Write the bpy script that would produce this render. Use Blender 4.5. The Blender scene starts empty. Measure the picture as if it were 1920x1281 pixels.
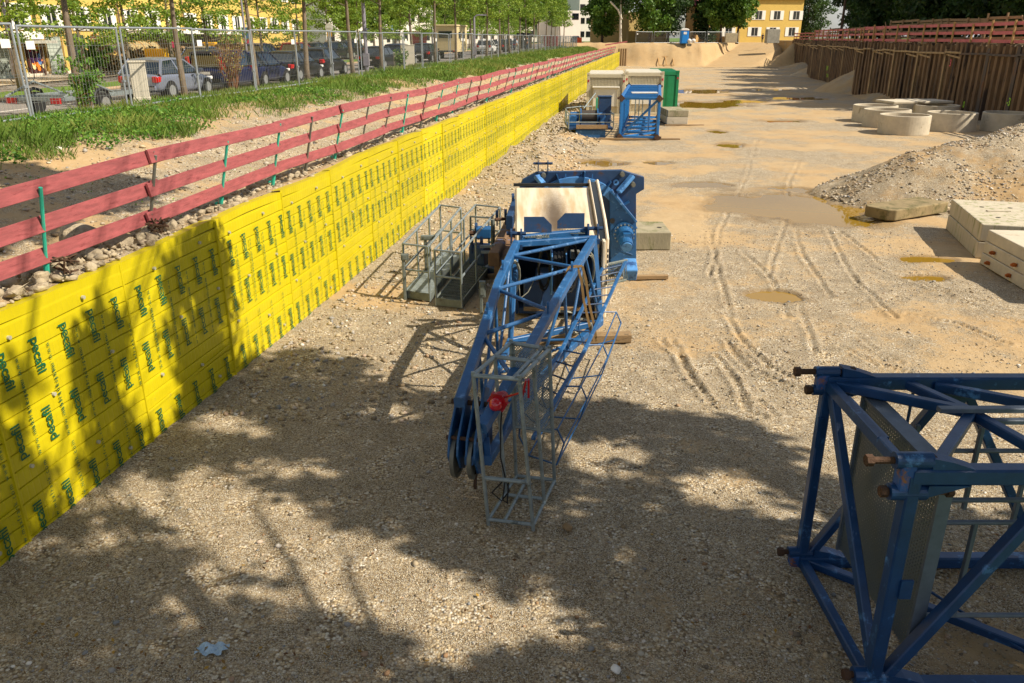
import bpy, math, random
import numpy as np
from mathutils import Vector, Matrix
R = math.radians
random.seed(7); RNG = np.random.default_rng(7)
scene = bpy.context.scene
COL = scene.collection

# ------------------------------------------------------------------ camera numbers
F, PITCH, CH = 1500.0, R(20.8), 4.8
def ray(x, y):
    u = (x-960)/F; v = (640.5-y)/F; c, s = math.cos(PITCH), math.sin(PITCH)
    return (u, c+v*s, -s+v*c)
def at(x, y, z=0.0):
    r = ray(x, y); t = (z-CH)/r[2]
    return Vector((r[0]*t, r[1]*t, z))
def atY(x, y, Y):
    r = ray(x, y); t = Y/r[1]
    return Vector((r[0]*t, Y, CH+r[2]*t))
AX = Vector((.165, .986, 0)).normalized(); NX = Vector((AX.y, -AX.x, 0)); ORG = Vector((-2.79, 19.73, 0))
AANG = math.atan2(AX.y, AX.x)
def P(s, t, z=0.0): return ORG + AX*s + NX*t + Vector((0, 0, z))
def s_for(px, t, z=3.0):
    lo, hi = -14.0, 400.0
    f = lambda s: (lambda q: 960+F*q.x/(q.y*math.cos(PITCH)+(CH-z)*math.sin(PITCH)))(P(s, t))
    up = f(hi) > f(lo)
    for _ in range(50):
        m = (lo+hi)/2
        if (f(m) < px) == up: lo = m
        else: hi = m
    return lo
def zs(s): return 2.5 + .007*min(max(s, 0), 160)

# ------------------------------------------------------------------ materials
MATS = {}
def srgb(h):
    h = h.lstrip('#'); v = [int(h[i:i+2], 16)/255 for i in (0, 2, 4)]
    return [((c+.055)/1.055)**2.4 if c > .04045 else c/12.92 for c in v]
def nd(nt, typ, **kw):
    n = nt.nodes.new(typ)
    for k, v in kw.items(): setattr(n, k, v)
    return n
def mat(name, col, rough=.6, metal=0.0, var=.25, scale=3.0, bump=.0, bscale=30.0, blotch=None, bamt=.5, bsc=2.0, spec=.5, tint=None, emit=0, stretch=None):
    if name in MATS: return MATS[name]
    m = bpy.data.materials.new(name); m.use_nodes = True; nt = m.node_tree; L = nt.links.new
    b = nt.nodes['Principled BSDF']; b.inputs['Roughness'].default_value = rough; b.inputs['Metallic'].default_value = metal
    b.inputs['Specular IOR Level'].default_value = spec
    c = srgb(col) if isinstance(col, str) else list(col)
    tc = nd(nt, 'ShaderNodeTexCoord'); src = tc.outputs['Object']
    if stretch:
        mp = nd(nt, 'ShaderNodeMapping'); mp.inputs['Scale'].default_value = stretch; L(src, mp.inputs['Vector']); src = mp.outputs[0]
    n1 = nd(nt, 'ShaderNodeTexNoise'); n1.inputs['Scale'].default_value = scale; n1.inputs['Detail'].default_value = 8; n1.inputs['Roughness'].default_value = .65; L(src, n1.inputs['Vector'])
    mx = nd(nt, 'ShaderNodeMix', data_type='RGBA')
    mx.inputs['A'].default_value = [x*(1-var) for x in c]+[1]; mx.inputs['B'].default_value = [min(1, x*(1+var)) for x in c]+[1]
    rp = nd(nt, 'ShaderNodeMapRange'); rp.inputs['From Min'].default_value = .3; rp.inputs['From Max'].default_value = .7
    L(n1.outputs[0], rp.inputs[0]); L(rp.outputs[0], mx.inputs['Factor']); out = mx.outputs['Result']
    if blotch:
        n2 = nd(nt, 'ShaderNodeTexNoise'); n2.inputs['Scale'].default_value = bsc; n2.inputs['Detail'].default_value = 10; n2.inputs['Roughness'].default_value = .7; L(src, n2.inputs['Vector'])
        r2 = nd(nt, 'ShaderNodeMapRange'); r2.inputs['From Min'].default_value = .75-bamt*.4; r2.inputs['From Max'].default_value = .8-bamt*.3; L(n2.outputs[0], r2.inputs[0])
        m2 = nd(nt, 'ShaderNodeMix', data_type='RGBA'); L(out, m2.inputs['A']); m2.inputs['B'].default_value = srgb(blotch)+[1]; L(r2.outputs[0], m2.inputs['Factor']); out = m2.outputs['Result']
    if tint:
        at_ = nd(nt, 'ShaderNodeAttribute', attribute_name='tint'); m3 = nd(nt, 'ShaderNodeMix', data_type='RGBA')
        L(out, m3.inputs['A']); m3.inputs['B'].default_value = srgb(tint)+[1]; L(at_.outputs['Fac'], m3.inputs['Factor']); out = m3.outputs['Result']
    L(out, b.inputs['Base Color'])
    if bump:
        n3 = nd(nt, 'ShaderNodeTexNoise'); n3.inputs['Scale'].default_value = bscale; n3.inputs['Detail'].default_value = 6; L(src, n3.inputs['Vector'])
        bp = nd(nt, 'ShaderNodeBump'); bp.inputs['Strength'].default_value = bump; bp.inputs['Distance'].default_value = .02
        L(n3.outputs[0], bp.inputs['Height']); L(bp.outputs[0], b.inputs['Normal'])
    MATS[name] = m; return m

# paints
blue = mat('blue_paint', '#1e5384', .42, 0, .22, 6, .08, 40, blotch='#5b86b4', bamt=.45, bsc=7)
blue_dark = mat('dark_blue_paint', '#1b3a5e', .5, 0, .25, 4, .08, 30, blotch='#4a3426', bamt=.45, bsc=4)
blue_light = mat('light_blue_paint', '#4b83bd', .5, 0, .2, 6, .06, 30, blotch='#1b4479', bamt=.55, bsc=5)
blue_tower = mat('bright_blue_paint', '#1d65a4', .4, 0, .15, 5, .03, 40, blotch='#0f3f80', bamt=.4, bsc=5)
rust = mat('rust', '#4c3524', .85, .1, .4, 12, .4, 60, blotch='#2a2320', bamt=.5, bsc=9)
steel = mat('galvanised_steel', '#8b9596', .5, .45, .25, 9, .05, 60, blotch='#5a605c', bamt=.5, bsc=6)
steel_dark = mat('weathered_steel', '#757c76', .6, .35, .25, 9, .1, 60, blotch='#4d4a3c', bamt=.5, bsc=6)
black = mat('black_rubber', '#141414', .75, 0, .3, 10)
wire_m = mat('steel_cable', '#8b8a7c', .5, .5, .2, 20)
red_rail = mat('red_painted_timber', '#93494a', .7, 0, .32, 3.2, .4, 90, blotch='#7c3436', bamt=.5, bsc=4, stretch=(1, 1, 7))
teal = mat('teal_paint', '#2fae93', .55, 0, .2, 6, blotch='#6d7a70', bamt=.5, bsc=8)
grey_post = mat('grey_steel_post', '#74746b', .55, .4, .2, 10, blotch='#5c4a38', bamt=.4, bsc=8)
timber = mat('weathered_timber', '#8d7452', .8, 0, .3, 3, .3, 60, blotch='#5f4e38', bamt=.5, bsc=3, stretch=(1, 1, 5))
timber_new = mat('sawn_timber', '#a98552', .75, 0, .25, 4, .2, 60, blotch='#6e5433', bamt=.45, bsc=4)
concrete = mat('cast_concrete', '#bcb29d', .85, 0, .14, 2.5, .25, 45, blotch='#8f8266', bamt=.4, bsc=1.6)
concrete_streaked = mat('algae_streaked_concrete', '#b5ab95', .85, 0, .15, 2.5, .25, 45, blotch='#7c7f4c', bamt=.56, bsc=2.2, stretch=(2.5, 2.5, .35))
concrete_old = mat('mossy_concrete', '#968d74', .9, 0, .2, 3, .3, 40, blotch='#66683a', bamt=.62, bsc=2.4, stretch=(1, 1, .4))
concrete_dirty = mat('dirty_concrete', '#857553', .9, 0, .25, 3, .4, 40, blotch='#59542f', bamt=.6, bsc=2.2)
rock_m = mat('broken_rock', '#a3957c', .92, 0, .35, 5, .9, 25, blotch='#6e5f49', bamt=.55, bsc=4)
white_shell = mat('stained_white_shell', '#d8cbb4', .55, 0, .08, 2.5, .04, 20, blotch='#b39c78', bamt=.38, bsc=2.5)
white_paint = mat('white_paint', '#dedbd3', .5, 0, .08, 3)
glass = mat('dark_glass', '#121a1f', .06, 0, .3, 2, spec=.8)
sheet_rust = mat('rusty_sheet_piling', '#735b41', .85, .05, .5, 1.6, .35, 30, blotch='#3c3027', bamt=.6, bsc=1.3, stretch=(1.4, 1.4, .28))
flange_rust = mat('pale_rusty_flange', '#a88e68', .8, .1, .3, 2.5, .3, 30, blotch='#5a4733', bamt=.5, bsc=2, stretch=(1, 1, .4))
king_m = mat('dark_king_post_steel', '#544a44', .7, .3, .3, 2, .2, 30, blotch='#6f4a2c', bamt=.55, bsc=2, stretch=(1, 1, .4))
red_far = mat('pale_red_board', '#c2686b', .7, 0, .2, 3, .2, 60, blotch='#a04a50', bamt=.45, bsc=3)  # paler red than the near rail, for the boards on the piling
paint_green = mat('green_spray_paint', '#9ad420', .8, 0, .1)
paint_pink = mat('pink_spray_paint', '#e0506a', .8, 0, .1)
bark = mat('bark', '#6f6252', .95, 0, .35, 8, .8, 25, blotch='#a08a35', bamt=.4, bsc=6, stretch=(1, 1, .35))
bark_dark = mat('dark_bark', '#4b3d30', .95, 0, .35, 8, .8, 25)
birch = mat('birch_bark', '#cfc8b8', .8, 0, .12, 5, blotch='#3c3a35', bamt=.45, bsc=5, stretch=(1, 1, 3))
leaf_lm = mat('young_leaves', '#587a20', .6, 0, .3, 2.5, tint='#9fb23c')
leaf_mid = mat('maple_leaves', '#416a20', .6, 0, .25, 1.5, tint='#7f9a35')
leaf_dk = mat('dark_leaves', '#1d3614', .65, 0, .3, 1.0, tint='#49692a')
leaf_hedge = mat('hedge_leaves', '#42411f', .7, 0, .3, 2, tint='#8a6a42')
grass_m = mat('grass_blades', '#55791f', .7, 0, .3, 1.2, tint='#b5ab60')
weed_m = mat('weed_leaves', '#3e6e1c', .65, 0, .3, 2, tint='#84a83a')
twig_m = mat('dry_twigs', '#7a5233', .85, 0, .3, 5, tint='#8f9a3a')
fence_m = mat('fence_tube', '#9aa1a6', .45, .5, .15, 5)
mesh_m = mat('fence_wire', '#8b918e', .5, .4, .1, 5)
for m in (leaf_lm, leaf_mid, leaf_dk, grass_m, weed_m):
    nt = m.node_tree; b = nt.nodes['Principled BSDF']; o = nt.nodes['Material Output']
    tr = nd(nt, 'ShaderNodeBsdfTranslucent'); ms = nd(nt, 'ShaderNodeMixShader'); ms.inputs[0].default_value = .35
    nt.links.new(b.inputs['Base Color'].links[0].from_socket, tr.inputs[0])
    nt.links.new(b.outputs[0], ms.inputs[1]); nt.links.new(tr.outputs[0], ms.inputs[2]); nt.links.new(ms.outputs[0], o.inputs[0])

# ------------------------------------------------------------------ mesh helpers
def world_loc(o):
    v = Vector(o.location)
    while o.parent: o = o.parent; v = v + Vector(o.location)
    return v
def link_mesh(name, verts, faces, mats, parent=None, midx=None, smooth=False):
    off = world_loc(parent) if parent else Vector((0, 0, 0))
    V = np.asarray(verts, dtype=np.float32).reshape(-1, 3) - np.array(off, dtype=np.float32)
    me = bpy.data.meshes.new(name)
    if isinstance(faces, np.ndarray):
        k = faces.shape[1]; nf = len(faces)
        me.vertices.add(len(V)); me.vertices.foreach_set('co', V.ravel())
        me.loops.add(nf*k); me.loops.foreach_set('vertex_index', faces.astype(np.int32).ravel())
        me.polygons.add(nf); me.polygons.foreach_set('loop_start', np.arange(0, nf*k, k, dtype=np.int32))
        me.update(calc_edges=True)
    else:
        me.from_pydata(V.tolist(), [], faces)
    if not isinstance(mats, (list, tuple)): mats = [mats]
    for m in mats: me.materials.append(m)
    if midx is not None: me.polygons.foreach_set('material_index', np.asarray(midx, dtype=np.int32))
    if smooth: me.polygons.foreach_set('use_smooth', np.ones(len(me.polygons), dtype=bool))
    me.update()
    o = bpy.data.objects.new(name, me); COL.objects.link(o)
    if parent: o.parent = parent
    return o
def set_tint(o, arr):
    a = o.data.attributes.new('tint', 'FLOAT', 'POINT'); a.data.foreach_set('value', np.asarray(arr, dtype=np.float32))
def tag(o, label=None, cat=None, group=None, kind=None):
    if label: o['label'] = label
    if cat: o['category'] = cat
    if group: o['group'] = group
    if kind: o['kind'] = kind
    return o
def thing(name, label, cat, loc=(0, 0, 0), group=None):
    o = bpy.data.objects.new(name, None); COL.objects.link(o); o.location = loc; o.empty_display_size = .3
    return tag(o, label, cat, group)
def copy_tree(o, parent=None, loc=None, rz=None, label=None):
    c = o.copy(); COL.objects.link(c)
    if parent: c.parent = parent
    if loc is not None: c.location = loc
    if rz is not None: c.rotation_euler = (0, 0, rz)
    if label: c['label'] = label
    for ch in o.children: copy_tree(ch, c)
    return c
def struct(o): o['kind'] = 'structure'; return o

class MB:
    def __init__(s): s.v = []; s.f = []; s.mi = []; s.m = 0
    def add(s, vs, fs):
        b = len(s.v); s.v += [tuple(v) for v in vs]; s.f += [[i+b for i in f] for f in fs]; s.mi += [s.m]*len(fs); return s
    def box(s, c, size, M=None):
        x, y, z = size[0]/2, size[1]/2, size[2]/2
        vs = [Vector((a, b, d)) for d in (-z, z) for a, b in ((-x, -y), (x, -y), (x, y), (-x, y))]
        if M is not None: vs = [M @ v for v in vs]
        c = Vector(c)
        return s.add([v+c for v in vs], [(3, 2, 1, 0), (4, 5, 6, 7), (0, 1, 5, 4), (1, 2, 6, 5), (2, 3, 7, 6), (3, 0, 4, 7)])
    def frame(s, p, q, up=Vector((0, 0, 1))):
        d = (q-p).normalized()
        if abs(d.dot(up)) > .98: up = Vector((1, 0, 0)) if abs(d.x) < .9 else Vector((0, 1, 0))
        a = d.cross(up).normalized(); b = a.cross(d).normalized(); return d, a, b
    def bar(s, p, q, w, h=None, up=Vector((0, 0, 1)), c=0.0):
        p, q = Vector(p), Vector(q); h = h or w; d, a, b = s.frame(p, q, up)
        x, y = w/2, h/2; c = c or min(w, h)*.12
        pr = [(-x+c, -y), (x-c, -y), (x, -y+c), (x, y-c), (x-c, y), (-x+c, y), (-x, y-c), (-x, -y+c)]
        vs = [p+a*i+b*j for i, j in pr]+[q+a*i+b*j for i, j in pr]
        return s.add(vs, [(i, (i+1) % 8, 8+(i+1) % 8, 8+i) for i in range(8)]+[tuple(range(7, -1, -1)), tuple(range(8, 16))])
    def tube(s, p, q, r, r2=None, n=8):
        p, q = Vector(p), Vector(q); r2 = r if r2 is None else r2; d, a, b = s.frame(p, q)
        an = [2*math.pi*i/n for i in range(n)]
        vs = [p+(a*math.cos(t)+b*math.sin(t))*r for t in an]+[q+(a*math.cos(t)+b*math.sin(t))*r2 for t in an]
        return s.add(vs, [(i, (i+1) % n, n+(i+1) % n, n+i) for i in range(n)]+[tuple(range(n-1, -1, -1)), tuple(range(n, 2*n))])
    def path(s, pts, r, n=6, rs=None):
        pts = [Vector(p) for p in pts]; ring = []; k0 = len(s.v); vs = []
        up = Vector((0, 0, 1)); pa = None
        for i, p in enumerate(pts):
            d = (pts[min(i+1, len(pts)-1)]-pts[max(i-1, 0)]).normalized()
            if pa is None:
                a = d.cross(up if abs(d.z) < .95 else Vector((1, 0, 0))).normalized()
            else:
                a = (pa-d*pa.dot(d)).normalized()
            pa = a; b = a.cross(d); rr = rs[i] if rs else r
            vs += [p+(a*math.cos(2*math.pi*j/n)+b*math.sin(2*math.pi*j/n))*rr for j in range(n)]
        fs = [(i*n+j, i*n+(j+1) % n, (i+1)*n+(j+1) % n, (i+1)*n+j) for i in range(len(pts)-1) for j in range(n)]
        fs += [tuple(range(n-1, -1, -1)), tuple(range((len(pts)-1)*n, len(pts)*n))]
        return s.add(vs, fs)
    def prism(s, poly, d):
        d = Vector(d); n = len(poly); vs = [Vector(p) for p in poly]; vs = vs+[v+d for v in vs]
        return s.add(vs, [tuple(range(n-1, -1, -1)), tuple(range(n, 2*n))]+[(i, (i+1) % n, n+(i+1) % n, n+i) for i in range(n)])
    def ring(s, c, axis, ro, ri, th, n=32):
        c = Vector(c); d = Vector(axis).normalized(); _, a, b = s.frame(c, c+d); vs = []
        for k in range(n):
            t = 2*math.pi*k/n; e = a*math.cos(t)+b*math.sin(t)
            vs += [c+e*ro-d*th/2, c+e*ro+d*th/2, c+e*ri+d*th/2, c+e*ri-d*th/2]
        fs = []
        for k in range(n):
            i, j = 4*k, 4*((k+1) % n)
            fs += [(i+m, j+m, j+(m+1) % 4, i+(m+1) % 4) for m in range(4)]
        return s.add(vs, fs)
    def quad(s, a, b, c, d): return s.add([a, b, c, d], [(0, 1, 2, 3)])
    def build(s, name, m, parent=None, smooth=False):
        o = link_mesh(name, s.v, s.f, m, parent, s.mi if isinstance(m, (list, tuple)) and len(m) > 1 else None, smooth)
        bm_fix(o)
        return o
import bmesh
def bm_fix(o):
    bm = bmesh.new(); bm.from_mesh(o.data); bmesh.ops.recalc_face_normals(bm, faces=bm.faces); bm.to_mesh(o.data); bm.free()
def bevel(o, w, seg=1):
    m = o.modifiers.new('bevel', 'BEVEL'); m.width = w; m.segments = seg; m.limit_method = 'ANGLE'; return o

def vnoise(x, y, seed=0):
    x = np.asarray(x, dtype=np.float64); y = np.asarray(y, dtype=np.float64)
    xi = np.floor(x).astype(np.int64); yi = np.floor(y).astype(np.int64); fx = x-xi; fy = y-yi
    fx = fx*fx*(3-2*fx); fy = fy*fy*(3-2*fy)
    def h(a, b):
        v = (a*374761393+b*668265263+seed*974711) & 0xffffffff
        v = ((v ^ (v >> 13))*1274126177) & 0xffffffff
        return ((v ^ (v >> 16)) & 0xffff)/65535.0
    return (h(xi, yi)*(1-fx)+h(xi+1, yi)*fx)*(1-fy)+(h(xi, yi+1)*(1-fx)+h(xi+1, yi+1)*fx)*fy
def fbm(x, y, seed=0, o=4):
    r = 0; a = .5
    for i in range(o): r = r+a*(vnoise(x*2**i, y*2**i, seed+i)-.5); a *= .5
    return r*2
def grid_mesh(name, X, Y, Z, m, parent=None, smooth=True):
    h, w = X.shape; V = np.stack([X, Y, Z], -1).reshape(-1, 3)
    i = np.arange(h*w).reshape(h, w); Fc = np.stack([i[:-1, :-1], i[:-1, 1:], i[1:, 1:], i[1:, :-1]], -1).reshape(-1, 4)
    return link_mesh(name, V, Fc, m, parent, smooth=smooth)
ORGn, AXn, NXn = np.array(ORG), np.array(AX), np.array(NX)
def stgrid(name, S, T, zf, m):
    SS, TT = np.meshgrid(S, T, indexing='ij'); X = ORGn[0]+SS*AXn[0]+TT*NXn[0]; Y = ORGn[1]+SS*AXn[1]+TT*NXn[1]
    Z = zf(SS, TT, X, Y); o = grid_mesh(name, X, Y, Z, m)
    return o
def text_mesh(body, size, bold=0.0, spacing=1.0):
    c = bpy.data.curves.new('t', 'FONT'); c.body = body; c.size = size; c.offset = bold; c.space_character = spacing; c.resolution_u = 3
    c.align_x = 'LEFT'; o = bpy.data.objects.new('t', c); COL.objects.link(o)
    bpy.context.view_layer.update()
    me = bpy.data.meshes.new_from_object(o.evaluated_get(bpy.context.evaluated_depsgraph_get()))
    V = np.array([v.co[:] for v in me.vertices]); Fs = [list(p.vertices) for p in me.polygons]
    bpy.data.objects.remove(o); bpy.data.meshes.remove(me); bpy.data.curves.remove(c)
    return V, Fs
def place_text(mb, body, size, origin, right, up, bold=0.0, spacing=1.0, center=True):
    V, Fs = text_mesh(body, size, bold, spacing)
    if center: V = V-np.array([(V[:, 0].max()+V[:, 0].min())/2, (V[:, 1].max()+V[:, 1].min())/2, 0])
    o, r, u = np.array(origin), np.array(right), np.array(up)
    mb.add((o+V[:, :1]*r+V[:, 1:2]*u).tolist(), Fs)
def fabric_of(o): return o
# ================================================================== SETTING
exec_sections = []
# ---- ground material (gravel over sandy mud)
def ground_mat(name, sand='#a8916d', stone=None, pebble=1.0, wet=True, dark=1.0):
    m = bpy.data.materials.new(name); m.use_nodes = True; nt = m.node_tree; L = nt.links.new; b = nt.nodes['Principled BSDF']
    tc = nd(nt, 'ShaderNodeTexCoord'); src = tc.outputs['Object']
    def noise(sc, det=6, ro=.6):
        n = nd(nt, 'ShaderNodeTexNoise'); n.inputs['Scale'].default_value = sc; n.inputs['Detail'].default_value = det; n.inputs['Roughness'].default_value = ro; L(src, n.inputs['Vector']); return n.outputs[0]
    def mr(v, a, b_, c=0, d=1):
        n = nd(nt, 'ShaderNodeMapRange'); n.inputs[1].default_value = a; n.inputs[2].default_value = b_; n.inputs[3].default_value = c; n.inputs[4].default_value = d; L(v, n.inputs[0]); return n.outputs[0]
    def mix(f, A, B, typ='MIX'):
        n = nd(nt, 'ShaderNodeMix', data_type='RGBA', blend_type=typ)
        for k, v in (('Factor', f), ('A', A), ('B', B)):
            if isinstance(v, (int, float)): n.inputs[k].default_value = v
            elif isinstance(v, str): n.inputs[k].default_value = srgb(v)+[1]
            else: L(v, n.inputs[k])
        return n.outputs['Result']
    def math_(op, a, b_=0.0):
        n = nd(nt, 'ShaderNodeMath', operation=op)
        for i, v in enumerate((a, b_)):
            if isinstance(v, (int, float)): n.inputs[i].default_value = v
            else: L(v, n.inputs[i])
        return n.outputs[0]
    # pebbles: two sizes of voronoi cells, each cell its own stone colour
    cols = []
    hts = []
    for sc in (88, 40):
        v = nd(nt, 'ShaderNodeTexVoronoi', feature='F1'); v.inputs['Scale'].default_value = sc; L(src, v.inputs['Vector'])
        cr = nd(nt, 'ShaderNodeValToRGB'); e = cr.color_ramp.elements
        e[0].position = 0; e[0].color = srgb('#564d42')+[1]; e[1].position = 1; e[1].color = srgb('#d9d2c2')+[1]
        for p_, c_ in ((.2, '#96805e'), (.4, '#b3a384'), (.55, '#9c9386'), (.7, '#c6b28d'), (.85, '#c4bba6')):
            k = e.new(p_); k.color = srgb(c_)+[1]
        cs = nd(nt, 'ShaderNodeSeparateColor'); L(v.outputs['Color'], cs.inputs[0]); L(cs.outputs[0], cr.inputs[0])
        gap = mr(v.outputs['Distance'], .45, .85)
        cols.append(mix(gap, cr.outputs[0], '#6d5c45')); hts.append(math_('SUBTRACT', 1.0, v.outputs['Distance']))
    big = mr(noise(2.3, 4), .45, .6); stones = mix(big, cols[0], cols[1]); hmix = nd(nt, 'ShaderNodeMix'); L(big, hmix.inputs[0]); L(hts[0], hmix.inputs[2]); L(hts[1], hmix.inputs[3])
    sandc = mix(mr(noise(.35, 5), .35, .65), sand, '#a5875c')
    sandc = mix(mr(noise(9, 8, .75), .35, .7, 0, .55), sandc, '#bba583')
    a_ = math_('ADD', mr(noise(.30, 8, .68), .40, .60), mr(noise(1.6, 7, .72), .3, .7, -.45, .45))
    at_ = nd(nt, 'ShaderNodeAttribute', attribute_name='stony'); f = math_('ADD', math_('MULTIPLY', a_, .75*pebble), at_.outputs['Fac'])
    fr = mr(math_('ADD', f, mr(noise(30, 3), .3, .7, -.25, .25)), .35, .75)
    col = mix(fr, sandc, stones)
    col = mix(mr(noise(.9, 7, .7), .52, .7, 0, .35), col, '#7f6b4e')
    wet_ = nd(nt, 'ShaderNodeAttribute', attribute_name='wet').outputs['Fac']
    col = mix(math_('MULTIPLY', wet_, .75), col, '#7d643c')
    L(col, b.inputs['Base Color'])
    L(mr(wet_, 0, 1, .9, .35), b.inputs['Roughness']); b.inputs['Specular IOR Level'].default_value = .25
    bp = nd(nt, 'ShaderNodeBump'); bp.inputs['Strength'].default_value = .9; bp.inputs['Distance'].default_value = .02
    hh = math_('ADD', math_('MULTIPLY', hmix.outputs[0], math_('MULTIPLY', fr, .8)), math_('MULTIPLY', noise(14, 8, .7), .7)); L(hh, bp.inputs['Height'])
    L(bp.outputs[0], b.inputs['Normal']); return m
floor_m = ground_mat('sandy_gravel')
slope_m = ground_mat('stony_slope', '#a58c66', pebble=1.1)
pile_m = ground_mat('heap_gravel', '#8a6f48', pebble=1.0)

# puddles: (px, py, half width m, half depth m, rotation)
PUD = [(1462, 392, 1.75, 2.5, .0), (1560, 400, 1.3, 1.6, .1), (1480, 353, .95, .55, 0), (1540, 368, .8, .8, 0), (1330, 196, 2.9, 3.0, .1), (1395, 190, 1.7, 1.9, 0),
       (1310, 171, 2.7, 3.0, 0), (1490, 184, 2.8, 1.9, 0), (1345, 247, .5, .8, 0), (1372, 272, .75, .8, 0), (1462, 227, 1.4, .8, 0), (1125, 305, .9, .9, 0), (1310, 345, .9, .55, 0),
       (1735, 486, .6, .32, .1), (1455, 558, .6, .45, 0), (1740, 519, .45, .2, 0), (1240, 180, 1.2, 2.0, 0), (1440, 168, 2.0, 1.5, 0), (1235, 305, .5, .5, 0)
       ]
PUDW = [(at(a, b_, 0), w, d, r) for a, b_, w, d, r in PUD]
# ruts: pixel polylines on the ground
RUT = [[(1360, 640), (1400, 690), (1470, 720), (1510, 735)], [(1355, 585), (1390, 640), (1440, 690), (1505, 716)], [(1580, 650), (1640, 680), (1720, 700)],
       [(1345, 670), (1380, 720), (1400, 770), (1440, 790)], [(1420, 750), (1460, 785)], [(1500, 570), (1515, 620), (1530, 665)], [(1590, 615), (1640, 655), (1700, 685)],
       [(1630, 497), (1700, 530), (1800, 565), (1920, 612)], [(1700, 590), (1800, 610), (1900, 650)], [(1490, 430), (1500, 470), (1560, 560)], [(1700, 500), (1760, 540), (1900, 590)],
       [(1240, 640), (1290, 690), (1320, 740)], [(1390, 470), (1450, 530), (1480, 600)], [(1570, 430), (1660, 500), (1790, 560)], [(1500, 300), (1480, 340), (1470, 420), (1440, 520)],
       [(1260, 640), (1300, 720), (1340, 760)], [(1330, 440), (1350, 520), (1370, 600)], [(1420, 260), (1400, 330), (1350, 430), (1330, 520)], [(1550, 430), (1600, 520), (1680, 600)]]
RUTW = [[at(a, b_, 0) for a, b_ in r] for r in RUT]
TRK = [(2.6, 9.6, 4.6, 17.5, .5), (3.9, 9.4, 6.1, 17.2, .55), (1.9, 12, 2.6, 24, .3), (5.8, 12.5, 9.5, 16.5, -.4), (7.4, 11.5, 11.5, 15.2, -.4), (4.2, 17, 6.5, 30, .4), (6.0, 18, 8.0, 30, .4), (5.2, 8.6, 3.3, 13.4, .3)]
def floor_height(X, Y):
    s = (X-ORGn[0])*AXn[0]+(Y-ORGn[1])*AXn[1]; t = (X-ORGn[0])*NXn[0]+(Y-ORGn[1])*NXn[1]
    Z = .05*fbm(X*.35, Y*.35, 3)+.024*fbm(X*1.7, Y*1.7, 11, 5)+.010*fbm(X*6, Y*6, 13, 3)
    # loose bank against the yellow wall
    k = np.clip((4.2-t)/4.2, 0, 1)*np.clip((s+8)/12, .06, 1); Z += k*(.10+.28*np.clip(fbm(X*.5, Y*.5, 21, 5)+.1, 0, 1)) + .08*np.clip(k-.4, 0, 1)*np.abs(fbm(X*3, Y*3, 31, 3))
    k2 = np.exp(-((t-1.6)/1.3)**2)*np.clip((s-5)/10, 0, 1)*np.clip((60-s)/20, 0, 1); Z += .28*k2*(.4+np.abs(fbm(X*.9, Y*.9, 41, 4))*1.6)
    wet = np.zeros_like(X)
    for c, w, d, r in PUDW:
        e = ((X-c.x)/w)**2+((Y-c.y)/d)**2 + 1.5*fbm(X*1.1/w**.4, Y*1.1/w**.4, 51, 6)
        m = np.clip(1.25-e, 0, 1); Z = Z*(1-np.clip(m*1.2, 0, .85))-.085*np.clip(m*1.6, 0, 1); wet = np.maximum(wet, np.clip((1.9-e)*1.1, 0, 1))
    for r in RUTW:
        pts = []
        for a, b_ in zip(r[:-1], r[1:]):
            n = max(2, int((b_-a).length/.12)); pts += [a.lerp(b_, i/n) for i in range(n)]
        q = np.array([[p.x, p.y] for p in pts])
        msk = (X > q[:, 0].min()-.5) & (X < q[:, 0].max()+.5) & (Y > q[:, 1].min()-.5) & (Y < q[:, 1].max()+.5)
        xs, ys = X[msk]+.06*fbm(X[msk]*2, Y[msk]*2, 61), Y[msk]
        if not len(xs): continue
        dmin = np.full(xs.shape, 9.0)
        for i in range(0, len(q)): dmin = np.minimum(dmin, np.hypot(xs-q[i, 0], ys-q[i, 1]))
        amp = .7+.6*vnoise(xs*2, ys*2, 71)
        Z[msk] += amp*np.clip(fbm(xs*.7, ys*.7, 75, 2)+.8, 0, 1)*(-.050*np.exp(-(dmin/.05)**2)+.030*np.exp(-((dmin-.10)/.04)**2))
    for (x0, y0, x1, y1, cv) in TRK:
        dx, dy = x1-x0, y1-y0; L0 = math.hypot(dx, dy); u = ((X-x0)*dx+(Y-y0)*dy)/L0; v = ((X-x0)*dy-(Y-y0)*dx)/L0-cv*np.sin(np.clip(u/L0, 0, 1)*math.pi)
        m = np.exp(-(v/.15)**4)*np.clip(u, 0, .5)*2*np.clip(L0-u, 0, .5)*2*np.clip(fbm(X*.9, Y*.9, 85, 3)+.6, 0, 1); m = np.clip(m, 0, 1)
        Z += m*(-.012+.011*np.sign(np.sin((u+np.abs(v)*.8)*2*math.pi/.13)))
    Z -= .10*np.exp(-((X-4.6)/2.6)**2-((Y-5.7)/1.2)**2)
    Z += np.clip((3.2-Y)/4, 0, 1)*2.2  # rises at the camera's foot
    return Z, wet, s, t
yl = [1.5]; 
while yl[-1] < 175: yl.append(yl[-1]+max(.03, .0024*yl[-1]+.00011*yl[-1]**2))
yl = np.array(yl); uu = np.linspace(-.80, .80, 640)
YY, UU = np.meshgrid(yl, uu, indexing='ij'); XX = UU*(YY*.935+1.9)
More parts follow.
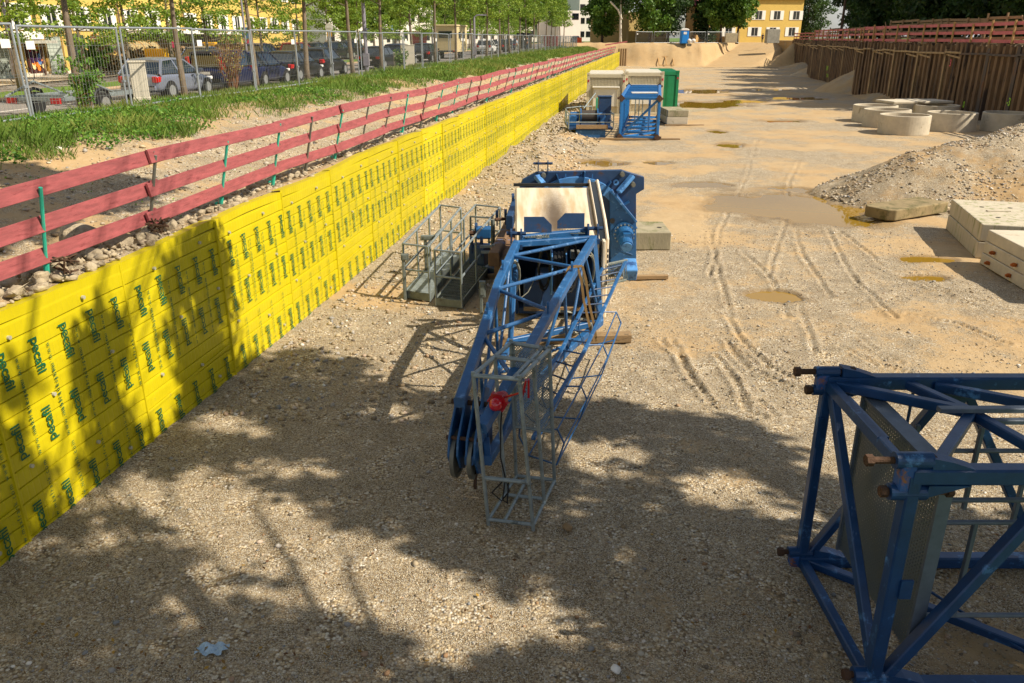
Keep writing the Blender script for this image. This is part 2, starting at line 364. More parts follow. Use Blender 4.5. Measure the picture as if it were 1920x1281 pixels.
# keep the sheet from poking out behind the yellow wall
TT = (XX-ORGn[0])*NXn[0]+(YY-ORGn[1])*NXn[1]; XX = np.where(TT < -.3, ORGn[0]+(YY-ORGn[1])*AXn[0]/AXn[1]-.3, XX)
ZZ, WET, SS, TT = floor_height(XX, YY)
fl = grid_mesh('pit_floor', XX, YY, ZZ, floor_m); struct(fl)
stony = .62*np.clip((14.5-YY)/5, 0, 1)*np.clip((6-XX)/3, .5, 1)+.20+.35*np.clip((3.0-TT)/3, 0, 1)+.10*np.clip((26-YY)/8, 0, 1)*np.clip((YY-8)/4, 0, 1)+.70*fbm(XX*.45, YY*.45, 5, 5)
a_ = fl.data.attributes.new('stony', 'FLOAT', 'POINT'); a_.data.foreach_set('value', stony.astype(np.float32).ravel())
a_ = fl.data.attributes.new('wet', 'FLOAT', 'POINT'); a_.data.foreach_set('value', WET.astype(np.float32).ravel())
def floor_z(x, y): return float(floor_height(np.array([[x]], float), np.array([[y]], float))[0][0, 0])
# muddy water
wm = bpy.data.materials.new('muddy_water'); wm.use_nodes = True; b = wm.node_tree.nodes['Principled BSDF']
b.inputs['Base Color'].default_value = srgb('#8a6c26')+[1]; b.inputs['Roughness'].default_value = .02; b.inputs['IOR'].default_value = 1.33; b.inputs['Specular IOR Level'].default_value = .36
n_ = nd(wm.node_tree, 'ShaderNodeTexNoise'); n_.inputs['Scale'].default_value = 3; bp_ = nd(wm.node_tree, 'ShaderNodeBump'); bp_.inputs['Strength'].default_value = .06; bp_.inputs['Distance'].default_value = .01
wm.node_tree.links.new(n_.outputs[0], bp_.inputs['Height']); wm.node_tree.links.new(bp_.outputs[0], b.inputs['Normal'])
w_ = MB()
for c, w, d, r in PUDW:
    k = 1.5; lvl = -.045+.00001*c.x
    w_.add([(c.x+math.cos(2*math.pi*i/24)*w*k, c.y+math.sin(2*math.pi*i/24)*d*k, lvl-.0002*len(w_.f)) for i in range(24)], [list(range(24))])
struct(w_.build('puddle_water', wm))

# ---- land left of the wall (rail ledge, stony slope, grass berm, verge)
SL = np.concatenate([np.arange(-17, 12, .16), np.arange(12, 45, .4), np.arange(45, 160, 1.2)])
TB = np.concatenate([np.arange(-11.0, -1.5, .22), np.arange(-1.5, -.04, .1)]); TB[-1] = -.05
def berm_z(S, T, X, Y):
    z = np.interp(T, [-11, -10.2, -8.9, -7.2, -5.2, -4.2, -1.9, -1.1, -.3, -.05], [2.40, 2.55, 2.95, 3.06, 3.02, 2.85, 2.26, 2.18, 2.42, 2.38])
    z = z-.11*np.clip((-3-S)/11, 0, 1)*np.clip((T+1.2)/1.1, 0, 1)
    k = np.interp(T, [-11, -7, -4.5, -1.8, -.4, -.05], [0, .05, .10, .16, .07, .03])
    z = z+k*fbm(X*.8, Y*.8, 81, 5)+k*.4*fbm(X*3, Y*3, 91, 4)
    st = 2.5+.007*np.clip(S, 0, 160)
    w = np.clip((-8.9-T)/1.6, 0, 1); return z*(1-w)+(st-.03)*w
bo = stgrid('stony_bank', SL, TB, berm_z, slope_m); struct(bo)
SSb, TTb = np.meshgrid(SL, TB, indexing='ij')
a_ = bo.data.attributes.new('stony', 'FLOAT', 'POINT'); a_.data.foreach_set('value', (.15+.25*fbm(SSb*.5, TTb*.5, 9)).astype(np.float32).ravel())
def berm_h(s, t):
    q = P(s, t); return float(berm_z(np.array([[s]], float), np.array([[t]], float), np.array([[q.x]]), np.array([[q.y]]))[0, 0])
# ---- street, kerb, verge, footpath
asphalt = mat('asphalt', '#7b7672', .85, 0, .12, 2, .3, 80)
paving = mat('pale_paving', '#a89d8a', .85, 0, .12, 2, .2, 50)
kerb_m = mat('kerb_stone', '#9b8468', .85, 0, .2, 3, .2, 40)
lawn = mat('lawn', '#4d6a1c', .9, 0, .35, 2, .8, 60, blotch='#7a8a2c', bamt=.5, bsc=1.5)
SR = np.arange(-30, 330, 5.0)
def strip(name, t0, t1, dz, m, hgt=None):
    S = SR; T = np.linspace(t0, t1, 4)
    o = stgrid(name, S, T, lambda a, b_, X, Y: 2.5+.007*np.clip(a, 0, 160)+dz, m); struct(o)
    if hgt: md = o.modifiers.new('s', 'SOLIDIFY'); md.thickness = hgt; md.offset = -1
    return o
strip('ground', -160, -9.5, -.06, lawn); strip('road', -18.0, -10.3, 0, asphalt)
strip('kerb', -18.2, -18.0, .12, kerb_m, .15); strip('verge', -20.6, -18.2, .11, lawn)
strip('parking_strip', -23.6, -20.6, .09, asphalt); strip('footpath', -31.5, -23.6, .125, paving)
strip('road_marking', -14.95, -14.83, .004, white_paint)
# ---- right bank and far ground
def ss(x): x = np.clip(x, 0, 1); return x*x*(3-2*x)
ZT = 3.85
def emb(X, Y):
    wob = 1.1*fbm(X*.22, Y*.22, 101, 5)
    hl = ZT*ss((Y-150-1.6*np.clip(X-34, 0, 30)+wob)/3.6)
    hr = ZT*ss(((X-44.5)*.84-(Y-150)*.50+wob)/4.2)*ss((Y-146.5)/4)
    u = ((X-36)*.52+(Y-150)*.854)/25.8; v = (X-36)*.854-(Y-150)*.52
    ramp = ZT*np.clip(u, 0, 1)*ss((9-np.abs(v))/3)
    hm = np.maximum(hl, hr); h = np.maximum(hm, ramp)
    return h+.16*fbm(X*.9, Y*.35, 111, 5)*ss(hm-ramp)*ss((Y-147)/4)+.02
Xe, Ye = np.meshgrid(np.linspace(8, 85, 240), np.concatenate([np.arange(145, 185, .5), np.arange(185, 205, 4)]), indexing='ij')
earth_m = ground_mat('bare_earth', '#a98f66', pebble=.5)
eo = grid_mesh('embankment', Xe, Ye, emb(Xe, Ye), earth_m); struct(eo)
fg = MB(); fg.quad((-200, 200, ZT-.05), (260, 200, ZT-.05), (400, 900, ZT+.4), (-400, 900, ZT+.4)); struct(fg.build('far_ground', lawn))
gg = MB(); gg.quad((-900, -60, -2.5), (900, -60, -2.5), (900, 1500, -2.5), (-900, 1500, -2.5)); struct(gg.build('lower_ground', lawn))
WP = [Vector((26.9, 20, 0)), Vector((31.0, 76, 0)), Vector((33.2, 76, 0)), Vector((38.7, 110, 0)), Vector((43.4, 110, 0)), Vector((50.4, 153, 0))]
TOPZ = 4.42
rb = MB()
rb.prism([Vector((p.x+.25, p.y, -.5)) for p in WP]+[Vector((53, 175, -.5)), Vector((130, 175, -.5)), Vector((110, 10, -.5)), Vector((24.6, -12, -.5)), Vector((26.3, 12, -.5))], (0, 0, TOPZ-.12+.5))
rbo = struct(rb.build('right_bank', slope_m))
# ---- gravel spill banks at the foot of the piling
def mound(name, cx, cy, rx, ry, h, m, seed, parent=None, n=60, sharp=1.0, rot=0.0, z0=-.05, rough=.12):
    th = np.linspace(0, 2*math.pi, n*2); rr = np.linspace(0, 1.0, n); RR, TH = np.meshgrid(rr, th, indexing='ij')
    e = 1+.18*fbm(np.cos(TH)*1.6+seed, np.sin(TH)*1.6, seed, 3)
    X0 = np.cos(TH)*RR*rx*e; Y0 = np.sin(TH)*RR*ry*e; c_, s_ = math.cos(rot), math.sin(rot)
    X = cx+X0*c_-Y0*s_; Y = cy+X0*s_+Y0*c_
    Z = z0+h*(1-RR**sharp)*(1+.15*fbm(X*.6, Y*.6, seed+1))+rough*fbm(X*1.6, Y*1.6, seed+2, 5)*np.minimum(1, (1-RR)*5)
    return X, Y, Z
for i, (cx, cy, rx, ry, h) in enumerate([(33.0, 78.6, 4.3, 4.5, 2.6), (41.2, 112, 4.2, 6, 2.0), (30.6, 68, 1.8, 6, .8), (48, 138, 4, 9, 1.2)]):
    X, Y, Z = mound('spill', cx, cy, rx, ry, h, slope_m, 200+i*7)
    tag(grid_mesh('gravel_bank', X, Y, Z, slope_m), kind='structure')

# ================================================================== LIGHT, SKY, CAMERA
SUN_EL, SUN_AZ = R(44), math.atan2(-.31, .95)
w = bpy.data.worlds.new('World'); scene.world = w; w.use_nodes = True
sk = w.node_tree.nodes.new('ShaderNodeTexSky'); sk.sky_type = 'NISHITA'; sk.sun_disc = False; sk.sun_elevation = SUN_EL
sk.sun_rotation = math.pi/2-SUN_AZ; sk.air_density = 1.0; sk.dust_density = 1.2; sk.ozone_density = 1.0
bg = w.node_tree.nodes['Background']; bg.inputs[1].default_value = .082; 
tcw = w.node_tree.nodes.new('ShaderNodeTexCoord'); mpw = w.node_tree.nodes.new('ShaderNodeMapping'); mpw.inputs['Scale'].default_value = (1, 1, 3.2); nw = w.node_tree.nodes.new('ShaderNodeTexNoise'); nw.inputs['Scale'].default_value = 2.6; nw.inputs['Detail'].default_value = 8; nw.inputs['Roughness'].default_value = .55
rw = w.node_tree.nodes.new('ShaderNodeMapRange'); rw.inputs[1].default_value = .44; rw.inputs[2].default_value = .60; xw = w.node_tree.nodes.new('ShaderNodeMix'); xw.data_type = 'RGBA'; xw.inputs['B'].default_value = (5.2, 5.2, 5.2, 1)
wl = w.node_tree.links.new; wl(tcw.outputs['Generated'], mpw.inputs[0]); wl(mpw.outputs[0], nw.inputs['Vector']); wl(nw.outputs[0], rw.inputs[0]); wl(rw.outputs[0], xw.inputs['Factor']); wl(sk.outputs[0], xw.inputs['A']); wl(xw.outputs['Result'], bg.inputs[0])
sd = bpy.data.lights.new('sun', 'SUN'); sd.energy = 4.9; sd.angle = R(.53); sd.color = (1, .895, .74)
so = bpy.data.objects.new('sun', sd); COL.objects.link(so)
SV = Vector((math.cos(SUN_AZ)*math.cos(SUN_EL), math.sin(SUN_AZ)*math.cos(SUN_EL), math.sin(SUN_EL)))
so.rotation_euler = SV.to_track_quat('Z', 'Y').to_euler(); so.location = (20, -10, 40)
cd = bpy.data.cameras.new('camera'); cd.sensor_width = 36; cd.lens = 36*F/1920; cd.clip_start = .1; cd.clip_end = 3000
co = bpy.data.objects.new('camera', cd); COL.objects.link(co); co.location = (0, 0, CH); co.rotation_euler = (math.pi/2-PITCH, 0, 0); scene.camera = co
vs = scene.view_settings; vs.view_transform = 'Standard'; vs.look = 'None'; vs.gamma = 1; vs.exposure = 0.62

# ================================================================== YELLOW PANEL WALL
ym = bpy.data.materials.new('yellow_sheet'); ym.use_nodes = True; nt = ym.node_tree; L = nt.links.new; b = nt.nodes['Principled BSDF']
tc = nd(nt, 'ShaderNodeTexCoord'); sp = nd(nt, 'ShaderNodeSeparateXYZ'); L(tc.outputs['Object'], sp.inputs[0])
wv = nd(nt, 'ShaderNodeMath', operation='MULTIPLY'); L(sp.outputs[0], wv.inputs[0]); wv.inputs[1].default_value = 2*math.pi/.085
sn = nd(nt, 'ShaderNodeMath', operation='SINE'); L(wv.outputs[0], sn.inputs[0])
mr_ = nd(nt, 'ShaderNodeMapRange'); L(sn.outputs[0], mr_.inputs[0]); mr_.inputs[1].default_value = -1; mr_.inputs[2].default_value = -.5
nz = nd(nt, 'ShaderNodeTexNoise'); nz.inputs['Scale'].default_value = 3.0; nz.inputs['Detail'].default_value = 7; L(tc.outputs['Object'], nz.inputs['Vector'])
mx = nd(nt, 'ShaderNodeMix', data_type='RGBA'); mx.inputs['A'].default_value = (.46, .37, .004, 1); mx.inputs['B'].default_value = (.60, .51, .008, 1); L(nz.outputs[0], mx.inputs['Factor'])
rz_ = nd(nt, 'ShaderNodeMapRange'); rz_.inputs[1].default_value = .1; rz_.inputs[2].default_value = -.02; rz_.inputs[3].default_value = 0; rz_.inputs[4].default_value = .35; L(sp.outputs[2], rz_.inputs[0])
m2 = nd(nt, 'ShaderNodeMix', data_type='RGBA'); L(mx.outputs['Result'], m2.inputs['A']); m2.inputs['B'].default_value = (.35, .26, .05, 1); L(rz_.outputs[0], m2.inputs['Factor'])
nzd = nd(nt, 'ShaderNodeTexNoise'); nzd.inputs['Scale'].default_value = 11; nzd.inputs['Detail'].default_value = 10; nzd.inputs['Roughness'].default_value = .8; L(tc.outputs['Object'], nzd.inputs['Vector'])
oi = nd(nt, 'ShaderNodeObjectInfo'); zf = nd(nt, 'ShaderNodeMapRange'); zf.inputs[1].default_value = 0; zf.inputs[2].default_value = 1.1; zf.inputs[3].default_value = .52; zf.inputs[4].default_value = .66; L(sp.outputs[2], zf.inputs[0])
gt = nd(nt, 'ShaderNodeMath', operation='SUBTRACT'); L(nzd.outputs[0], gt.inputs[0]); L(zf.outputs[0], gt.inputs[1]); gm = nd(nt, 'ShaderNodeMath', operation='MULTIPLY'); gm.use_clamp = True; L(gt.outputs[0], gm.inputs[0]); gm.inputs[1].default_value = 7
m4 = nd(nt, 'ShaderNodeMix', data_type='RGBA'); L(m2.outputs['Result'], m4.inputs['A']); m4.inputs['B'].default_value = (.30, .23, .08, 1); L(gm.outputs[0], m4.inputs['Factor'])
hv = nd(nt, 'ShaderNodeHueSaturation'); vr = nd(nt, 'ShaderNodeMapRange'); vr.inputs[3].default_value = .86; vr.inputs[4].default_value = 1.06; L(oi.outputs['Random'], vr.inputs[0]); L(vr.outputs[0], hv.inputs['Value']); L(m4.outputs['Result'], hv.inputs['Color'])
L(hv.outputs[0], b.inputs['Base Color']); b.inputs['Roughness'].default_value = .38; b.inputs['Specular IOR Level'].default_value = .35
ad = nd(nt, 'ShaderNodeMath', operation='ADD'); hf_ = nd(nt, 'ShaderNodeMath', operation='MULTIPLY'); hf_.inputs[1].default_value = .35; L(mr_.outputs[0], hf_.inputs[0]); L(hf_.outputs[0], ad.inputs[0]); L(nz.outputs[0], ad.inputs[1])
bp = nd(nt, 'ShaderNodeBump'); bp.inputs['Strength'].default_value = .5; bp.inputs['Distance'].default_value = .012; L(ad.outputs[0], bp.inputs['Height']); L(bp.outputs[0], b.inputs['Normal'])
print_green = mat('green_print', '#0b5a38', .5, 0, .1); washer_m = mat('washer', '#b9b7a4', .5, .3, .1)
PWD = 2.17; COURSE = .183
def panel_mesh(seed):
    r = random.Random(seed); mb = MB(); prof = []
    z = -.22
    zs_ = []
    while z < 2.38:
        zs_ += [(z, -.004), (z+.011, -.004), (z+.013, .014), (z+COURSE-.03, .017), (z+COURSE-.004, .014)]; z += COURSE
    zs_.append((z, 0)); ztop = 2.47
    zs_ = [(min(a, ztop), b_) for a, b_ in zs_ if a <= ztop+.05]
    nx = 15; xs = [PWD*i/(nx-1) for i in range(nx)]; V = []
    for k, (z, o) in enumerate(zs_):
        for i, x in enumerate(xs):
            bulge = .006*math.sin(x*2.2+seed)+.003*math.sin(x*4+z*2+seed)
            zz = z + (0 if k < len(zs_)-3 else .02*math.sin(x*1.7+seed*2)-.01)
            e = .02 if i == nx-1 else 0
            V.append((x+(.02 if i == nx-1 else 0), -(o+bulge+e+.0), zz))
    for i in range(nx): V.append((V[-nx][0] if False else xs[i], .16, V[(len(zs_)-1)*nx+i][2]-.02))
    Fc = [(k*nx+i, k*nx+i+1, (k+1)*nx+i+1, (k+1)*nx+i) for k in range(len(zs_)) for i in range(nx-1)]
    mb.add(V, Fc)
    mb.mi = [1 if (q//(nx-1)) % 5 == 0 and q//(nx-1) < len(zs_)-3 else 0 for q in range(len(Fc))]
    # rounded vertical joint lip
    mb.path([(.0, -.03, -.2), (.004, -.034, 1.1), (-.004, -.03, 2.445)], .018, 5)
    # overlapping lower sheet edge
    if seed % 2 == 0:
        mb.bar((.02, -.03, .50), (PWD-.02, -.032, .55+.02*(seed % 3)), .012, .03)
    return mb
WV, WF = text_mesh('pecafil', .168, .0025, .95); WV2, WF2 = text_mesh('www.maxfrank.com', .075, .0, 1.35)
WL = WV[:, 0].max()
def letters(rows):
    mb = MB()
    for (zt, dirn, x0) in rows:
        for k in range(5):
            x = x0+k*.435
            for V, Fs, dx, dz in ((WV, WF, 0, 0), (WV2, WF2, .19, -.12 if dirn < 0 else .12)):
                if dirn < 0: q = [(x+dx+v[1], -.0385, zt+dz-v[0]) for v in V]     # reads downwards
                else: q = [(x+dx-v[1]+.1, -.0385, zt-WL*1.0+dz*0+v[0]-(0 if dx == 0 else .05)) for v in V]     # reads upwards
                q2 = [p if .02 < p[0] < PWD-.01 else None for p in q]
                if any(p is None for p in q2): continue
                if min(p[2] for p in q) < -.12: continue
                mb.add(q, Fs)
    return mb
yw = thing('panel_wall', 'long yellow corrugated panel wall printed with green lettering along the pit', 'wall', P(-15.2, 0))
yrot = math.atan2(AX.y, AX.x)
groove_m = mat('olive_groove', '#7a6a12', .8, 0, .4, 8)  # darker olive for the recessed groove faces between courses
protos = []
for sd_ in range(4):
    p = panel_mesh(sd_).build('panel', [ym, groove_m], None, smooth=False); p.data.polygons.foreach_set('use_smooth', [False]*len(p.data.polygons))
    lt = letters([(2.10, -1, .13+.05*sd_), (1.32+.03*sd_, 1, .08+.04*sd_), (.46, (1, 1, -1, 1)[sd_], .10+.05*sd_)]).build('lettering', print_green, p)
    wb = MB()
    for (x, z) in ((.5, 2.2), (1.6, 2.25), (.9, 1.42), (1.9, 1.5), (.35, .85), (1.3, .6), (1.75, .25)):
        x += .15*math.sin(sd_*3+z); wb.tube((x, -.02, z), (x, -.047, z), .022, n=8)
    wb.build('washers', washer_m, p); protos.append(p)
npan = 68
for k in range(npan):
    o = protos[k] if k < 4 else protos[random.randrange(4)]
    c = o if k < 4 else copy_tree(o)
    if k < 4: pass
    c.parent = yw; c.location = AX*(.02+k*PWD); c.location.z = random.uniform(-.018, .012)-.13*min(1, max(0, (6-k)/6.0))+.02*min(1, k/6); c.rotation_euler = (random.uniform(-.004, .004), random.uniform(-.003, .003)-(.011 if k < 6 else 0), yrot+random.uniform(-.002, .002))
    c.location += NX*random.uniform(-.006, .006)

# ================================================================== NEAR RED GUARD RAIL
gr = thing('guard_rail', 'red plank guard rail on steel posts above the yellow wall', 'guard rail', P(-15, -.62, 2.4))
ps = [-13.45, -11.46, -9.47, -7.52, -5.6, -4.07, -2.5, -.9, .75, 2.4, 4.2, 6.1]
s = 8.1
while s < 133: ps.append(s); s += 2.02+random.uniform(-.08, .08)
ps = ps[:70]
def railpt(s, k):
    bz = berm_h(s, -.6); h = (.23, .60, .99)[k]; n0 = min(1, max(0, (-4-s)/8)); return P(s, -.55+.16*n0+.22*h, 2.42-.07*n0+h*1.0+.025*math.sin(s*.7+k))
for i, s in enumerate(ps):
    n0 = min(1, max(0, (-4-s)/8)); b0 = P(s, -.62+.16*n0+.03*random.random(), 2.30-.05*n0); t0 = P(s+random.uniform(-.16, -.02), -.30+.16*n0+random.uniform(-.03, .03), 3.44-.07*n0+random.uniform(-.06, .04))
    m = MB(); mid = b0.lerp(t0, .22); m.tube(b0, mid, .032, n=8); m.tube(mid, t0, .021, n=8)
    m.tube(b0+Vector((-.02, -.03, .13)), b0+Vector((-.02, -.10, .13)), .018, n=6)
    m.build('post', teal if i in (1, 3, 4) or (i > 5 and (i % 3 == 0 or i % 7 == 4)) else grey_post, gr)
for k in range(3):
    i = 0
    while i < len(ps)-1:
        j = min(i+2, len(ps)-1)
        ov = .16 if True else 0
        a = railpt(ps[i]-ov, k); c = railpt(ps[j]+ov, k)
        a += NX*(.015 if (i//2) % 2 else -.03); c += NX*(.015 if (i//2) % 2 else -.03); a.z += random.uniform(-.02, .02); c.z += random.uniform(-.02, .02)
        m = MB(); n = 4
        pts = [a.lerp(c, q/n)+NX*(.012*math.sin(q+i+k)) for q in range(n+1)]
        for p_, q_ in zip(pts[:-1], pts[1:]): m.bar(p_, q_+(q_-p_).normalized()*.004, .032, .175, up=(Vector((0, 0, 1))-NX*.22).normalized(), c=.004)
        o_ = m.build('board', red_rail, gr)
        if i < 16:
            m = MB()
            for q in (a, c, ):
                for dz in (-.045, .05): m.tube(q+NX*.012+Vector((0, 0, dz))+(c-a).normalized()*(.10 if q is a else -.10), q+NX*.022+Vector((0, 0, dz))+(c-a).normalized()*(.10 if q is a else -.10), .008, n=6)
            m.build('nail_heads', grey_post, o_)
        i = j

# ================================================================== PILING WALLS (right side)
def pile_wall(label, A, B, zb, bays, bayw_king=None, far=False):
    A, B = Vector(A), Vector(B); d = (B-A).normalized(); nn = Vector((-d.y, d.x, 0))   # nn points to the pit (left)
    if nn.x > 0: nn = -nn
    Lg = (B-A).length; root = thing('sheet_pile_wall', label, 'retaining wall', A.copy())
    nb = max(1, round(Lg/bays)); bw = Lg/nb; r = random.Random(int(A.y))
    for k in range(nb):
        s0 = k*bw; V = []; rows = [zb, 1.5, 3.0, TOPZ-.25]; prof = [(0, .0), (.05, .34), (.30, .36), (.36, .10), (.5, .08)]
        per = .74; x = s0; pts = []
        first = True
        while x < s0+bw-.3:
            dd = 0 if not first else 0
            pts += [(x, .02), (x+.07, .30), (x+.36, .31), (x+.44, .01)]; x += per*r.uniform(.94, 1.06)
        pts.append((s0+bw-.08, .02))
        m = MB(); nV = len(pts); top = []
        for q, (a, o) in enumerate(pts): top.append(TOPZ-.02+.13*math.sin(q*1.3+k*2)*.5+r.uniform(-.10, .10))
        for z in (zb, 2.2, None):
            for q, (a, o) in enumerate(pts):
                V.append(A+d*a+nn*o+Vector((0, 0, z if z is not None else top[q])))
        Fc = [(j*nV+i, j*nV+i+1, (j+1)*nV+i+1, (j+1)*nV+i) for j in range(2) for i in range(nV-1)]
        m.add(V, Fc); m.build('sheet_pile', sheet_rust, root)
        # protruding flange post at the bay's start
        m = MB(); ztop = 3.98+r.uniform(-.1, .45)
        c = A+d*(s0-.02); wide = bool(bayw_king)
        m.box(c+nn*.33+Vector((0, 0, (zb+ztop)/2)), (.34 if wide else .20, .035, ztop-zb), Matrix.Rotation(math.atan2(d.y, d.x), 3, 'Z'))
        m.box(c+nn*.16+Vector((0, 0, (zb+ztop)/2)), (.03, .30, ztop-zb-.01), Matrix.Rotation(math.atan2(d.y, d.x), 3, 'Z'))
        m.build('king_post', king_m if wide else (flange_rust if k % 2 else sheet_rust), root)
        # waling timber
        m = MB(); z0 = 3.86+r.uniform(-.06, .06)
        m.bar(A+d*(s0-.15)+nn*.39+Vector((0, 0, z0)), A+d*(s0+bw+.12)+nn*.385+Vector((0, 0, z0+r.uniform(-.09, .09))), .05, .12)
        if r.random() < .6: m.bar(A+d*(s0+.1)+nn*.30+Vector((0, 0, z0-.32)), A+d*(s0+bw-.1)+nn*.30+Vector((0, 0, z0-.14)), .05, .11)
        m.build('waling', flange_rust if not wide else king_m, root)
    return root, d, nn, A
pa = pile_wall('rusty sheet pile wall with wide dark king posts at the right frame edge', (26.9, 20, 0), (29.45, 55, 0), -.2, 3.4, True)
pb = pile_wall('rusty sheet pile wall with pale flanges behind the concrete rings', (29.46, 55.1, 0), (31.0, 76, 0), -.2, 2.35)
pc = pile_wall('middle stretch of rusty sheet pile wall behind the gravel bank', (33.2, 76.2, 0), (38.7, 110, 0), -.2, 2.9)
pd = pile_wall('farthest rusty sheet pile wall beside the earth ramp', (43.4, 110.2, 0), (50.4, 153, 0), -.2, 3.2)
# sprayed marks
def spray(root, txt, px, py, Y, size, m):
    p = atY(px, py, Y); d = AX; nn = -NX
    mb = MB(); place_text(mb, txt, size, p, -Vector(d), Vector((0, 0, 1)), .006); return mb.build('sprayed_mark', m, root)
def on_wall(px, off=.42):   # point on line pb/pa face at pixel column
    best = None
    for A, B in ((WP[0], WP[1]), (WP[2], WP[3]), (WP[4], WP[5])):
        d = (B-A).normalized(); nn = Vector((-d.y, d.x, 0)); nn = -nn if nn.x > 0 else nn
        for i in range(2000):
            q = A.lerp(B, i/2000)+nn*off; X = 960+F*q.x/(q.y*.935+1.5)
            if abs(X-px) < 1.0: return q
    return None
for (px, py, tx, sz, m, rt) in ((1807, 196, '0', .55, paint_green, pa[0]), (1891, 191, '-3', .62, paint_green, pa[0]), (1782, 118, '3', .6, paint_pink, pb[0]), (1551, 128, 'UW', .7, paint_green, pc[0]), (1551, 142, 'TON', .5, paint_green, pc[0])):
    q = on_wall(px, .36)
    if q: spray(rt, tx, px, py, q.y, sz, m)
# red rail fence on the piling
def wood_fence(name, label, cat, segs, zrails, offs, m_rail, m_post, step, ptop, brace=False, zb=3.6, bh=.19, alt=True):
    root = thing(name, label, cat, segs[0][0]+Vector((0, 0, TOPZ)))
    r = random.Random(len(label)); cnt = 0
    for A, B in segs:
        d = (B-A).normalized(); nn = Vector((-d.y, d.x, 0)); nn = -nn if nn.x > 0 else nn
        Lg = (B-A).length; n = max(1, round(Lg/step)); st_ = Lg/n
        for k in range(n+1):
            p = A+d*(k*st_+r.uniform(-.25, .25))+nn*(offs+.07); lean = r.uniform(-.05, .05)
            mb = MB(); mb.bar(p+Vector((0, 0, zb)), p+d*lean+Vector((0, 0, ptop+r.uniform(-.12, .1))), .13, .09, c=.006); mb.build('post', m_post, root)
            if brace and k % 2 == 0:
                mb = MB(); mb.bar(p+Vector((0, 0, TOPZ+.1)), p-nn*-.0+d*1.3+Vector((0, 0, ptop-.15)), .04, .1); mb.build('brace', m_post, root)
        for z in zrails:
            x = 0
            while x < Lg-.1 and cnt < 99:
                x2 = min(Lg, x+st_*2)
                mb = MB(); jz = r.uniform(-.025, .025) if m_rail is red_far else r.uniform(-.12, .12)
                a = A+d*(x-.1)+nn*offs+Vector((0, 0, z+jz)); c = A+d*(x2+.1)+nn*(offs-.004*(cnt % 3))+Vector((0, 0, z+r.uniform(-.03, .03)))
                mb.bar(a, c, .035, bh, c=.004); mb.build('board', m_rail, root); x = x2; cnt += 1
    return root
def seg(y0, y1, i=0, off=0):
    A, B = WP[i], WP[i+1]; f = lambda y: A.lerp(B, (y-A.y)/(B.y-A.y))
    return (f(y0)+NX*off, f(y1)+NX*off)
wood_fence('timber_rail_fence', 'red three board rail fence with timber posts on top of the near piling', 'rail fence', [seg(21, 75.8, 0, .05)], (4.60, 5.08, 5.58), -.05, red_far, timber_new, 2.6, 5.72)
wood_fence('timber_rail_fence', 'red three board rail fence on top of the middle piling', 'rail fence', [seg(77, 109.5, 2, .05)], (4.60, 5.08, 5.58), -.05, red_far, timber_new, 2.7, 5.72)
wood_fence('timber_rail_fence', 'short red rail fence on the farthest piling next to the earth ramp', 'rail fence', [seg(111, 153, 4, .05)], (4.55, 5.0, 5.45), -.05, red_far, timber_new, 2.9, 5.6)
wood_fence('grey_timber_fence', 'unpainted grey timber fence behind the near red rails', 'timber fence', [seg(23, 74, 0, 1.7)], (4.75, 5.25, 5.75, 6.0), 0, timber, timber, 2.9, 6.2, True, TOPZ-.3, .17)
wood_fence('grey_timber_fence', 'low unpainted timber fence behind the middle red rails', 'timber fence', [seg(78, 109, 2, 1.8)], (5.4, 5.75), 0, timber, timber, 3.1, 5.95, True, TOPZ-.3, .15)
# ================================================================== CRANE JIB SECTION (centre)
def lug(mb, c, d, r=.09, th=.03, w=.10, up=Vector((0, 0, 1))):
    c = Vector(c)
    for s_ in (-1, 1):
        o = Vector((w/2*s_, 0, 0)); mb.box(c+o, (th, r*1.6, r*2.6)); mb.tube(c+o+Vector((-th/2, 0, r*1.2)), c+o+Vector((th/2, 0, r*1.2)), r*.8, n=12)
    mb.tube(c+Vector((-w, 0, r*1.2)), c+Vector((w, 0, r*1.2)), r*.32, n=8)
jib = thing('crane_jib_section', 'tapered blue lattice jib foot lying on timber with sheaves at its near end', 'crane jib', at(1010, 700, 0))
UL = [at(968, 458, 1.68), at(934, 532, 1.60), at(900, 640, 1.44), at(862, 752, 1.22)]
UR = [at(1113, 448, 1.68), at(1060, 535, 1.60), at(985, 668, 1.44), at(905, 800, 1.12)]
LR = [at(1126, 604, .34), at(1063, 657, .36), at(990, 735, .42), at(915, 862, .50)]
LLc = [at(957, 640, .34), at(935, 690, .38), at(905, 760, .46), at(880, 862, .52)]
def chord(pts, w, h, nm='chord', m=blue):
    mb = MB()
    for a, c in zip(pts[:-1], pts[1:]): mb.bar(a, c+(c-a).normalized()*.03, w, h)
    return mb.build(nm, m, jib)
for c_, w_ in ((UL, .115), (UR, .115), (LR, .10), (LLc, .10)): chord(c_, w_, w_*1.1)
def lerp_poly(pts, t):
    L_ = [(b_-a).length for a, b_ in zip(pts[:-1], pts[1:])]; T = sum(L_)*t
    for (a, b_), l in zip(zip(pts[:-1], pts[1:]), L_):
        if T <= l+1e-9: return a.lerp(b_, T/l)
        T -= l
    return pts[-1]
def lace(A, B, ts, r, nm):
    for i in range(len(ts)-1):
        a = lerp_poly(A if i % 2 == 0 else B, ts[i]); c = lerp_poly(B if i % 2 == 0 else A, ts[i+1])
        mb = MB(); mb.tube(a, c, r, n=10); mb.build(nm, blue, jib)
lace(UR, UL, (.0, .13, .27, .43, .57, .72, .86), .027, 'lacing_bar')
lace(LR, UR, (.0, .15, .28, .42, .56, .72, .9), .024, 'lacing_bar')
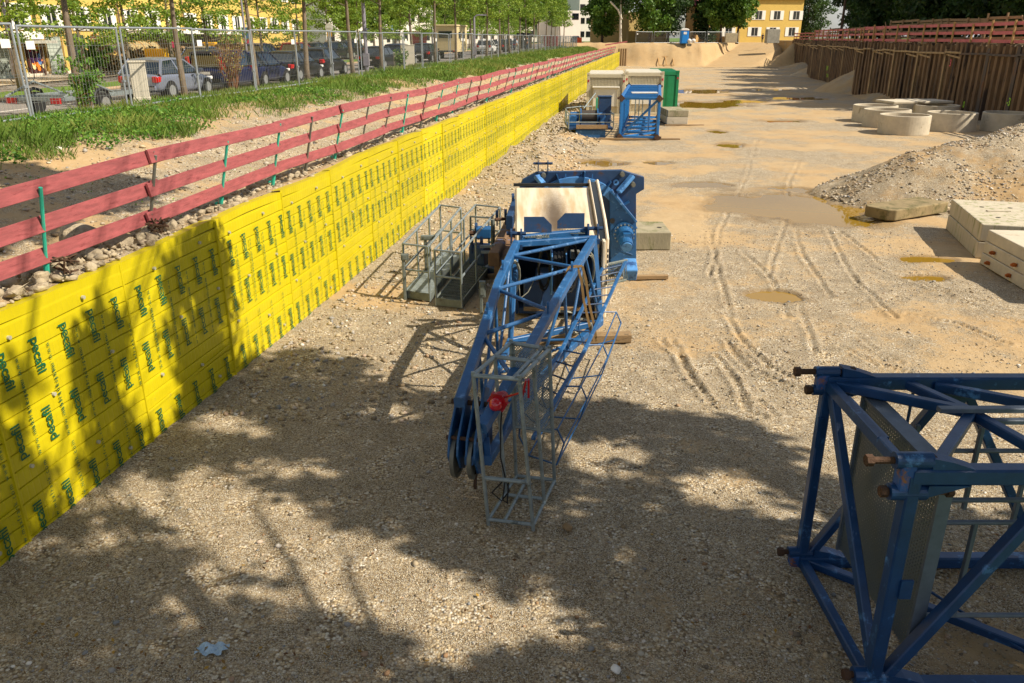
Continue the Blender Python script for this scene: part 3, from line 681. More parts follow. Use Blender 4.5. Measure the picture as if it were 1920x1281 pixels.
lace(LLc, UL, (.0, .15, .30, .46, .62, .78, .92), .024, 'lacing_bar')
lace(LLc, LR, (.0, .18, .36, .55, .75), .022, 'lacing_bar')
mb = MB(); mb.bar(UL[0]+Vector((0, .02, 0)), UR[0]+Vector((0, .02, 0)), .10, .10); mb.build('end_beam', blue, jib)
mb = MB(); mb.bar(LLc[0], LR[0], .09, .1); mb.build('end_beam', blue, jib)
for a, c in ((UL[0], LLc[0]), (UR[0], LR[0])): mb = MB(); mb.bar(a, c, .085, .085); mb.build('end_post', blue, jib)
for pts_ in (UL, UR):
    mb = MB(); lug(mb, pts_[0]+Vector((0, .16, .02)), None, .10, .03, .16); mb.box(pts_[0]+Vector((0, .1, -.05)), (.2, .24, .08)); mb.build('pin_lug', blue_dark, jib)
mb = MB(); mb.bar(UL[0]+Vector((.06, .25, .03)), UR[0]+Vector((-.1, .25, .05)), .13, .12); mb.build('cross_beam', blue, jib)
mb = MB(); c_ = UL[0].lerp(UR[0], .27)+Vector((0, .178, .045)); mb.box(c_, (.14, .012, .075)); o = mb.build('maker_plate', white_paint, jib)
for sgn, c0 in ((1, .10), (-1, .90)):   # folded step plates over the end beam
    b0 = UL[0].lerp(UR[0], c0)+Vector((0, .36, .10))
    w_ = .46*sgn
    mb = MB(); mb.prism([b0, b0+Vector((w_, 0, 0)), b0+Vector((w_, .03, .12)), b0+Vector((w_*.72, .05, .25)), b0+Vector((0, .05, .25))], (0, .016, 0)); mb.build('end_flap', blue_dark, jib)
    mb = MB()
    for i in range(9):
        x = w_*(.04+.1*i); mb.bar(b0+Vector((x, -.24, -.03)), b0+Vector((x+w_*.08, -.02, -.01)), .008, .012)
        if i < 6: mb.bar(b0+Vector((w_*.02, -.03-.04*i, -.03)), b0+Vector((w_*.9, -.03-.04*i, -.03)), .008, .012)
    mb.build('step_grating', steel_dark, jib)
for pts_, t in ((UL, .30), (UL, .62), (UR, .33), (UR, .60)):
    q = lerp_poly(pts_, t); mb = MB(); mb.box(q+Vector((0, 0, .10)), (.02, .10, .12)); mb.tube(q+Vector((-.015, 0, .15)), q+Vector((.015, 0, .15)), .05, n=12); mb.build('sling_lug', blue, jib)
# head with sheaves at the near end
hc = at(877, 822, .64)
ja = Vector((-.22, -.975, 0)).normalized(); jn = Vector((-ja.y, ja.x, 0)); jn = jn if jn.x > 0 else -jn
hq = lambda a, n_, z: hc+ja*a+jn*n_+Vector((0, 0, z))
for n_, a0, sc in ((-.15, .0, .84), (-.05, .05, .70), (.05, .05, .70), (.14, .0, .84)):
    pl = [(-.42, .52), (-.20, .62), (-.02, .42), (.30, .12), (.36, -.12), (.20, -.40), (-.02, -.52), (-.22, -.36), (-.40, .0)]
    mb = MB(); mb.prism([hq(a0+a*sc, n_, z*sc*1.05+.02) for a, z in pl], jn*.026); bevel(mb.build('head_plate', blue, jib), .005)
for n_ in (-.10, .095):
    mb = MB(); c_ = hq(.05, n_, -.17); mb.ring(c_, jn, .27, .215, .045, 40); mb.ring(c_, jn, .22, .05, .018); mb.build('sheave', grey_post, jib)
for a, z, w0, w1, r_ in ((-.12, .38, -.21, .20, .03), (.05, -.17, -.20, .20, .045), (.20, .10, -.18, .18, .022)):
    mb = MB(); mb.tube(hq(a, w0, z), hq(a, w1, z), r_, n=12); mb.build('head_pin', rust if r_ < .05 else grey_post, jib)
for a, z in ((-.25, .1), (.1, .1), (.15, -.2), (-.05, -.33), (-.25, .3), (.0, .2)):
    mb = MB(); mb.tube(hq(a, .165, z), hq(a, .185, z), .022, n=6); mb.build('head_bolt', grey_post, jib)
mb = MB(); mb.bar(hq(.05, .10, -.38), hq(.2, .13, -.5), .08, .025, up=jn); mb.build('scraper_plate', rust, jib)
mb = MB(); mb.bar(UR[-1]+Vector((-.02, .1, .02)), hq(-.2, .16, .25), .09, .12); mb.build('head_frame', blue, jib)
mb = MB(); mb.bar(LR[-1], hq(-.15, .17, -.1), .08, .12); mb.build('head_frame', blue, jib)
mb = MB(); mb.bar(UL[-1]+Vector((0, .1, 0)), hq(-.25, -.15, .35), .09, .12); mb.build('head_frame', blue, jib)
mb = MB(); mb.box(hq(-.32, .0, -.05), (.36, .20, .40), Matrix.Rotation(math.atan2(jn.y, jn.x), 3, 'Z')); bevel(mb.build('head_frame', blue_dark, jib), .01)
# ladder with hoops on the right flank
RLa, RLb = [at(1173, 490, 1.02), at(1095, 660, .80), at(1000, 822, .62)], [at(1131, 500, 1.02), at(1054, 655, .80), at(968, 790, .62)]
for r_ in (RLa, RLb):
    mb = MB()
    for a, c in zip(r_[:-1], r_[1:]): mb.bar(a, c, .05, .045)
    mb.build('ladder_rail', blue, jib)
for i in range(16):
    t = .03+i*.062; mb = MB(); mb.tube(lerp_poly(RLa, t), lerp_poly(RLb, t), .012, n=6); mb.build('ladder_rung', blue_dark, jib)
out = []
for t in (.40, .60, .80, .97):
    a, c = lerp_poly(RLa, t), lerp_poly(RLb, t)
    o1 = a+Vector((.22, .05, -.02)); o2 = a+Vector((.30, .05, -.20)); o3 = a+Vector((.22, .05, -.48)); o4 = c+Vector((.1, .05, -.58))
    mb = MB(); mb.path([a, o1, o2, o3, o4, c+Vector((-.02, .02, -.3)), c], .012, 5); mb.build('safety_hoop', blue, jib); out.append((o1, o2, o3, o4))
for k in range(4):
    mb = MB(); mb.path([o[k] for o in out], .010, 5); mb.build('hoop_strap', blue, jib)
mb = MB(); a, c = RLb[0], RLa[0]
for i in range(12): mb.bar(a.lerp(c, i/11), a.lerp(c, i/11)+Vector((.05, -.34 if False else .02, -.34)), .008, .012)
for i in range(8): mb.bar(a+Vector((0, 0, -.045*i)), c+Vector((0, 0, -.045*i)), .008, .01)
mb.bar(a+Vector((-.02, 0, .02)), c+Vector((.02, 0, .02)), .04, .04); mb.bar(a+Vector((-.0, 0, -.35)), c+Vector((.02, 0, -.35)), .04, .04); mb.build('ladder_platform', steel_dark, jib)
mb = MB(); c = RLa[0]+Vector((.12, .25, -.22)); mb.box(c, (.24, .34, .26), Matrix.Rotation(.5, 3, 'X')); bevel(mb.build('ladder_bracket', blue_light, jib), .015)
# coiled ropes hung in the lattice
def coil(name, c, rx, rz, n, r, m, label, cat, tail=None, seed=0, ax=(1, 0)):
    rr = random.Random(seed); pts = []
    for i in range(n*14):
        a = 2*math.pi*i/14; k = 1+.10*math.sin(i*.37+seed)+rr.uniform(-.03, .03)
        pts.append(c+Vector((math.cos(a)*rx*k*ax[0], math.cos(a)*rx*k*ax[1]+.05*math.sin(i*.21), math.sin(a)*rz*k)))
    if tail: pts += tail
    mb = MB(); mb.path(pts, r, 5); o = mb.build(name, m, smooth=True); return tag(o, label, cat)
coil('cable_coil', at(964, 518, 1.25), .09, .24, 8, .009, wire_m, 'grey wire coil hanging from the left chord of the blue jib', 'cable', [at(975, 560, .9), at(990, 548, .8), at(1010, 510, .9)], 1)
coil('cable_coil', at(1103, 505, 1.2), .10, .28, 6, .008, wire_m, 'pale loose wire coil hanging inside the right flank of the jib', 'cable', [at(1108, 560, .7), at(1090, 590, .5)], 5)
coil('cable_coil', at(1090, 612, .45), .16, .12, 7, .010, wire_m, 'tangled pale cable lying low in the lattice near the ladder', 'cable', None, 8)
coil('cable_coil', at(1055, 590, .4), .20, .06, 4, .010, wire_m, 'flat loop of thin cable on the lower chords of the jib', 'cable', None, 12)
# webbing sling over the right chord
sl = bpy.data.materials.get('x') or mat('webbing', '#80643a', .85, 0, .2, 10)
q = lerp_poly(UR, .31); mb = MB()
for off in (0, .07):
    pts = [q+Vector((-.12+off, -.05, -.05)), q+Vector((-.06+off, .02, .075)), q+Vector((.06+off, .03, .085)), q+Vector((.12+off, .02, -.12)), q+Vector((.17+off, .0, -.45)), q+Vector((.27+off, -.05, -.85)), q+Vector((.30+off, -.05, -1.05))]
    for a, c in zip(pts[:-1], pts[1:]): mb.bar(a, c, .036, .012, up=Vector((0, -1, .3)))
tag(mb.build('webbing_sling', sl), 'brown webbing sling draped over the right chord of the blue jib', 'sling')
# timber beams
def beam(label, a, c, w, h, m=timber): mb = MB(); mb.bar(a, c, w, h); return tag(mb.build('timber_beam', m), label, 'timber beam')
beam('long squared timber lying under the blue jib, ends sticking out both sides', at(928, 638, .09), at(1182, 632, .09), .18, .16)
beam('short round timber sticking out right of the slewing plate', at(1188, 520, .07), at(1252, 519, .07), .10, .09)
beam('timber bearer under the steel gangway end', at(915, 520, .06), at(960, 515, .06), .14, .12)
# ================================================================== INSPECTION CAGE WITH BEACON
cg = thing('inspection_cage', 'upright galvanised tube cage standing in front of the blue jib', 'cage', at(960, 940, 0))
T4 = [at(887, 704, 1.70), at(973, 711, 1.70), at(1030, 655, 1.70), at(958, 643, 1.70)]
B4 = [at(916, 980, .03), at(1000, 990, .03), at(1040, 906, .03), at(968, 898, .03)]
def tb(nm, pairs, r=.021, m=steel): mb = MB(); [mb.tube(a, c, r, n=10) for a, c in pairs]; return mb.build(nm, m, cg)
for i in range(4): tb('upright', [(T4[i]+Vector((0, 0, .04)), B4[i]-Vector((0, 0, .03)))])
tb('upright', [(T4[1].lerp(T4[2], .45), B4[1].lerp(B4[2], .5))]); tb('upright', [(T4[0].lerp(T4[3], .55), B4[0].lerp(B4[3], .6))])
tb('top_frame', [(T4[i], T4[(i+1) % 4]) for i in range(4)]+[(T4[0].lerp(T4[3], .55), T4[1].lerp(T4[2], .55)), (T4[1].lerp(T4[0], .12), T4[2].lerp(T4[3], .18))], .023)
tb('bottom_frame', [(B4[i]+Vector((0, 0, .04)), B4[(i+1) % 4]+Vector((0, 0, .04))) for i in range(4)]+[(B4[0].lerp(B4[1], .35)+Vector((0, 0, .04)), B4[3].lerp(B4[2], .3)+Vector((0, 0, .04))), (B4[0].lerp(B4[3], .55)+Vector((0, 0, .04)), B4[1].lerp(B4[2], .55)+Vector((0, 0, .04)))], .02)
mid = [T4[i].lerp(B4[i], .68) for i in range(4)]; tb('middle_rail', [(mid[0], mid[1])], .023); mid2 = [T4[i].lerp(B4[i], .60) for i in range(4)]
tb('middle_rail', [(mid2[2], mid2[3])], .018)
def mesh_screen(nm, a, b_, c, d, n1, n2, r, m, par, diamond=True):
    mb = MB()
    for i in range(-n2, n1+1) if diamond else []:
        for sg in (0, 1):
            t0, t1 = i/n1, (i+n2)/n1; u0, u1 = 0.0, 1.0
            if t0 < 0: u0 = -t0/(t1-t0); t0 = 0
            if t1 > 1: u1 = u0+(1-u0)*(1-t0)/(t1-t0) if i >= 0 else 1-(t1-1)/(i/n1*-1+t1) if False else min(1, (1-i/n1)/(n2/n1)); t1 = 1
            if sg: p = a.lerp(b_, 1-t0).lerp(d.lerp(c, 1-t0), u0); q = a.lerp(b_, 1-t1).lerp(d.lerp(c, 1-t1), u1)
            else: p = a.lerp(b_, t0).lerp(d.lerp(c, t0), u0); q = a.lerp(b_, t1).lerp(d.lerp(c, t1), u1)
            if (p-q).length > .01: mb.tube(p, q, r, n=3)
    if not diamond:
        for i in range(n1+1): mb.tube(a.lerp(b_, i/n1), d.lerp(c, i/n1), r, n=3)
        for i in range(n2+1): mb.tube(a.lerp(d, i/n2), b_.lerp(c, i/n2), r, n=3)
    return mb.build(nm, m, par)
mesh_screen('mesh_screen', T4[3], T4[2], mid2[2], mid2[3], 14, 30, .0048, steel, cg)
tb('screen_frame', [(T4[3]+Vector((.03, 0, -.02)), mid2[3]+Vector((.03, 0, 0)))], .014)
bc = at(935, 752, 1.30); arm0 = T4[1]+Vector((.02, .05, -.10))
red_l = mat('red_lacquer', '#a8141c', .3, 0, .12, 8); red_g = mat('red_lens', '#c01428', .08, 0, .1, 3, spec=.9)
bn = thing('beacon_lamp', 'round red warning lamp on a red strap clamped to the tube cage', 'warning lamp', bc)
dr = Vector((-.35, -.75, -.10)).normalized()
mb = MB(); mb.tube(bc-dr*.05, bc+dr*.015, .085, n=20); mb.ring(bc+dr*.02, dr, .10, .055, .025, 20); mb.tube(bc-dr*.13, bc-dr*.05, .05, .08, n=16)
for k in range(6):
    _, a, b_ = mb.frame(bc, bc+dr); e = a*math.cos(k*1.05)+b_*math.sin(k*1.05); mb.tube(bc+dr*.02+e*.105-dr*.03, bc+dr*.02+e*.105+dr*.02, .012, n=6)
mb.build('housing', red_l, bn)
mb = MB(); _, a, b_ = mb.frame(bc, bc+dr); rings = [(.068, .03), (.070, .07), (.062, .105), (.042, .13), (.012, .142)]; vs_ = []
for r_, h_ in rings: vs_ += [bc+dr*h_+(a*math.cos(2*math.pi*k/18)+b_*math.sin(2*math.pi*k/18))*r_ for k in range(18)]
mb.add(vs_, [(i*18+j, i*18+(j+1) % 18, (i+1)*18+(j+1) % 18, (i+1)*18+j) for i in range(4) for j in range(18)]+[tuple(range(72, 90))]); mb.build('lens', red_g, bn, smooth=True)
mb = MB(); mb.bar(bc-dr*.06, arm0+Vector((.03, -.02, -.05)), .045, .02); mb.box(arm0+Vector((.03, -.01, -.02)), (.02, .05, .19), Matrix.Rotation(.2, 3, 'Y')); mb.box(arm0+Vector((.075, -.0, -.02)), (.02, .05, .19)); mb.build('strap', red_l, bn)
cp = at(944, 905, .5)
tag(MB().path([bc-dr*.1, bc+Vector((.02, .05, -.3)), cp+Vector((-.03, 0, .3)), cp+Vector((.02, 0, .05)), cp+Vector((-.12, 0, -.12)), cp+Vector((-.02, 0, -.22)), cp+Vector((.06, 0, -.1)), cp+Vector((.02, .0, .04)), cp+Vector((-.01, .0, -.2)), cp+Vector((.04, .0, -.25)), cp+Vector((.05, .0, .0))], .009, 6).build('power_cable', black, smooth=True), 'black lamp cable hanging in loops inside the tube cage', 'cable')

# ================================================================== SLEWING PLATFORM + HOUSING
YS = 16.7
sw = thing('slewing_platform', 'blue crane slewing platform standing on edge behind the white housing', 'crane part', (1.2, YS, 0))
outl = [(974, 350), (980, 337), (1006, 323), (1166, 319), (1178, 323), (1208, 332), (1208, 355), (1193, 364), (1193, 500), (1186, 516), (1160, 521), (974, 521)]
mb = MB(); mb.prism([atY(x, y, YS) for x, y in outl], (0, .12, 0)); bevel(mb.build('base_plate', blue_dark, sw), .01)
rc = atY(1078, 436, YS)
mb = MB(); mb.ring(rc-Vector((0, .05, 0)), (0, 1, 0), 1.18, .98, .12, 64); mb.build('slew_ring', blue_light, sw)
for k in range(14):
    a = k*math.pi/7+.1; e = Vector((math.cos(a), 0, math.sin(a))); mb = MB(); mb.bar(rc+e*.92-Vector((0, .07, 0)), rc+e*1.30-Vector((0, .07, 0)), .02, .2, up=Vector((0, 1, 0))); mb.build('rib', blue, sw)
mb = MB(); mb.prism([atY(x, y, YS-.16) for x, y in ((1143, 358), (1149, 358), (1193, 412), (1193, 424), (1193, 500), (1145, 500))], (0, .05, 0)); bevel(mb.build('gusset_plate', blue, sw), .008)
mb = MB(); mb.bar(atY(1147, 360, YS-.2), atY(1193, 416, YS-.2), .05, .10, up=Vector((0, 1, 0))); mb.build('gusset_rim', blue, sw)
mc = atY(1170, 438, YS-.2); 
mb = MB(); mb.tube(mc+Vector((0, .05, 0)), mc-Vector((0, .06, 0)), .24, n=28); mb.tube(mc-Vector((0, .06, 0)), mc-Vector((0, .22, .04)), .19, .17, n=24); mb.tube(mc-Vector((0, .2, .04)), mc-Vector((0, .5, .16)), .135, n=20); mb.box(mc-Vector((-.02, .3, -.02)), (.16, .2, .12))
mb.build('gear_motor', blue, sw)
mb = MB()
for k in range(16): a = k*math.pi/8; e = Vector((math.cos(a), 0, math.sin(a))); mb.tube(mc+e*.205-Vector((0, .06, 0)), mc+e*.205-Vector((0, .09, 0)), .018, n=6)
mb.build('flange_bolts', steel, sw)
mb = MB(); mb.tube(mc-Vector((0, .49, .155)), mc-Vector((0, .53, .17)), .11, n=18); mb.build('motor_cap', blue_light, sw)
for x, y in ((1019, 328), (1166, 326), (1186, 345), (1188, 494)):
    q = atY(x, y, YS); mb = MB(); mb.tube(q+Vector((0, .01, 0)), q-Vector((0, .12, 0)), .05, n=14); mb.tube(q-Vector((0, .12, 0)), q-Vector((0, .13, 0)), .03, n=10); mb.build('mounting_pin', grey_post, sw)
for a, c, w_ in (((1186, 330), (1160, 360), .13), ((1006, 330), (1018, 345), .14)):
    mb = MB(); mb.bar(atY(*a, YS-.08), atY(*c, YS-.22), .14, .08); bevel(mb.build('bracket', blue_light, sw), .01)
q = atY(1155, 342, YS-.06); mb = MB(); mb.ring(q, (0, 1, 0), .06, .025, .03, 14); mb.build('eye', blue_light, sw)
q = atY(1018, 320, YS+.05); mb = MB(); lug(mb, q+Vector((0, 0, .05)), None, .08, .02, .20); mb.build('lug', blue_dark, sw)
mb = MB(); q = atY(1148, 414, YS-.17); mb.tube(q, q-Vector((0, .02, 0)), .055, n=16); mb.build('hole_cover', black, sw)
for (x, y) in ((1060, 326), (1090, 324), (1110, 326)):
    mb = MB(); q = atY(x, y, YS-.02); mb.prism([q, q+Vector((.02, 0, 0)), q+Vector((.02, -.12, -.42)), q+Vector((0, -.12, -.42))], (0, 0, -.02)); mb.build('stiffener', blue, sw)
# housing: white stained shell over a deep blue box
hs = thing('machine_housing', 'white stained machine housing with sooty roof over a dark blue interior', 'machine housing', (.85, 14.8, 0))
XL, XR, YF, YB = .06, 1.50, 13.72, 15.75
zr = lambda y: 1.50+(y-YF)/(YB-YF)*.60
soot = bpy.data.materials.new('sooty_white_shell'); soot.use_nodes = True; nt = soot.node_tree; L = nt.links.new; b = nt.nodes['Principled BSDF']; b.inputs['Roughness'].default_value = .55
tc = nd(nt, 'ShaderNodeTexCoord')
def sm(nt, scl, loc, inner, outer, nscale):
    mp = nd(nt, 'ShaderNodeMapping'); mp.inputs['Scale'].default_value = scl; mp.inputs['Location'].default_value = loc; L(tc.outputs['Object'], mp.inputs[0])
    ln = nd(nt, 'ShaderNodeVectorMath', operation='LENGTH'); L(mp.outputs[0], ln.inputs[0])
    nz = nd(nt, 'ShaderNodeTexNoise'); nz.inputs['Scale'].default_value = nscale; nz.inputs['Detail'].default_value = 8; nz.inputs['Roughness'].default_value = .8; L(tc.outputs['Object'], nz.inputs[0])
    ad = nd(nt, 'ShaderNodeMath', operation='MULTIPLY_ADD'); L(nz.outputs[0], ad.inputs[0]); ad.inputs[1].default_value = 1.6; L(ln.outputs['Value'], ad.inputs[2])
    mr = nd(nt, 'ShaderNodeMapRange'); L(ad.outputs[0], mr.inputs[0]); mr.inputs[1].default_value = inner; mr.inputs[2].default_value = outer; mr.inputs[3].default_value = 1; mr.inputs[4].default_value = 0; return mr.outputs[0]
base = nd(nt, 'ShaderNodeTexNoise'); base.inputs['Scale'].default_value = 3; base.inputs['Detail'].default_value = 7; mpp = nd(nt, 'ShaderNodeMapping'); mpp.inputs['Scale'].default_value = (2.2, .35, .6); L(tc.outputs['Object'], mpp.inputs[0]); L(mpp.outputs[0], base.inputs[0])
cr = nd(nt, 'ShaderNodeValToRGB'); cr.color_ramp.elements[0].position = .35; cr.color_ramp.elements[0].color = srgb('#b8a27c')+[1]; cr.color_ramp.elements[1].position = .6; cr.color_ramp.elements[1].color = srgb('#d5c8b0')+[1]; L(base.outputs[0], cr.inputs[0])
f1 = sm(nt, (3.0, 1.1, 1.0), (.25, .45, -1.7), .75, 2.1, 9); f2 = sm(nt, (5.5, 1.1, 1), (.35, .35, -1.7), 1.25, 2.35, 40)
x1 = nd(nt, 'ShaderNodeMix', data_type='RGBA'); L(cr.outputs[0], x1.inputs['A']); x1.inputs['B'].default_value = srgb('#8c6a3e')+[1]; ml = nd(nt, 'ShaderNodeMath', operation='MULTIPLY'); L(f1, ml.inputs[0]); ml.inputs[1].default_value = .7; L(ml.outputs[0], x1.inputs['Factor'])
x2 = nd(nt, 'ShaderNodeMix', data_type='RGBA'); L(x1.outputs['Result'], x2.inputs['A']); x2.inputs['B'].default_value = srgb('#3a2f24')+[1]; m9 = nd(nt, 'ShaderNodeMath', operation='MULTIPLY'); L(f2, m9.inputs[0]); m9.inputs[1].default_value = .8; L(m9.outputs[0], x2.inputs['Factor']); L(x2.outputs['Result'], b.inputs['Base Color'])
mb = MB(); prof = [(YF, zr(YF)-.02), (YF+.4, zr(YF+.4)), (YB-.35, zr(YB-.35)), (YB-.15, zr(YB)-.03), (YB-.03, zr(YB)-.08), (YB, zr(YB)-.22)]
n_ = len(prof); vs_ = []
for x in (XL, XL+.03, XR-.03, XR):
    vs_ += [Vector((x, y, z-(.03 if x in (XL, XR) else 0))) for y, z in prof]
mb.add(vs_, [(i*n_+j, i*n_+j+1, (i+1)*n_+j+1, (i+1)*n_+j) for i in range(3) for j in range(n_-1)])
o = mb.build('roof_shell', soot, hs); md = o.modifiers.new('s', 'SOLIDIFY'); md.thickness = .03
mb = MB(); mb.bar((XL-.03, YB+.02, zr(YB)+.0), (XR+.02, YB+.02, zr(YB)+.0), .05, .06); mb.build('roof_gutter', black, hs)
side = lambda x, th: MB().prism([Vector((x, y, z)) for y, z in ((YF-.02, .05), (YF-.02, 1.52), (YF+.5, 1.75), (YB+.05, zr(YB)+.10), (YB+.30, zr(YB)+.04), (YB+.42, zr(YB)-.15), (YB+.42, .05))], (th, 0, 0))
bevel(side(XR+.01, .02).build('side_panel', white_shell, hs), .005); bevel(side(XR+.15, .05).build('side_panel', white_shell, hs), .015)
mb = MB(); mb.prism([Vector((XR+.04, y, z)) for y, z in ((YF+.02, .08), (YF+.02, 1.46), (YF+.5, 1.70), (YB+.05, zr(YB)+.05), (YB+.30, zr(YB)-.02), (YB+.35, .08))], (.10, 0, 0)); mb.build('side_glazing', glass, hs)
mb = MB()
for i in range(7): z = .72+i*.10; mb.box((XR+.175, YF-.087, z), (.022, .012, .06))
mb.build('vent_slots', black, hs)
mb = MB(); mb.bar((XR+.105, YF-.06, .02), (XR+.105, YF-.06, 1.50), .20, .05); bevel(mb.build('front_post', white_shell, hs), .01)
mb = MB(); mb.box(((XL+XR)/2, YB-.12, .78), (XR-XL-.02, .06, 1.45)); mb.box((XL+.03, (YF+YB)/2+.05, .76), (.05, YB-YF-.3, 1.4)); mb.box((XR-.03, (YF+YB)/2+.05, .76), (.05, YB-YF-.3, 1.4)); mb.box(((XL+XR)/2, (YF+YB)/2, .14), (XR-XL-.12, YB-YF-.25, .10)); mb.build('blue_box', blue_dark, hs)
mb = MB(); mb.box(((XL+XR)/2+.1, YF+.35, .52), (.9, .5, .62)); mb.box((XL+.32, YF+.22, .45), (.34, .35, .5)); bevel(mb.build('inner_casing', blue_dark, hs), .02)
mb = MB(); mb.box(((XL+XR)/2, YF-.03, .23), (XR-XL-.3, .06, .06)); mb.build('sill', timber, hs)
# rope drum inside
dc = Vector((.80, 13.35, 1.02))
rd = thing('cable_drum', 'blue flanged drum wound with black cable inside the jib end', 'cable drum', dc)
for dx in (-.12, .12):
    mb = MB(); mb.ring(dc+Vector((dx, 0, 0)), (1, 0, 0), .40, .08, .02, 36); mb.build('flange', blue_light, rd)
mb = MB()
for i in range(7): mb.ring(dc+Vector((-.10+i*.033, 0, 0)), (1, 0, 0), .33+.02*(i % 2), .27, .03, 28)
mb.tube(dc-Vector((.16, 0, 0)), dc+Vector((.16, 0, 0)), .08, n=16); mb.build('wound_cable', black, rd)
coil('hose_coil', dc+Vector((.20, -.05, .1)), .12, .42, 7, .014, black, 'black hose loops hanging beside the cable drum', 'hose', None, 21, (1, .6))
coil('hose_coil', dc+Vector((-.24, -.03, .06)), .10, .36, 5, .012, black, 'thin black hoses looped left of the cable drum', 'hose', None, 31, (1, .6))
jb = MB(); q = at(1078, 477, 1.3); jb.box(q, (.16, .12, .14)); o = bevel(jb.build('junction_box', grey_post), .01); tag(o, 'small grey junction box right of the cable drum', 'junction box')
# ================================================================== GANGWAYS
def gangway(label, NL, NR, FR, FL, kind, h0=1.0, h1=1.15):
    c = (NL+NR+FR+FL)/4; g = thing('steel_gangway', label, 'gangway', Vector((c.x, c.y, 0)))
    mb = MB(); z = Vector((0, 0, 1))
    fr = [(NL, FL), (NR, FR), (NL, NR), (FL, FR)]
    for a, b_ in fr: mb.bar(a, b_, .03, .15)
    mb.build('floor_frame', steel_dark, g)
    mb = MB()
    if kind == 'plate': mb.prism([NL+z*.05, NR+z*.05, FR+z*.05, FL+z*.05], (0, 0, .015))
    else:
        for i in range(15): t = (i+.5)/15; mb.bar(NL.lerp(NR, t)+z*.05, FL.lerp(FR, t)+z*.05, .008, .03)
        for i in range(22): t = (i+.5)/22; mb.bar(NL.lerp(FL, t)+z*.062, NR.lerp(FR, t)+z*.062, .006, .012)
    mb.build('floor_plate' if kind == 'plate' else 'floor_grating', steel if kind == 'plate' else steel_dark, g)
    for A, B in ((NL, FL), (NR, FR)):
        for i in range(4):
            t = i/3; h = h0+(h1-h0)*t; p = A.lerp(B, t); mb = MB(); mb.tube(p-z*.08, p+z*h, .022, n=8); mb.build('post', steel, g)
        for k in (1, .52): mb = MB(); mb.tube(A+z*h0*k, B+z*h1*k, .022, n=8); mb.build('handrail', steel, g)
    for A, B, h in ((NL, NR, h0), (FL, FR, h1)):
        for k in (1, .5): mb = MB(); mb.tube(A+z*h*k, B+z*h*k, .020, n=8); mb.build('end_rail', steel, g)
    return g
gangway('steel gangway with smooth plate floor beside the yellow wall', at(760, 551, .12), at(806, 558, .12), at(866, 484, .12), at(828, 478, .12), 'plate')
gangway('steel gangway with grating floor between the plate gangway and jib', at(818, 565, .12), at(866, 571, .12), at(938, 478, .12), at(893, 472, .12), 'grating', 1.0, 1.1)
for i, (x, y, w_, h_, lb) in enumerate(((797, 444, .30, .16, 'grey steel clamp bracket on a post left of the gangways'), (756, 480, .14, .2, 'small box bracket at the near left corner of the plate gangway'), (902, 540, .12, .5, 'grey channel post at the right side of the grating gangway'))):
    z0 = .9 if i < 2 else .5
    q = at(x, y, z0); mb = MB(); mb.bar(q-Vector((0, 0, z0)), q, .09, .06); mb.box(q+Vector((w_*.2, 0, -.02)), (w_, .10, h_*.6)); mb.box(q+Vector((w_*.2, -.055, -.02)), (w_*.6, .02, h_*.4))
    tag(bevel(mb.build('steel_bracket', steel_dark), .004), lb, 'bracket')
# hoist frame pieces left of the housing
hf = thing('hoist_frame', 'rusty and blue hoist frame beams between gangway and white housing', 'crane part', at(930, 510, 0))
rusty_top = mat('rusty_beam_paint', '#7a5f46', .8, .05, .3, 6, .3, 40, blotch='#3f74ad', bamt=.5, bsc=3)
for a, c, w_, h_, m, nm in (((926, 487, .75), (955, 425, .85), .22, .28, rusty_top, 'main_beam'), ((936, 505, .55), (965, 440, .75), .20, .30, rusty_top, 'main_beam'), ((893, 436, 1.0), (920, 436, 1.0), .26, .24, blue, 'cross_box'),
                            ((886, 475, .62), (914, 478, .62), .36, .42, blue_dark, 'gear_box'), ((915, 510, .12), (950, 500, .12), .4, .2, blue_dark, 'skid'), ((955, 418, 1.25), (966, 385, 1.3), .14, .3, blue_dark, 'arm')):
    mb = MB(); mb.bar(at(*a), at(*c), w_, h_); bevel(mb.build(nm, m, hf), .008)
for x, y, z in ((885, 462, .8), (903, 462, .8), (932, 412, 1.15), (948, 410, 1.15), (962, 380, 1.4), (893, 436, 1.0)):
    q = at(x, y, z); mb = MB(); mb.box(q, (.03, .16, .24)); mb.tube(q+Vector((-.03, 0, .12)), q+Vector((.03, 0, .12)), .085, n=14); mb.build('pin_plate', blue_dark, hf)
q = at(891, 437, 1.0); mb = MB(); mb.tube(q-Vector((.12, .02, 0)), q+Vector((.2, 0, 0)), .05); mb.build('pin', rust, hf); mb = MB(); mb.tube(at(928, 412, 1.25), at(952, 410, 1.25), .035); mb.build('pin', rust, hf)
for x0, x1, y in ((881, 925, 406), (881, 925, 430)): 
    mb = MB(); mb.tube(at(x0, y, 1.2 if y == 406 else .85), at(x1, y+3, 1.2 if y == 406 else .85), .02); mb.build('handrail', steel_dark, hf)
for x, y0 in ((882, 406), (924, 412)): mb = MB(); a = at(x, y0, 1.2); mb.tube(a, Vector((a.x, a.y, .1)), .022 if x < 900 else .045); mb.build('post', steel_dark, hf)
mb = MB(); a = at(912, 462, .9); mb.box(a, (.26, .05, .05)); mb.box(a+Vector((.02, 0, -.12)), (.26, .05, .05)); mb.box(a+Vector((.14, 0, -.06)), (.05, .05, .2)); mb.build('clamp', steel, hf)
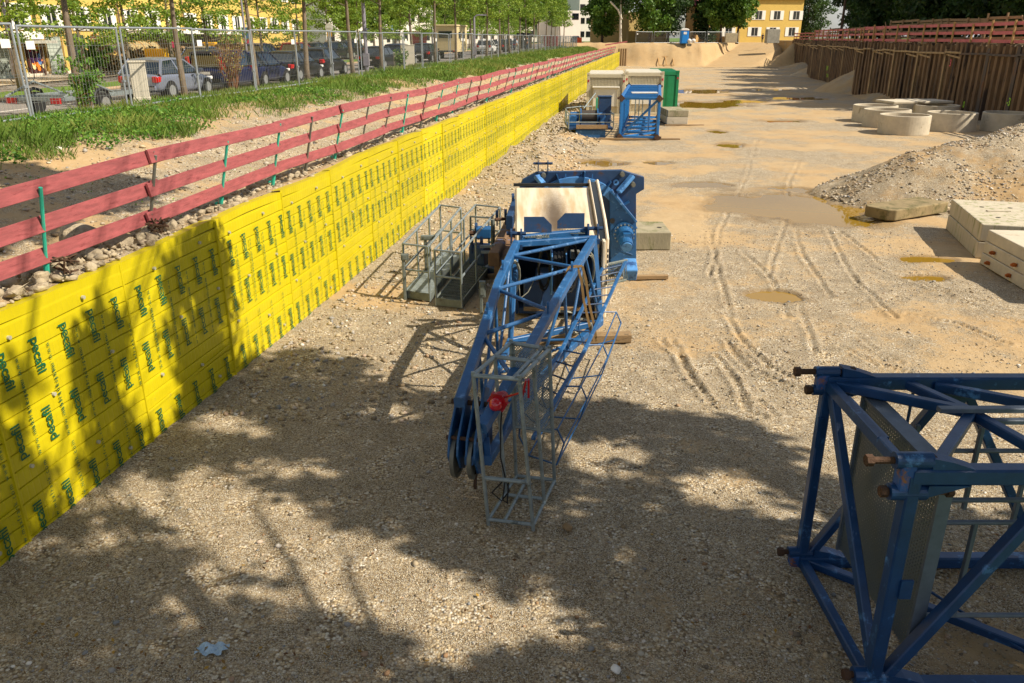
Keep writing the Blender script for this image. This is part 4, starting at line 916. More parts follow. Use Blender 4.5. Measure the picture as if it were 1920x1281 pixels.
# ================================================================== NEAR MAST SECTION (right foreground)
YFa, YNe, XE = 6.55, 4.93, 2.80
ZB, ZTp = .03, 1.93
nm_ = thing('mast_section', 'dark blue crane mast section in the right foreground', 'crane mast', (XE, (YFa+YNe)/2, 0))
LX = 5.9
def mpart(nm, bars, w=.10, h=None, m=None, r=None):
    mb = MB()
    for b_ in bars:
        if r: mb.tube(b_[0], b_[1], r, n=10)
        else: mb.bar(b_[0], b_[1], w, h)
    return mb.build(nm, m or mast_p, nm_)
mast_p = mat('mast_blue_paint', '#133c68', .38, 0, .22, 5, .08, 30, blotch='#4d82b6', bamt=.42, bsc=4)
V3 = Vector
for y in (YFa, YNe):
    for z in (ZB, ZTp): mpart('chord', [(V3((XE, y, z)), V3((XE+LX, y-.02, z)))], .125, .125)
bay = 2.35/2
xs = [XE+.06+bay*i for i in range(6)]
C = [(YNe+YFa)/2+.06]
for i in (1, 3, 5):   # top and bottom K bracing meeting on the centre line
    x0, x1 = xs[i]-bay, xs[i]+bay
    n0 = V3((xs[i-1]+1.0, C[0], ZTp-.01)) if i > 1 else V3((at(1822, 772, ZTp).x, at(1822, 772, ZTp).y, ZTp-.01))
    mpart('top_diagonal', [(V3((x0+.02, YFa-.05, ZTp-.012)), n0)], .085); mpart('top_diagonal', [(V3((x0+.12, YNe+.05, ZTp-.012)), n0+V3((0, 0, -.002)))], .085)
    mpart('top_diagonal', [(V3((n0.x-.25, YFa-.05, ZTp-.012)), n0+V3((0, 0, -.004)))], .083); mpart('top_diagonal', [(V3((n0.x+.22, YNe+.05, ZTp-.012)), n0+V3((0, 0, -.006)))], .083)
mpart('top_diagonal', [(V3((3.75, YFa-.06, ZTp-.02)), V3((4.75, C[0]+.1, ZTp-.02)))], .083)
for k in range(3):
    x0 = XE+.05+k*2.2; xm = x0+1.1; x1 = x0+2.2
    mpart('side_diagonal', [(V3((x0, YNe, ZB)), V3((xm, YNe, ZTp)))], .10, .09); mpart('side_diagonal', [(V3((xm+.06, YNe, ZTp)), V3((x1, YNe, ZB)))], .10, .09)
    mpart('side_diagonal', [(V3((x0, YFa, ZB)), V3((xm, YFa, ZTp)))], .09, .08); mpart('side_diagonal', [(V3((xm+.06, YFa, ZTp)), V3((x1+.1, YFa, ZB)))], .09, .08)
    mpart('bottom_diagonal', [(V3((x0, YFa, ZB)), V3((x1-.2, YNe, ZB-.01)))], .09, .08)
    mpart('tie_rod', [(V3((xm-.35, YFa, ZTp)), V3((xm-.35, YFa, ZB)))], r=.014); mpart('tie_rod', [(V3((xm-.35, YFa, ZB)), V3((x1-.6, YNe, ZB))) ], r=.014)
mpart('end_post', [(V3((XE+.02, YFa, ZB)), V3((XE+.02, YFa, ZTp)))], .10, .09); mpart('end_post', [(V3((XE+.02, YNe, ZB)), V3((XE+.02, YNe, ZTp)))], .12, .10)
mpart('end_beam', [(V3((XE+.03, YFa, ZTp-.03)), V3((XE+.03, YNe, ZTp-.03)))], .075, .10); mpart('end_beam', [(V3((XE+.03, YFa, ZB)), V3((XE+.03, YNe, ZB)))], .085, .09)
mpart('end_diagonal', [(V3((XE+.05, YFa-.08, ZTp-.1)), V3((XE+.08, YNe+.05, ZB)))], .075, .10)
mpart('splice_plate', [(V3((XE+.035, YFa-.35, ZTp+.01)), V3((XE+.035, YFa-1.1, ZTp+.01)))], .09, .02)
# connector sleeves, pins
for y, z, sz in ((YFa, ZTp, .8), (YNe, ZTp, 1.0), (YFa, ZB, .85), (YNe, ZB, 1)):
    for dz in ((.11, -.14) if y == YNe or z == ZB else (.12, -.10)):
        c = V3((XE-.02, y, z+dz*sz)); mb = MB(); mb.tube(c+V3((-.11*sz, 0, 0)), c+V3((.15*sz, 0, 0)), .062*sz, n=18); mb.build('pin_sleeve', mast_p, nm_)
        off = (-.24, .13) if dz > 0 else (-.10, .30)
        if y == YFa and z == ZTp: off = (-.20, .22) if dz > 0 else (-.08, .02)
        if z == ZB: off = (-.12, .14) if dz > 0 else (-.18, .10)
        mb = MB(); a, b_ = c+V3((off[0]-.02, 0, 0)), c+V3((off[1], 0, 0)); mb.tube(a, b_, .026, n=10)
        mb.tube(a-V3((.05, 0, 0)), a, .043, n=6); mb.tube(b_, b_+V3((.045, 0, 0)), .043, n=6); mb.build('pin_bolt', rust, nm_)
    mb = MB(); mb.box((XE-.035, y, z), (.11, .11*sz, .24*sz)); bevel(mb.build('end_block', rusty_top if False else mat('chipped_blue_paint', '#24508c', .55, 0, .2, 6, .1, 40, blotch='#8a5a33', bamt=.52, bsc=9), nm_), .012)
    mb = MB(); mb.prism([V3((XE+.12, y-.058, z+.065)), V3((XE+.12, y-.058, z+.15)), V3((XE+.26, y-.058, z+.12)), V3((XE+.42, y-.058, z+.065))], (0, .115, 0)); mb.prism([V3((XE+.12, y-.058, z-.065)), V3((XE+.12, y-.058, z-.16)), V3((XE+.24, y-.058, z-.12)), V3((XE+.42, y-.058, z-.065))], (0, .115, 0)); mb.build('gusset', mast_p, nm_)
for k_, (x_, y_) in enumerate(((xs[0]+1.0, YNe), (xs[0]+2.3, YNe), (xs[0]+1.05, YFa))):
    mb = MB(); mb.prism([V3((x_-.16, y_-.068, ZTp-.06)), V3((x_+.22, y_-.068, ZTp-.06)), V3((x_+.12, y_-.068, ZTp-.20)), V3((x_-.06, y_-.068, ZTp-.20))], (0, .012, 0)); mb.build('node_plate', mast_p, nm_)
# ladder platform panel (perforated, galvanised) standing inside the end
gp = [V3((XE+.30, YFa-.16, .28)), V3((XE+.30, YNe+.10, .28)), V3((XE+.30, YNe+.10, 1.84)), V3((XE+.30, YFa-.16, 1.84))]
pm = bpy.data.materials.new('perforated_plate'); pm.use_nodes = True; nt = pm.node_tree; L = nt.links.new; b = nt.nodes['Principled BSDF']; b.inputs['Base Color'].default_value = srgb('#6d7779')+[1]; b.inputs['Metallic'].default_value = .35; b.inputs['Roughness'].default_value = .5
tc = nd(nt, 'ShaderNodeTexCoord'); sp = nd(nt, 'ShaderNodeSeparateXYZ'); L(tc.outputs['Object'], sp.inputs[0])
def hole(o):
    m_ = nd(nt, 'ShaderNodeMath', operation='MULTIPLY'); L(o, m_.inputs[0]); m_.inputs[1].default_value = 1/.034
    f_ = nd(nt, 'ShaderNodeMath', operation='FRACT'); L(m_.outputs[0], f_.inputs[0]); s_ = nd(nt, 'ShaderNodeMath', operation='SUBTRACT'); L(f_.outputs[0], s_.inputs[0]); s_.inputs[1].default_value = .5
    a_ = nd(nt, 'ShaderNodeMath', operation='ABSOLUTE'); L(s_.outputs[0], a_.inputs[0]); l_ = nd(nt, 'ShaderNodeMath', operation='LESS_THAN'); L(a_.outputs[0], l_.inputs[0]); l_.inputs[1].default_value = .27; return l_.outputs[0]
mm = nd(nt, 'ShaderNodeMath', operation='MULTIPLY'); L(hole(sp.outputs[1]), mm.inputs[0]); L(hole(sp.outputs[2]), mm.inputs[1])
sb = nd(nt, 'ShaderNodeMath', operation='SUBTRACT'); sb.inputs[0].default_value = 1; L(mm.outputs[0], sb.inputs[1]); L(sb.outputs[0], b.inputs['Alpha'])
mb = MB(); mb.prism(gp, (.008, 0, 0)); mb.build('perforated_panel', pm, nm_)
galv = mat('blue_grey_galvanised', '#5f6a78', .5, .25, .18, 7, .04, 50)
mb = MB(); mb.box((XE+.36, (YFa+YNe)/2-.02, 1.85), (.15, YFa-YNe-.22, .025)); mb.box((XE+.33, YNe+.08, 1.06), (.10, .03, 1.6)); mb.box((XE+.30, YFa-.15, 1.06), (.05, .03, 1.6)); mb.build('panel_frame', galv, nm_)
yl_ = YNe+.35
tubes = [((XE+.36, yl_, 1.50), (XE+1.45, yl_, 1.50)), ((XE+.36, yl_, 1.30), (XE+1.3, yl_, 1.30)), ((XE+.34, yl_, .42), (XE+1.55, yl_, .42)), ((XE+.95, YFa-.4, 1.45), (XE+1.85, YFa-.4, 1.45))]
for a, c in tubes: mpart('ladder_tube', [(V3(a), V3(c))], r=.021, m=galv)
for x, z0, z1, y in ((XE+.78, .42, 1.30, yl_), (XE+1.42, .38, 1.62, yl_), (XE+.62, 1.3, 1.75, YFa-.5), (XE+1.2, .9, 1.7, YFa-.45), (XE+1.0, 1.1, 1.5, YFa-.4), (XE+1.7, .6, 1.5, YFa-.4)): mpart('ladder_stile', [(V3((x, y, z0)), V3((x, y, z1)))], .04, .035, m=galv)
a = at(1760, 768, 1.99); mpart('cable_channel', [(a, a+V3((4, .03, 0)))], .07, .04, m=galv); a = at(1858, 790, 1.90); mpart('cable_channel', [(a, a+V3((3.5, .03, 0)))], .06, .04, m=galv)
mb = MB(); mb.box((XE+.1, YNe-.07, 1.0), (.09, .02, .16)); mb.build('hinge_plate', mast_p, nm_)
mb = MB(); mb.box((XE-.02, YFa-.06, 1.45), (.04, .02, .3)); mb.build('hinge_plate', mast_p, nm_)
# ================================================================== BACK YARD: mast section, winch platform, containers
bt = thing('tower_section', 'bright blue crane tower section lying between winch platform and concrete blocks', 'crane mast', (6.3, 46, 0))
d_ = V3((.17, .985, 0)).normalized(); n_ = V3((d_.y, -d_.x, 0)); A0 = V3((5.42, 41.3, .14)); W_, H_, LL = 1.86, 1.86, 11.0
cn = lambda s, i, j: A0+d_*s+n_*(W_*i)+V3((0, 0, H_*j))
def bp_(nm, a, c, w, h=None, m=blue_tower): mb = MB(); mb.bar(a, c, w, h); return mb.build(nm, m, bt)
for i in (0, 1):
    for j in (0, 1): bp_('chord', cn(0, i, j), cn(LL, i, j), .17)
for k in range(6):
    s0 = k*LL/5
    if k <= 5:
        bp_('cross_beam', cn(s0, 0, 1), cn(s0, 1, 1), .13); bp_('cross_beam', cn(s0, 0, 0), cn(s0, 1, 0), .12)
        bp_('post', cn(s0, 0, 0), cn(s0, 0, 1), .12); bp_('post', cn(s0, 1, 0), cn(s0, 1, 1), .13)
    if k < 5:
        s1 = s0+LL/5; sm_ = (s0+s1)/2
        bp_('post', cn(sm_, 0, 0), cn(sm_, 0, 1), .10); bp_('post', cn(sm_, 1, 0), cn(sm_, 1, 1), .10); bp_('cross_beam', cn(sm_, 0, 1), cn(sm_, 1, 1), .11)
        bp_('diagonal', cn(s0, 1, 0), cn(s1, 1, 1), .09); bp_('diagonal', cn(s0, 0, 0)+V3((0, 0, .0)), cn(s1, 1, 0), .09)
bp_('diagonal', cn(.05, 0, 0), cn(.05, 1, 1), .11)
for s_ in (0, LL):
    for i in (0, 1):
        for j in (0, 1): mb = MB(); c = cn(s_, i, j); mb.box(c-d_*.05, (.26, .22, .24), Matrix.Rotation(.78, 3, 'Y')); mb.tube(c-n_*.2, c+n_*.2, .05); mb.build('corner_lug', rust, bt)
mb = MB(); a = cn(3, .25, 1)+V3((0, 0, .09)); mb.box(a+n_*.6, (1.35, .5, .05)); mb.build('white_board', white_paint, bt)
mb = MB()
for i in range(8): mb.tube(cn(1+i*.9, .75, .08+.1*i*0), cn(1+i*.9, .75, .95), .02); 
for i in range(11): mb.tube(cn(.8, .72, .1+i*.08), cn(7.6, .72, .1+i*.08), .012, n=4)
mb.build('inner_ladder', blue, bt)
mb = MB()
for i in range(3): mb.tube(cn(6+i, .3+.1*i, .1), cn(6+i, .3+.1*i, .9), .03)
mb.build('stored_tubes', steel, bt)
beam('timber under the near end of the bright blue tower section', V3((4.4, 41.2, .05)), V3((8.4, 41.0, .05)), .16, .09)
# winch platform
wp = thing('winch_platform', 'blue winch platform with drum, cabinet and grey handrails near the wall', 'winch', (3.9, 42.3, 0))
X0, X1, Y0, Y1 = 2.85, 5.10, 41.5, 44.6
def wb_(nm, c, sz, m=blue, bv=.01): mb = MB(); mb.box(c, sz); o = mb.build(nm, m, wp); return bevel(o, bv) if bv else o
wb_('deck', ((X0+X1)/2, (Y0+Y1)/2, .50), (X1-X0, Y1-Y0, .10), blue_dark); wb_('skid', ((X0+X1)/2, Y0+.12, .24), (1.5, .16, .38)); wb_('skid', ((X0+X1)/2, Y1-.2, .24), (1.5, .16, .38))
wb_('toe_board', ((X0+X1)/2+.05, Y0-.03, .60), (1.6, .05, .20), timber)
for x in (X0+.45, X1-.45): mb = MB(); mb.bar((x, Y0+.1, .02), (X0+.05 if x < 4 else X1-.05, Y0+.1, .45), .06); mb.build('brace', steel, wp)
mb = MB(); mb.tube((3.55, 42.6, 1.0), (4.35, 42.6, 1.0), .32, n=24); mb.build('drum', mat('dark_rope', '#3d3630', .7, .2, .3, 20), wp)
for x in (3.52, 4.38): mb = MB(); mb.tube((x-.03, 42.6, 1.0), (x+.03, 42.6, 1.0), .42, n=28); mb.build('drum_flange', blue, wp)
mb = MB(); mb.tube((2.98, 42.6, 1.0), (3.44, 42.6, 1.0), .24, n=20); mb.box((3.1, 42.5, .82), (.4, .5, .5)); bevel(mb.build('winch_motor', blue, wp), .02)
mb = MB(); mb.tube((4.44, 42.6, 1.0), (4.8, 42.6, 1.0), .2, n=20); mb.box((4.62, 42.5, .75), (.22, .4, .5)); bevel(mb.build('brake', blue, wp), .02)
mb = MB(); mb.box((5.0-.18, 43.4, 1.22), (.66, .6, 1.42)); mb.box((5.0-.18, 43.4, 1.95), (.72, .66, .05)); bevel(mb.build('control_cabinet', blue_dark, wp), .01)
def wrail(pts, h=1.22, mid=.92):
    for a, c in zip(pts[:-1], pts[1:]):
        for z in (h, mid-.1): mb = MB(); mb.tube((a[0], a[1], z), (c[0], c[1], z), .028, n=8); mb.build('handrail', steel, wp)
    for a in pts: mb = MB(); mb.tube((a[0], a[1], .5), (a[0], a[1], h), .028, n=8); mb.build('rail_post', steel, wp)
wrail([(X1, Y1), (X1, Y0), (X0, Y0), (X0, 43.2), (X0+.02, Y1)])
wrail([(X0+.1, 45.2), (X0+.9, 46.2), (X0+1.6, 46.4)])
mb = MB(); mb.tube((3.9, 45.2, 1.2), (4.6, 46, 1.95), .03); mb.build('stair_rail', steel, wp)
for i, x in enumerate((4.23, 4.78)):
    q = at(1104+9*i, 214, .2); mb = MB(); mb.box((q.x, q.y-6, .95), (.33 if i == 0 else .22, .33, 1.3)); o = bevel(mb.build('teal_cabinet', teal), .02); tag(o, ('wider', 'narrower')[i]+' upright teal box standing behind the winch platform', 'cabinet')
# containers
cont_m = mat('cream_container_paint', '#c8bea2', .6, 0, .08, 3, .05, 40, blotch='#8e8468', bamt=.36, bsc=2)
cont_w = mat('shutter_white', '#dad5c6', .6, 0, .05, 3); green_m = mat('green_container_paint', '#0b7a4c', .5, 0, .15, 2, .05, 40, blotch='#075235', bamt=.35, bsc=2)
def container(label, X, Y, wdt, hgt, dep, m, shutter=True):
    rz = -AANG+math.pi/2; rz = AANG-math.pi/2
    t = thing('site_container', label, 'container', (X, Y, 0)); M_ = None
    def pb(nm, boxes, mm, bv=0):
        mb = MB()
        for c, s_ in boxes: mb.box(V3(c)+V3((X, Y, 0)), s_)
        o = mb.build(nm, mm, t); return bevel(o, bv) if bv else o
    pb('body', [((wdt/2, dep/2+.06, hgt/2), (wdt-.06, dep-.1, hgt-.14))], m)
    pb('frame', [((.09, .03, hgt/2), (.18, .14, hgt)), ((wdt-.09, .03, hgt/2), (.18, .14, hgt)), ((wdt/2, .03, hgt-.11), (wdt-.36, .135, .22)), ((wdt/2, .03, .09), (wdt-.36, .135, .18))], m, .01)
    mb = MB(); n = 22
    for i in range(n):
        x = .2+(wdt-.4)*i/n; zt = hgt-.24; w_ = (wdt-.4)/n
        if shutter and .42 < x < wdt-.5: mb.box(V3((X+x+w_/2, Y+.02, hgt-.24-.25)), (w_*.55, .05, .50))
        else: mb.box(V3((X+x+w_/2, Y+.02, hgt/2-.02)), (w_*.55, .05, hgt-.44))
    mb.build('corrugation', m, t)
    if shutter:
        pb('shutter_box', [((wdt/2, -.06, hgt-.80), (wdt-.72, .20, .10))], cont_w, .02)
        pb('roller_shutter', [((wdt/2, .00, hgt-1.42), (wdt-.84, .05, 1.12))], cont_w); pb('shutter_frame', [((.43, -.02, hgt-1.42), (.07, .09, 1.2)), ((wdt-.43, -.02, hgt-1.42), (.07, .09, 1.2))], m)
    else:
        pb('door', [((wdt/2, -.02, hgt/2-.02), (wdt-.6, .05, hgt-.5))], m); pb('lock_bar', [((wdt*.4, -.06, hgt/2), (.04, .04, hgt-.4)), ((wdt*.6, -.06, hgt/2), (.04, .04, hgt-.4))], m)
    for i in range(12):
        mb = MB(); mb.box(V3((X+wdt/2, Y+.3+dep/12*i, hgt+.0)), (wdt-.2, dep/30, .05)); mb.build('roof_rib', cont_w if shutter else m, t)
    for x in (.09, wdt-.09):
        for z in (hgt+.01, .09): mb = MB(); mb.box(V3((X+x, Y+.03, z)), (.19, .17, .13)); mb.tube(V3((X+x, Y-.06, z)), V3((X+x, Y-.053, z)), .035); mb.build('corner_casting', m, t)
        mb = MB(); mb.box(V3((X+x, Y-.06, hgt-.42)), (.10, .02, .14)); mb.build('reflector', mat('red_plate', '#b02a3a', .5), t)
    for v in [t]+list(t.children): pass
    t.rotation_euler = (0, 0, R(-6.5)); return t
container('cream site container with closed white shutter beside the yellow wall', at(1097, 228).x+.35, 54.0, 2.44, 2.62, 6.0, cont_m)
container('cream site container behind the bright blue tower section, its shutter box shaded', at(1169, 226).x+.55, 55.3, 2.5, 2.66, 6.0, cont_m)
container('green container standing right of the two cream containers', 9.72, 58.4, 1.85, 2.60, 6.0, green_m, False)
# ================================================================== CONCRETE BLOCKS
def block(label, P0, P1, w, z0, h, m, left=False, bv=.02, name='concrete_block', chamfer=0, extras=None):
    P0, P1 = V3(P0), V3(P1); d = (P1-P0).normalized(); n2 = V3((d.y, -d.x, 0)); n2 = -n2 if left else n2
    mb = MB(); L_ = (P1-P0).length
    poly = [P0, P0+d*L_, P0+d*L_+n2*w, P0+n2*w] if not chamfer else [P0+n2*chamfer, P0+d*chamfer, P1, P1+n2*w, P0+d*chamfer+n2*w, P0+n2*(w-chamfer)]
    mb.prism([p+V3((0, 0, z0)) for p in poly], (0, 0, h)); o = bevel(mb.build(name, m), bv, 2)
    return tag(o, label, 'concrete block')
bn0, bf0 = at(1828, 484), at(1773, 429)
block('lower pale concrete block of the two stack beside the gravel heap', bn0, bf0, 1.75, 0.0, .385, concrete_streaked)
bt2 = block('upper pale concrete block with lifting holes in the two stack beside the gravel heap', bn0+V3((.012, 0, 0)), bf0+V3((.012, 0, 0)), 1.75, .40, .40, concrete_streaked)
dd = (bf0-bn0).normalized(); nn2 = V3((dd.y, -dd.x, 0))
hm = mat('lifting_recess', '#2d2820', .9)
for s_, t_ in ((.9, .55), (.95, 1.2), (2.2, .5), (2.25, 1.15)):
    q = bn0+dd*s_+nn2*t_+V3((0, 0, .803)); mb = MB(); mb.tube(q-V3((0, 0, .02)), q+V3((0, 0, .003)), .055, n=14); o = mb.build('lifting_hole', hm, bt2)
mb = MB(); q = bn0+dd*1.7+nn2*.75+V3((0, 0, .81)); mb.box(q, (.55, .10, .035), Matrix.Rotation(-.05, 3, 'Z')); mb.build('cast_ridge', concrete, bt2)
e0 = at(1836, 494); e1 = at(1920, 545); ed = (e1-e0).normalized(); e1 = e0+ed*3.2; en = V3((-ed.y, ed.x, 0))
for i, lb in enumerate(('bottom long concrete beam in the stack at the right edge', 'middle long concrete beam with rusty anchors at the right edge', 'top long concrete beam of the stack at the right edge')):
    ob = block(lb, e0+en*(.02*i), e1+en*(.02*i), 1.5, .005+.262*i, .255, concrete, True)
    if i < 2:
        for s_ in (.45, 1.45, 2.4):
            q = e0+ed*(s_+.12*i)-en*.0+V3((0, 0, .13+.262*i)); mb = MB(); mb.tube(q+en*.05, q-en*.10, .028, n=8); mb.tube(q-en*.04, q-en*.07, .045, n=6); mb.box(q-en*.02, (.10, .03, .07), Matrix.Rotation(math.atan2(ed.y, ed.x), 3, 'Z')); mb.build('rusty_anchor', mat('orange_rust', '#a85a1c', .8, 0, .3, 10), ob)
sb0, sb1 = at(1670, 420), at(1775, 402)
block('weathered mossy slab with chamfered end at the foot of the gravel heap', sb0, sb1, 1.0, .06, .30, concrete_dirty, True, .03, 'concrete_slab', .18)
k0, k1 = at(1185, 469), at(1257, 469)
ob = block('greenish concrete block lying right behind the slewing platform', k0, k1, 1.25, 0, .43, concrete_old, True)
mb = MB(); q = k0.lerp(k1, .78)+V3((0, .55, .433)); mb.tube(q-V3((0, 0, .01)), q+V3((0, 0, .003)), .06, n=12); mb.build('lifting_hole', hm, ob)
k0, k1 = at(1250, 235), at(1289, 235)
block('lower concrete block of the stack beside the green container', k0, k1, 2.6, .05, .40, concrete, True); block('upper concrete block of the stack beside the green container', k0+V3((.02, 0, 0)), k1+V3((.02, 0, 0)), 2.6, .465, .38, concrete_old, True)
beam('thin timber under the concrete blocks beside the green container', V3((8.9, 48.1, .03)), V3((11.2, 48.2, .03)), .16, .05)
# concrete shaft rings
def cring(label, px, Y, z0=0, h=.97, ro=1.27):
    x = (px-960)/F*(Y*.935+1.65); mb = MB(); n = 56; mb.ring(V3((x, Y, z0+h/2)), (0, 0, 1), ro, ro-.12, h, n); o = mb.build('concrete_ring', concrete); bevel(o, .015)
    return tag(o, label, 'concrete ring', 'concrete shaft rings standing in front of the piling')
cring('nearest wide concrete ring, standing left of the widest row', 1693, 44.1); cring('concrete ring with a diagonal shadow, between the nearest ring and the right edge', 1781, 45.6)
cring('concrete ring at the right frame edge behind the gravel heap', 1886, 45.4); cring('leftmost concrete ring of the group', 1638, 50.6); cring('concrete ring between the leftmost and the nearest ring', 1660, 47.6)
cring('rearmost concrete ring peeping over the middle of the group', 1752, 50.8); cring('rear concrete ring under the flat slab', 1712, 55)
mb = MB(); q = at(1714, 190, 1.08); mb.box(q, (4.0, 2.0, .13), Matrix.Rotation(.15, 3, 'Z')); tag(bevel(mb.build('cover_slab', concrete), .02), 'flat grey slab resting on the rear concrete ring', 'concrete slab')
# ================================================================== GRAVEL HEAP
gx, gy = np.meshgrid(np.linspace(8.5, 24, 260), np.linspace(20.5, 34, 230), indexing='ij')
H_ = np.full(gx.shape, -9.0)
for (cx, cy, hh) in ((19.3, 28.0, 2.75), (17.4, 27.6, 2.22), (16.2, 26.6, 1.95), (14.4, 26.5, 1.62), (13.0, 26.1, 1.48), (11.8, 25.4, .72), (13.6, 25.2, .95), (15.6, 25.5, 1.35), (17.5, 25.8, 1.6), (20.5, 26, 1.9), (15.2, 27.2, 1.6)):
    dist = np.hypot(gx-cx, (gy-cy)*1.05)+.35*fbm(gx*.6, gy*.6, 301); v_ = hh+.05-.56*np.sqrt(dist**2+.16)+.1; H_ = np.where(H_ < -5, v_, .5*(H_+v_+np.sqrt((H_-v_)**2+.09))-.02)
H_ = H_*1.0+.10*fbm(gx*1.1, gy*1.1, 311, 5)+.03*fbm(gx*5, gy*5, 321, 3)
keep = H_ > -.35
HZ = np.maximum(H_, -.3)
gh = grid_mesh('gravel_heap', gx, gy, HZ, pile_m); tag(gh, 'large heap of mixed gravel rising to the right behind the concrete blocks', 'gravel heap')
a_ = gh.data.attributes.new('stony', 'FLOAT', 'POINT'); a_.data.foreach_set('value', np.full(gx.size, .2, dtype=np.float32))
def heap_z(x, y):
    i = (x-8.5)/(24-8.5)*259; j = (y-20.5)/(34-20.5)*229; i = np.clip(i, 0, 258).astype(int); j = np.clip(j, 0, 228).astype(int); return HZ[i, j]
# ================================================================== SCATTERED STONES
def hull_rock(name, c, sz, m, seed, flat=.7):
    r = random.Random(seed); bm = bmesh.new()
    for _ in range(16):
        v = V3((r.gauss(0, 1), r.gauss(0, 1), r.gauss(0, 1))).normalized()*r.uniform(.75, 1.1); bm.verts.new((v.x*sz*r.uniform(.9, 1.1), v.y*sz*.8, v.z*sz*flat))
    h = bmesh.ops.convex_hull(bm, input=bm.verts); bmesh.ops.delete(bm, geom=[g for g in h['geom_interior'] if isinstance(g, bmesh.types.BMVert)], context='VERTS')
    bmesh.ops.bevel(bm, geom=bm.edges[:], offset=sz*.07, segments=1, affect='EDGES'); bmesh.ops.subdivide_edges(bm, edges=bm.edges[:], cuts=2, use_grid_fill=True)
    for v in bm.verts: v.co += v.normal*sz*.09*(float(vnoise(np.array([v.co.x*9+seed]), np.array([v.co.y*9+v.co.z*7]), seed)[0])-.5)
    me = bpy.data.meshes.new(name); bm.to_mesh(me); bm.free(); me.materials.append(m); o = bpy.data.objects.new(name, me); COL.objects.link(o); o.location = c; o.rotation_euler = (r.uniform(-.3, .3), r.uniform(-.3, .3), r.uniform(0, 6)); return o
ICO = None
def ico():
    bm = bmesh.new(); bmesh.ops.create_icosphere(bm, subdivisions=1, radius=1); V = np.array([v.co[:] for v in bm.verts]); Fc = np.array([[v.index for v in f.verts] for f in bm.faces]); bm.free(); return V, Fc
IV, IF = ico()
peb_m = bpy.data.materials.new('pebble_stone'); peb_m.use_nodes = True; nt = peb_m.node_tree; L = nt.links.new; b = nt.nodes['Principled BSDF']; b.inputs['Roughness'].default_value = .8; b.inputs['Specular IOR Level'].default_value = .25
at_ = nd(nt, 'ShaderNodeAttribute', attribute_name='tint'); cr = nd(nt, 'ShaderNodeValToRGB'); e = cr.color_ramp.elements; e[0].color = srgb('#6b6154')+[1]; e[1].color = srgb('#dcd6ca')+[1]
for p_, c_ in ((.15, '#8d7b60'), (.3, '#a99a80'), (.42, '#7d7f80'), (.55, '#b9a684'), (.68, '#94908a'), (.8, '#c2b59c'), (.9, '#8f6f50')): k = e.new(p_); k.color = srgb(c_)+[1]
L(at_.outputs['Fac'], cr.inputs[0]); L(cr.outputs[0], b.inputs['Base Color'])
def stones(name, x, y, z, r, m, flat=.62, jag=.18, tint=None, smooth=True):
    n = len(x); sc = np.stack([r*RNG.uniform(.75, 1.35, n), r*RNG.uniform(.75, 1.2, n), r*flat*RNG.uniform(.7, 1.15, n)], -1)
    th = RNG.uniform(0, 2*np.pi, n); V = IV[None]*(1+RNG.uniform(-jag, jag, (n, len(IV), 1))); V = V*sc[:, None, :]
    c, s = np.cos(th)[:, None], np.sin(th)[:, None]; X = V[..., 0]*c-V[..., 1]*s; Y = V[..., 0]*s+V[..., 1]*c
    tl = RNG.uniform(-.3, .3, n)[:, None]; Z = V[..., 2]+X*tl
    V = np.stack([X+x[:, None], Y+y[:, None], Z+z[:, None]], -1).reshape(-1, 3)
    Fc = (IF[None]+(np.arange(n)*len(IV))[:, None, None]).reshape(-1, 3)
    o = link_mesh(name, V, Fc, m, smooth=smooth); set_tint(o, np.repeat(RNG.random(n) if tint is None else tint, len(IV))); return o
def fz(x, y): return floor_height(x.reshape(1, -1), y.reshape(1, -1))[0][0]
n = 30000   # foreground gravel, density falls off with distance
u_ = RNG.uniform(-.72, .72, n); yy = 4.2+9.5*RNG.random(n)**1.5; xx = u_*(yy*.935+1.75)
tt = (xx-ORGn[0])*NXn[0]+(yy-ORGn[1])*NXn[1]; stn = .45*fbm(xx*.5, yy*.5, 401)+.5*np.clip((8.5-yy)/4, 0, 1)+.4*np.clip((3-tt)/3, 0, 1)+RNG.uniform(-.25, .35, n)
k = (tt > .12) & (stn > .12); xx, yy = xx[k], yy[k]
rr = .005+.014*RNG.random(len(xx))**3.5+.020*(RNG.random(len(xx)) > .985); zz = fz(xx, yy)+rr*.25
tag(stones('loose_gravel', xx, yy, zz, rr, peb_m), 'loose river pebbles scattered over the shaded foreground', 'gravel', kind='stuff')
n = 26000; yy = 10+12*RNG.random(n)**1.2; xx = RNG.uniform(-.35, .72, n)*(yy*.935+1.75); cl = fbm(xx*.45, yy*.45, 431, 4)+RNG.uniform(-.25, .25, n); tt = (xx-ORGn[0])*NXn[0]+(yy-ORGn[1])*NXn[1]; k = (cl > -.02) & (tt > .3); xx, yy = xx[k], yy[k]
rr = .008+.014*RNG.random(len(xx))**3+.02*(RNG.random(len(xx)) > .992); tag(stones('yard_gravel', xx, yy, fz(xx, yy)+rr*.2, rr, peb_m), 'small stones strewn over the sunny yard', 'gravel', kind='stuff')
n = 16000; xx = RNG.uniform(9, 20.5, n); yy = 22+7*RNG.random(n)**1.3; hz = heap_z(xx, yy); k = hz > -.05; xx, yy, hz = xx[k], yy[k], hz[k]
cl = fbm(xx*.9, yy*.9, 411)+RNG.uniform(-.2, .2, len(xx)); k = cl > -.05; xx, yy, hz = xx[k], yy[k], hz[k]; rr = .02+.035*RNG.random(len(xx))**2+.04*(hz < .15)*RNG.random(len(xx))
tag(stones('heap_stones', xx, yy, hz+rr*.3, rr, peb_m), 'coarse stones lying on the gravel heap', 'stones', kind='stuff')
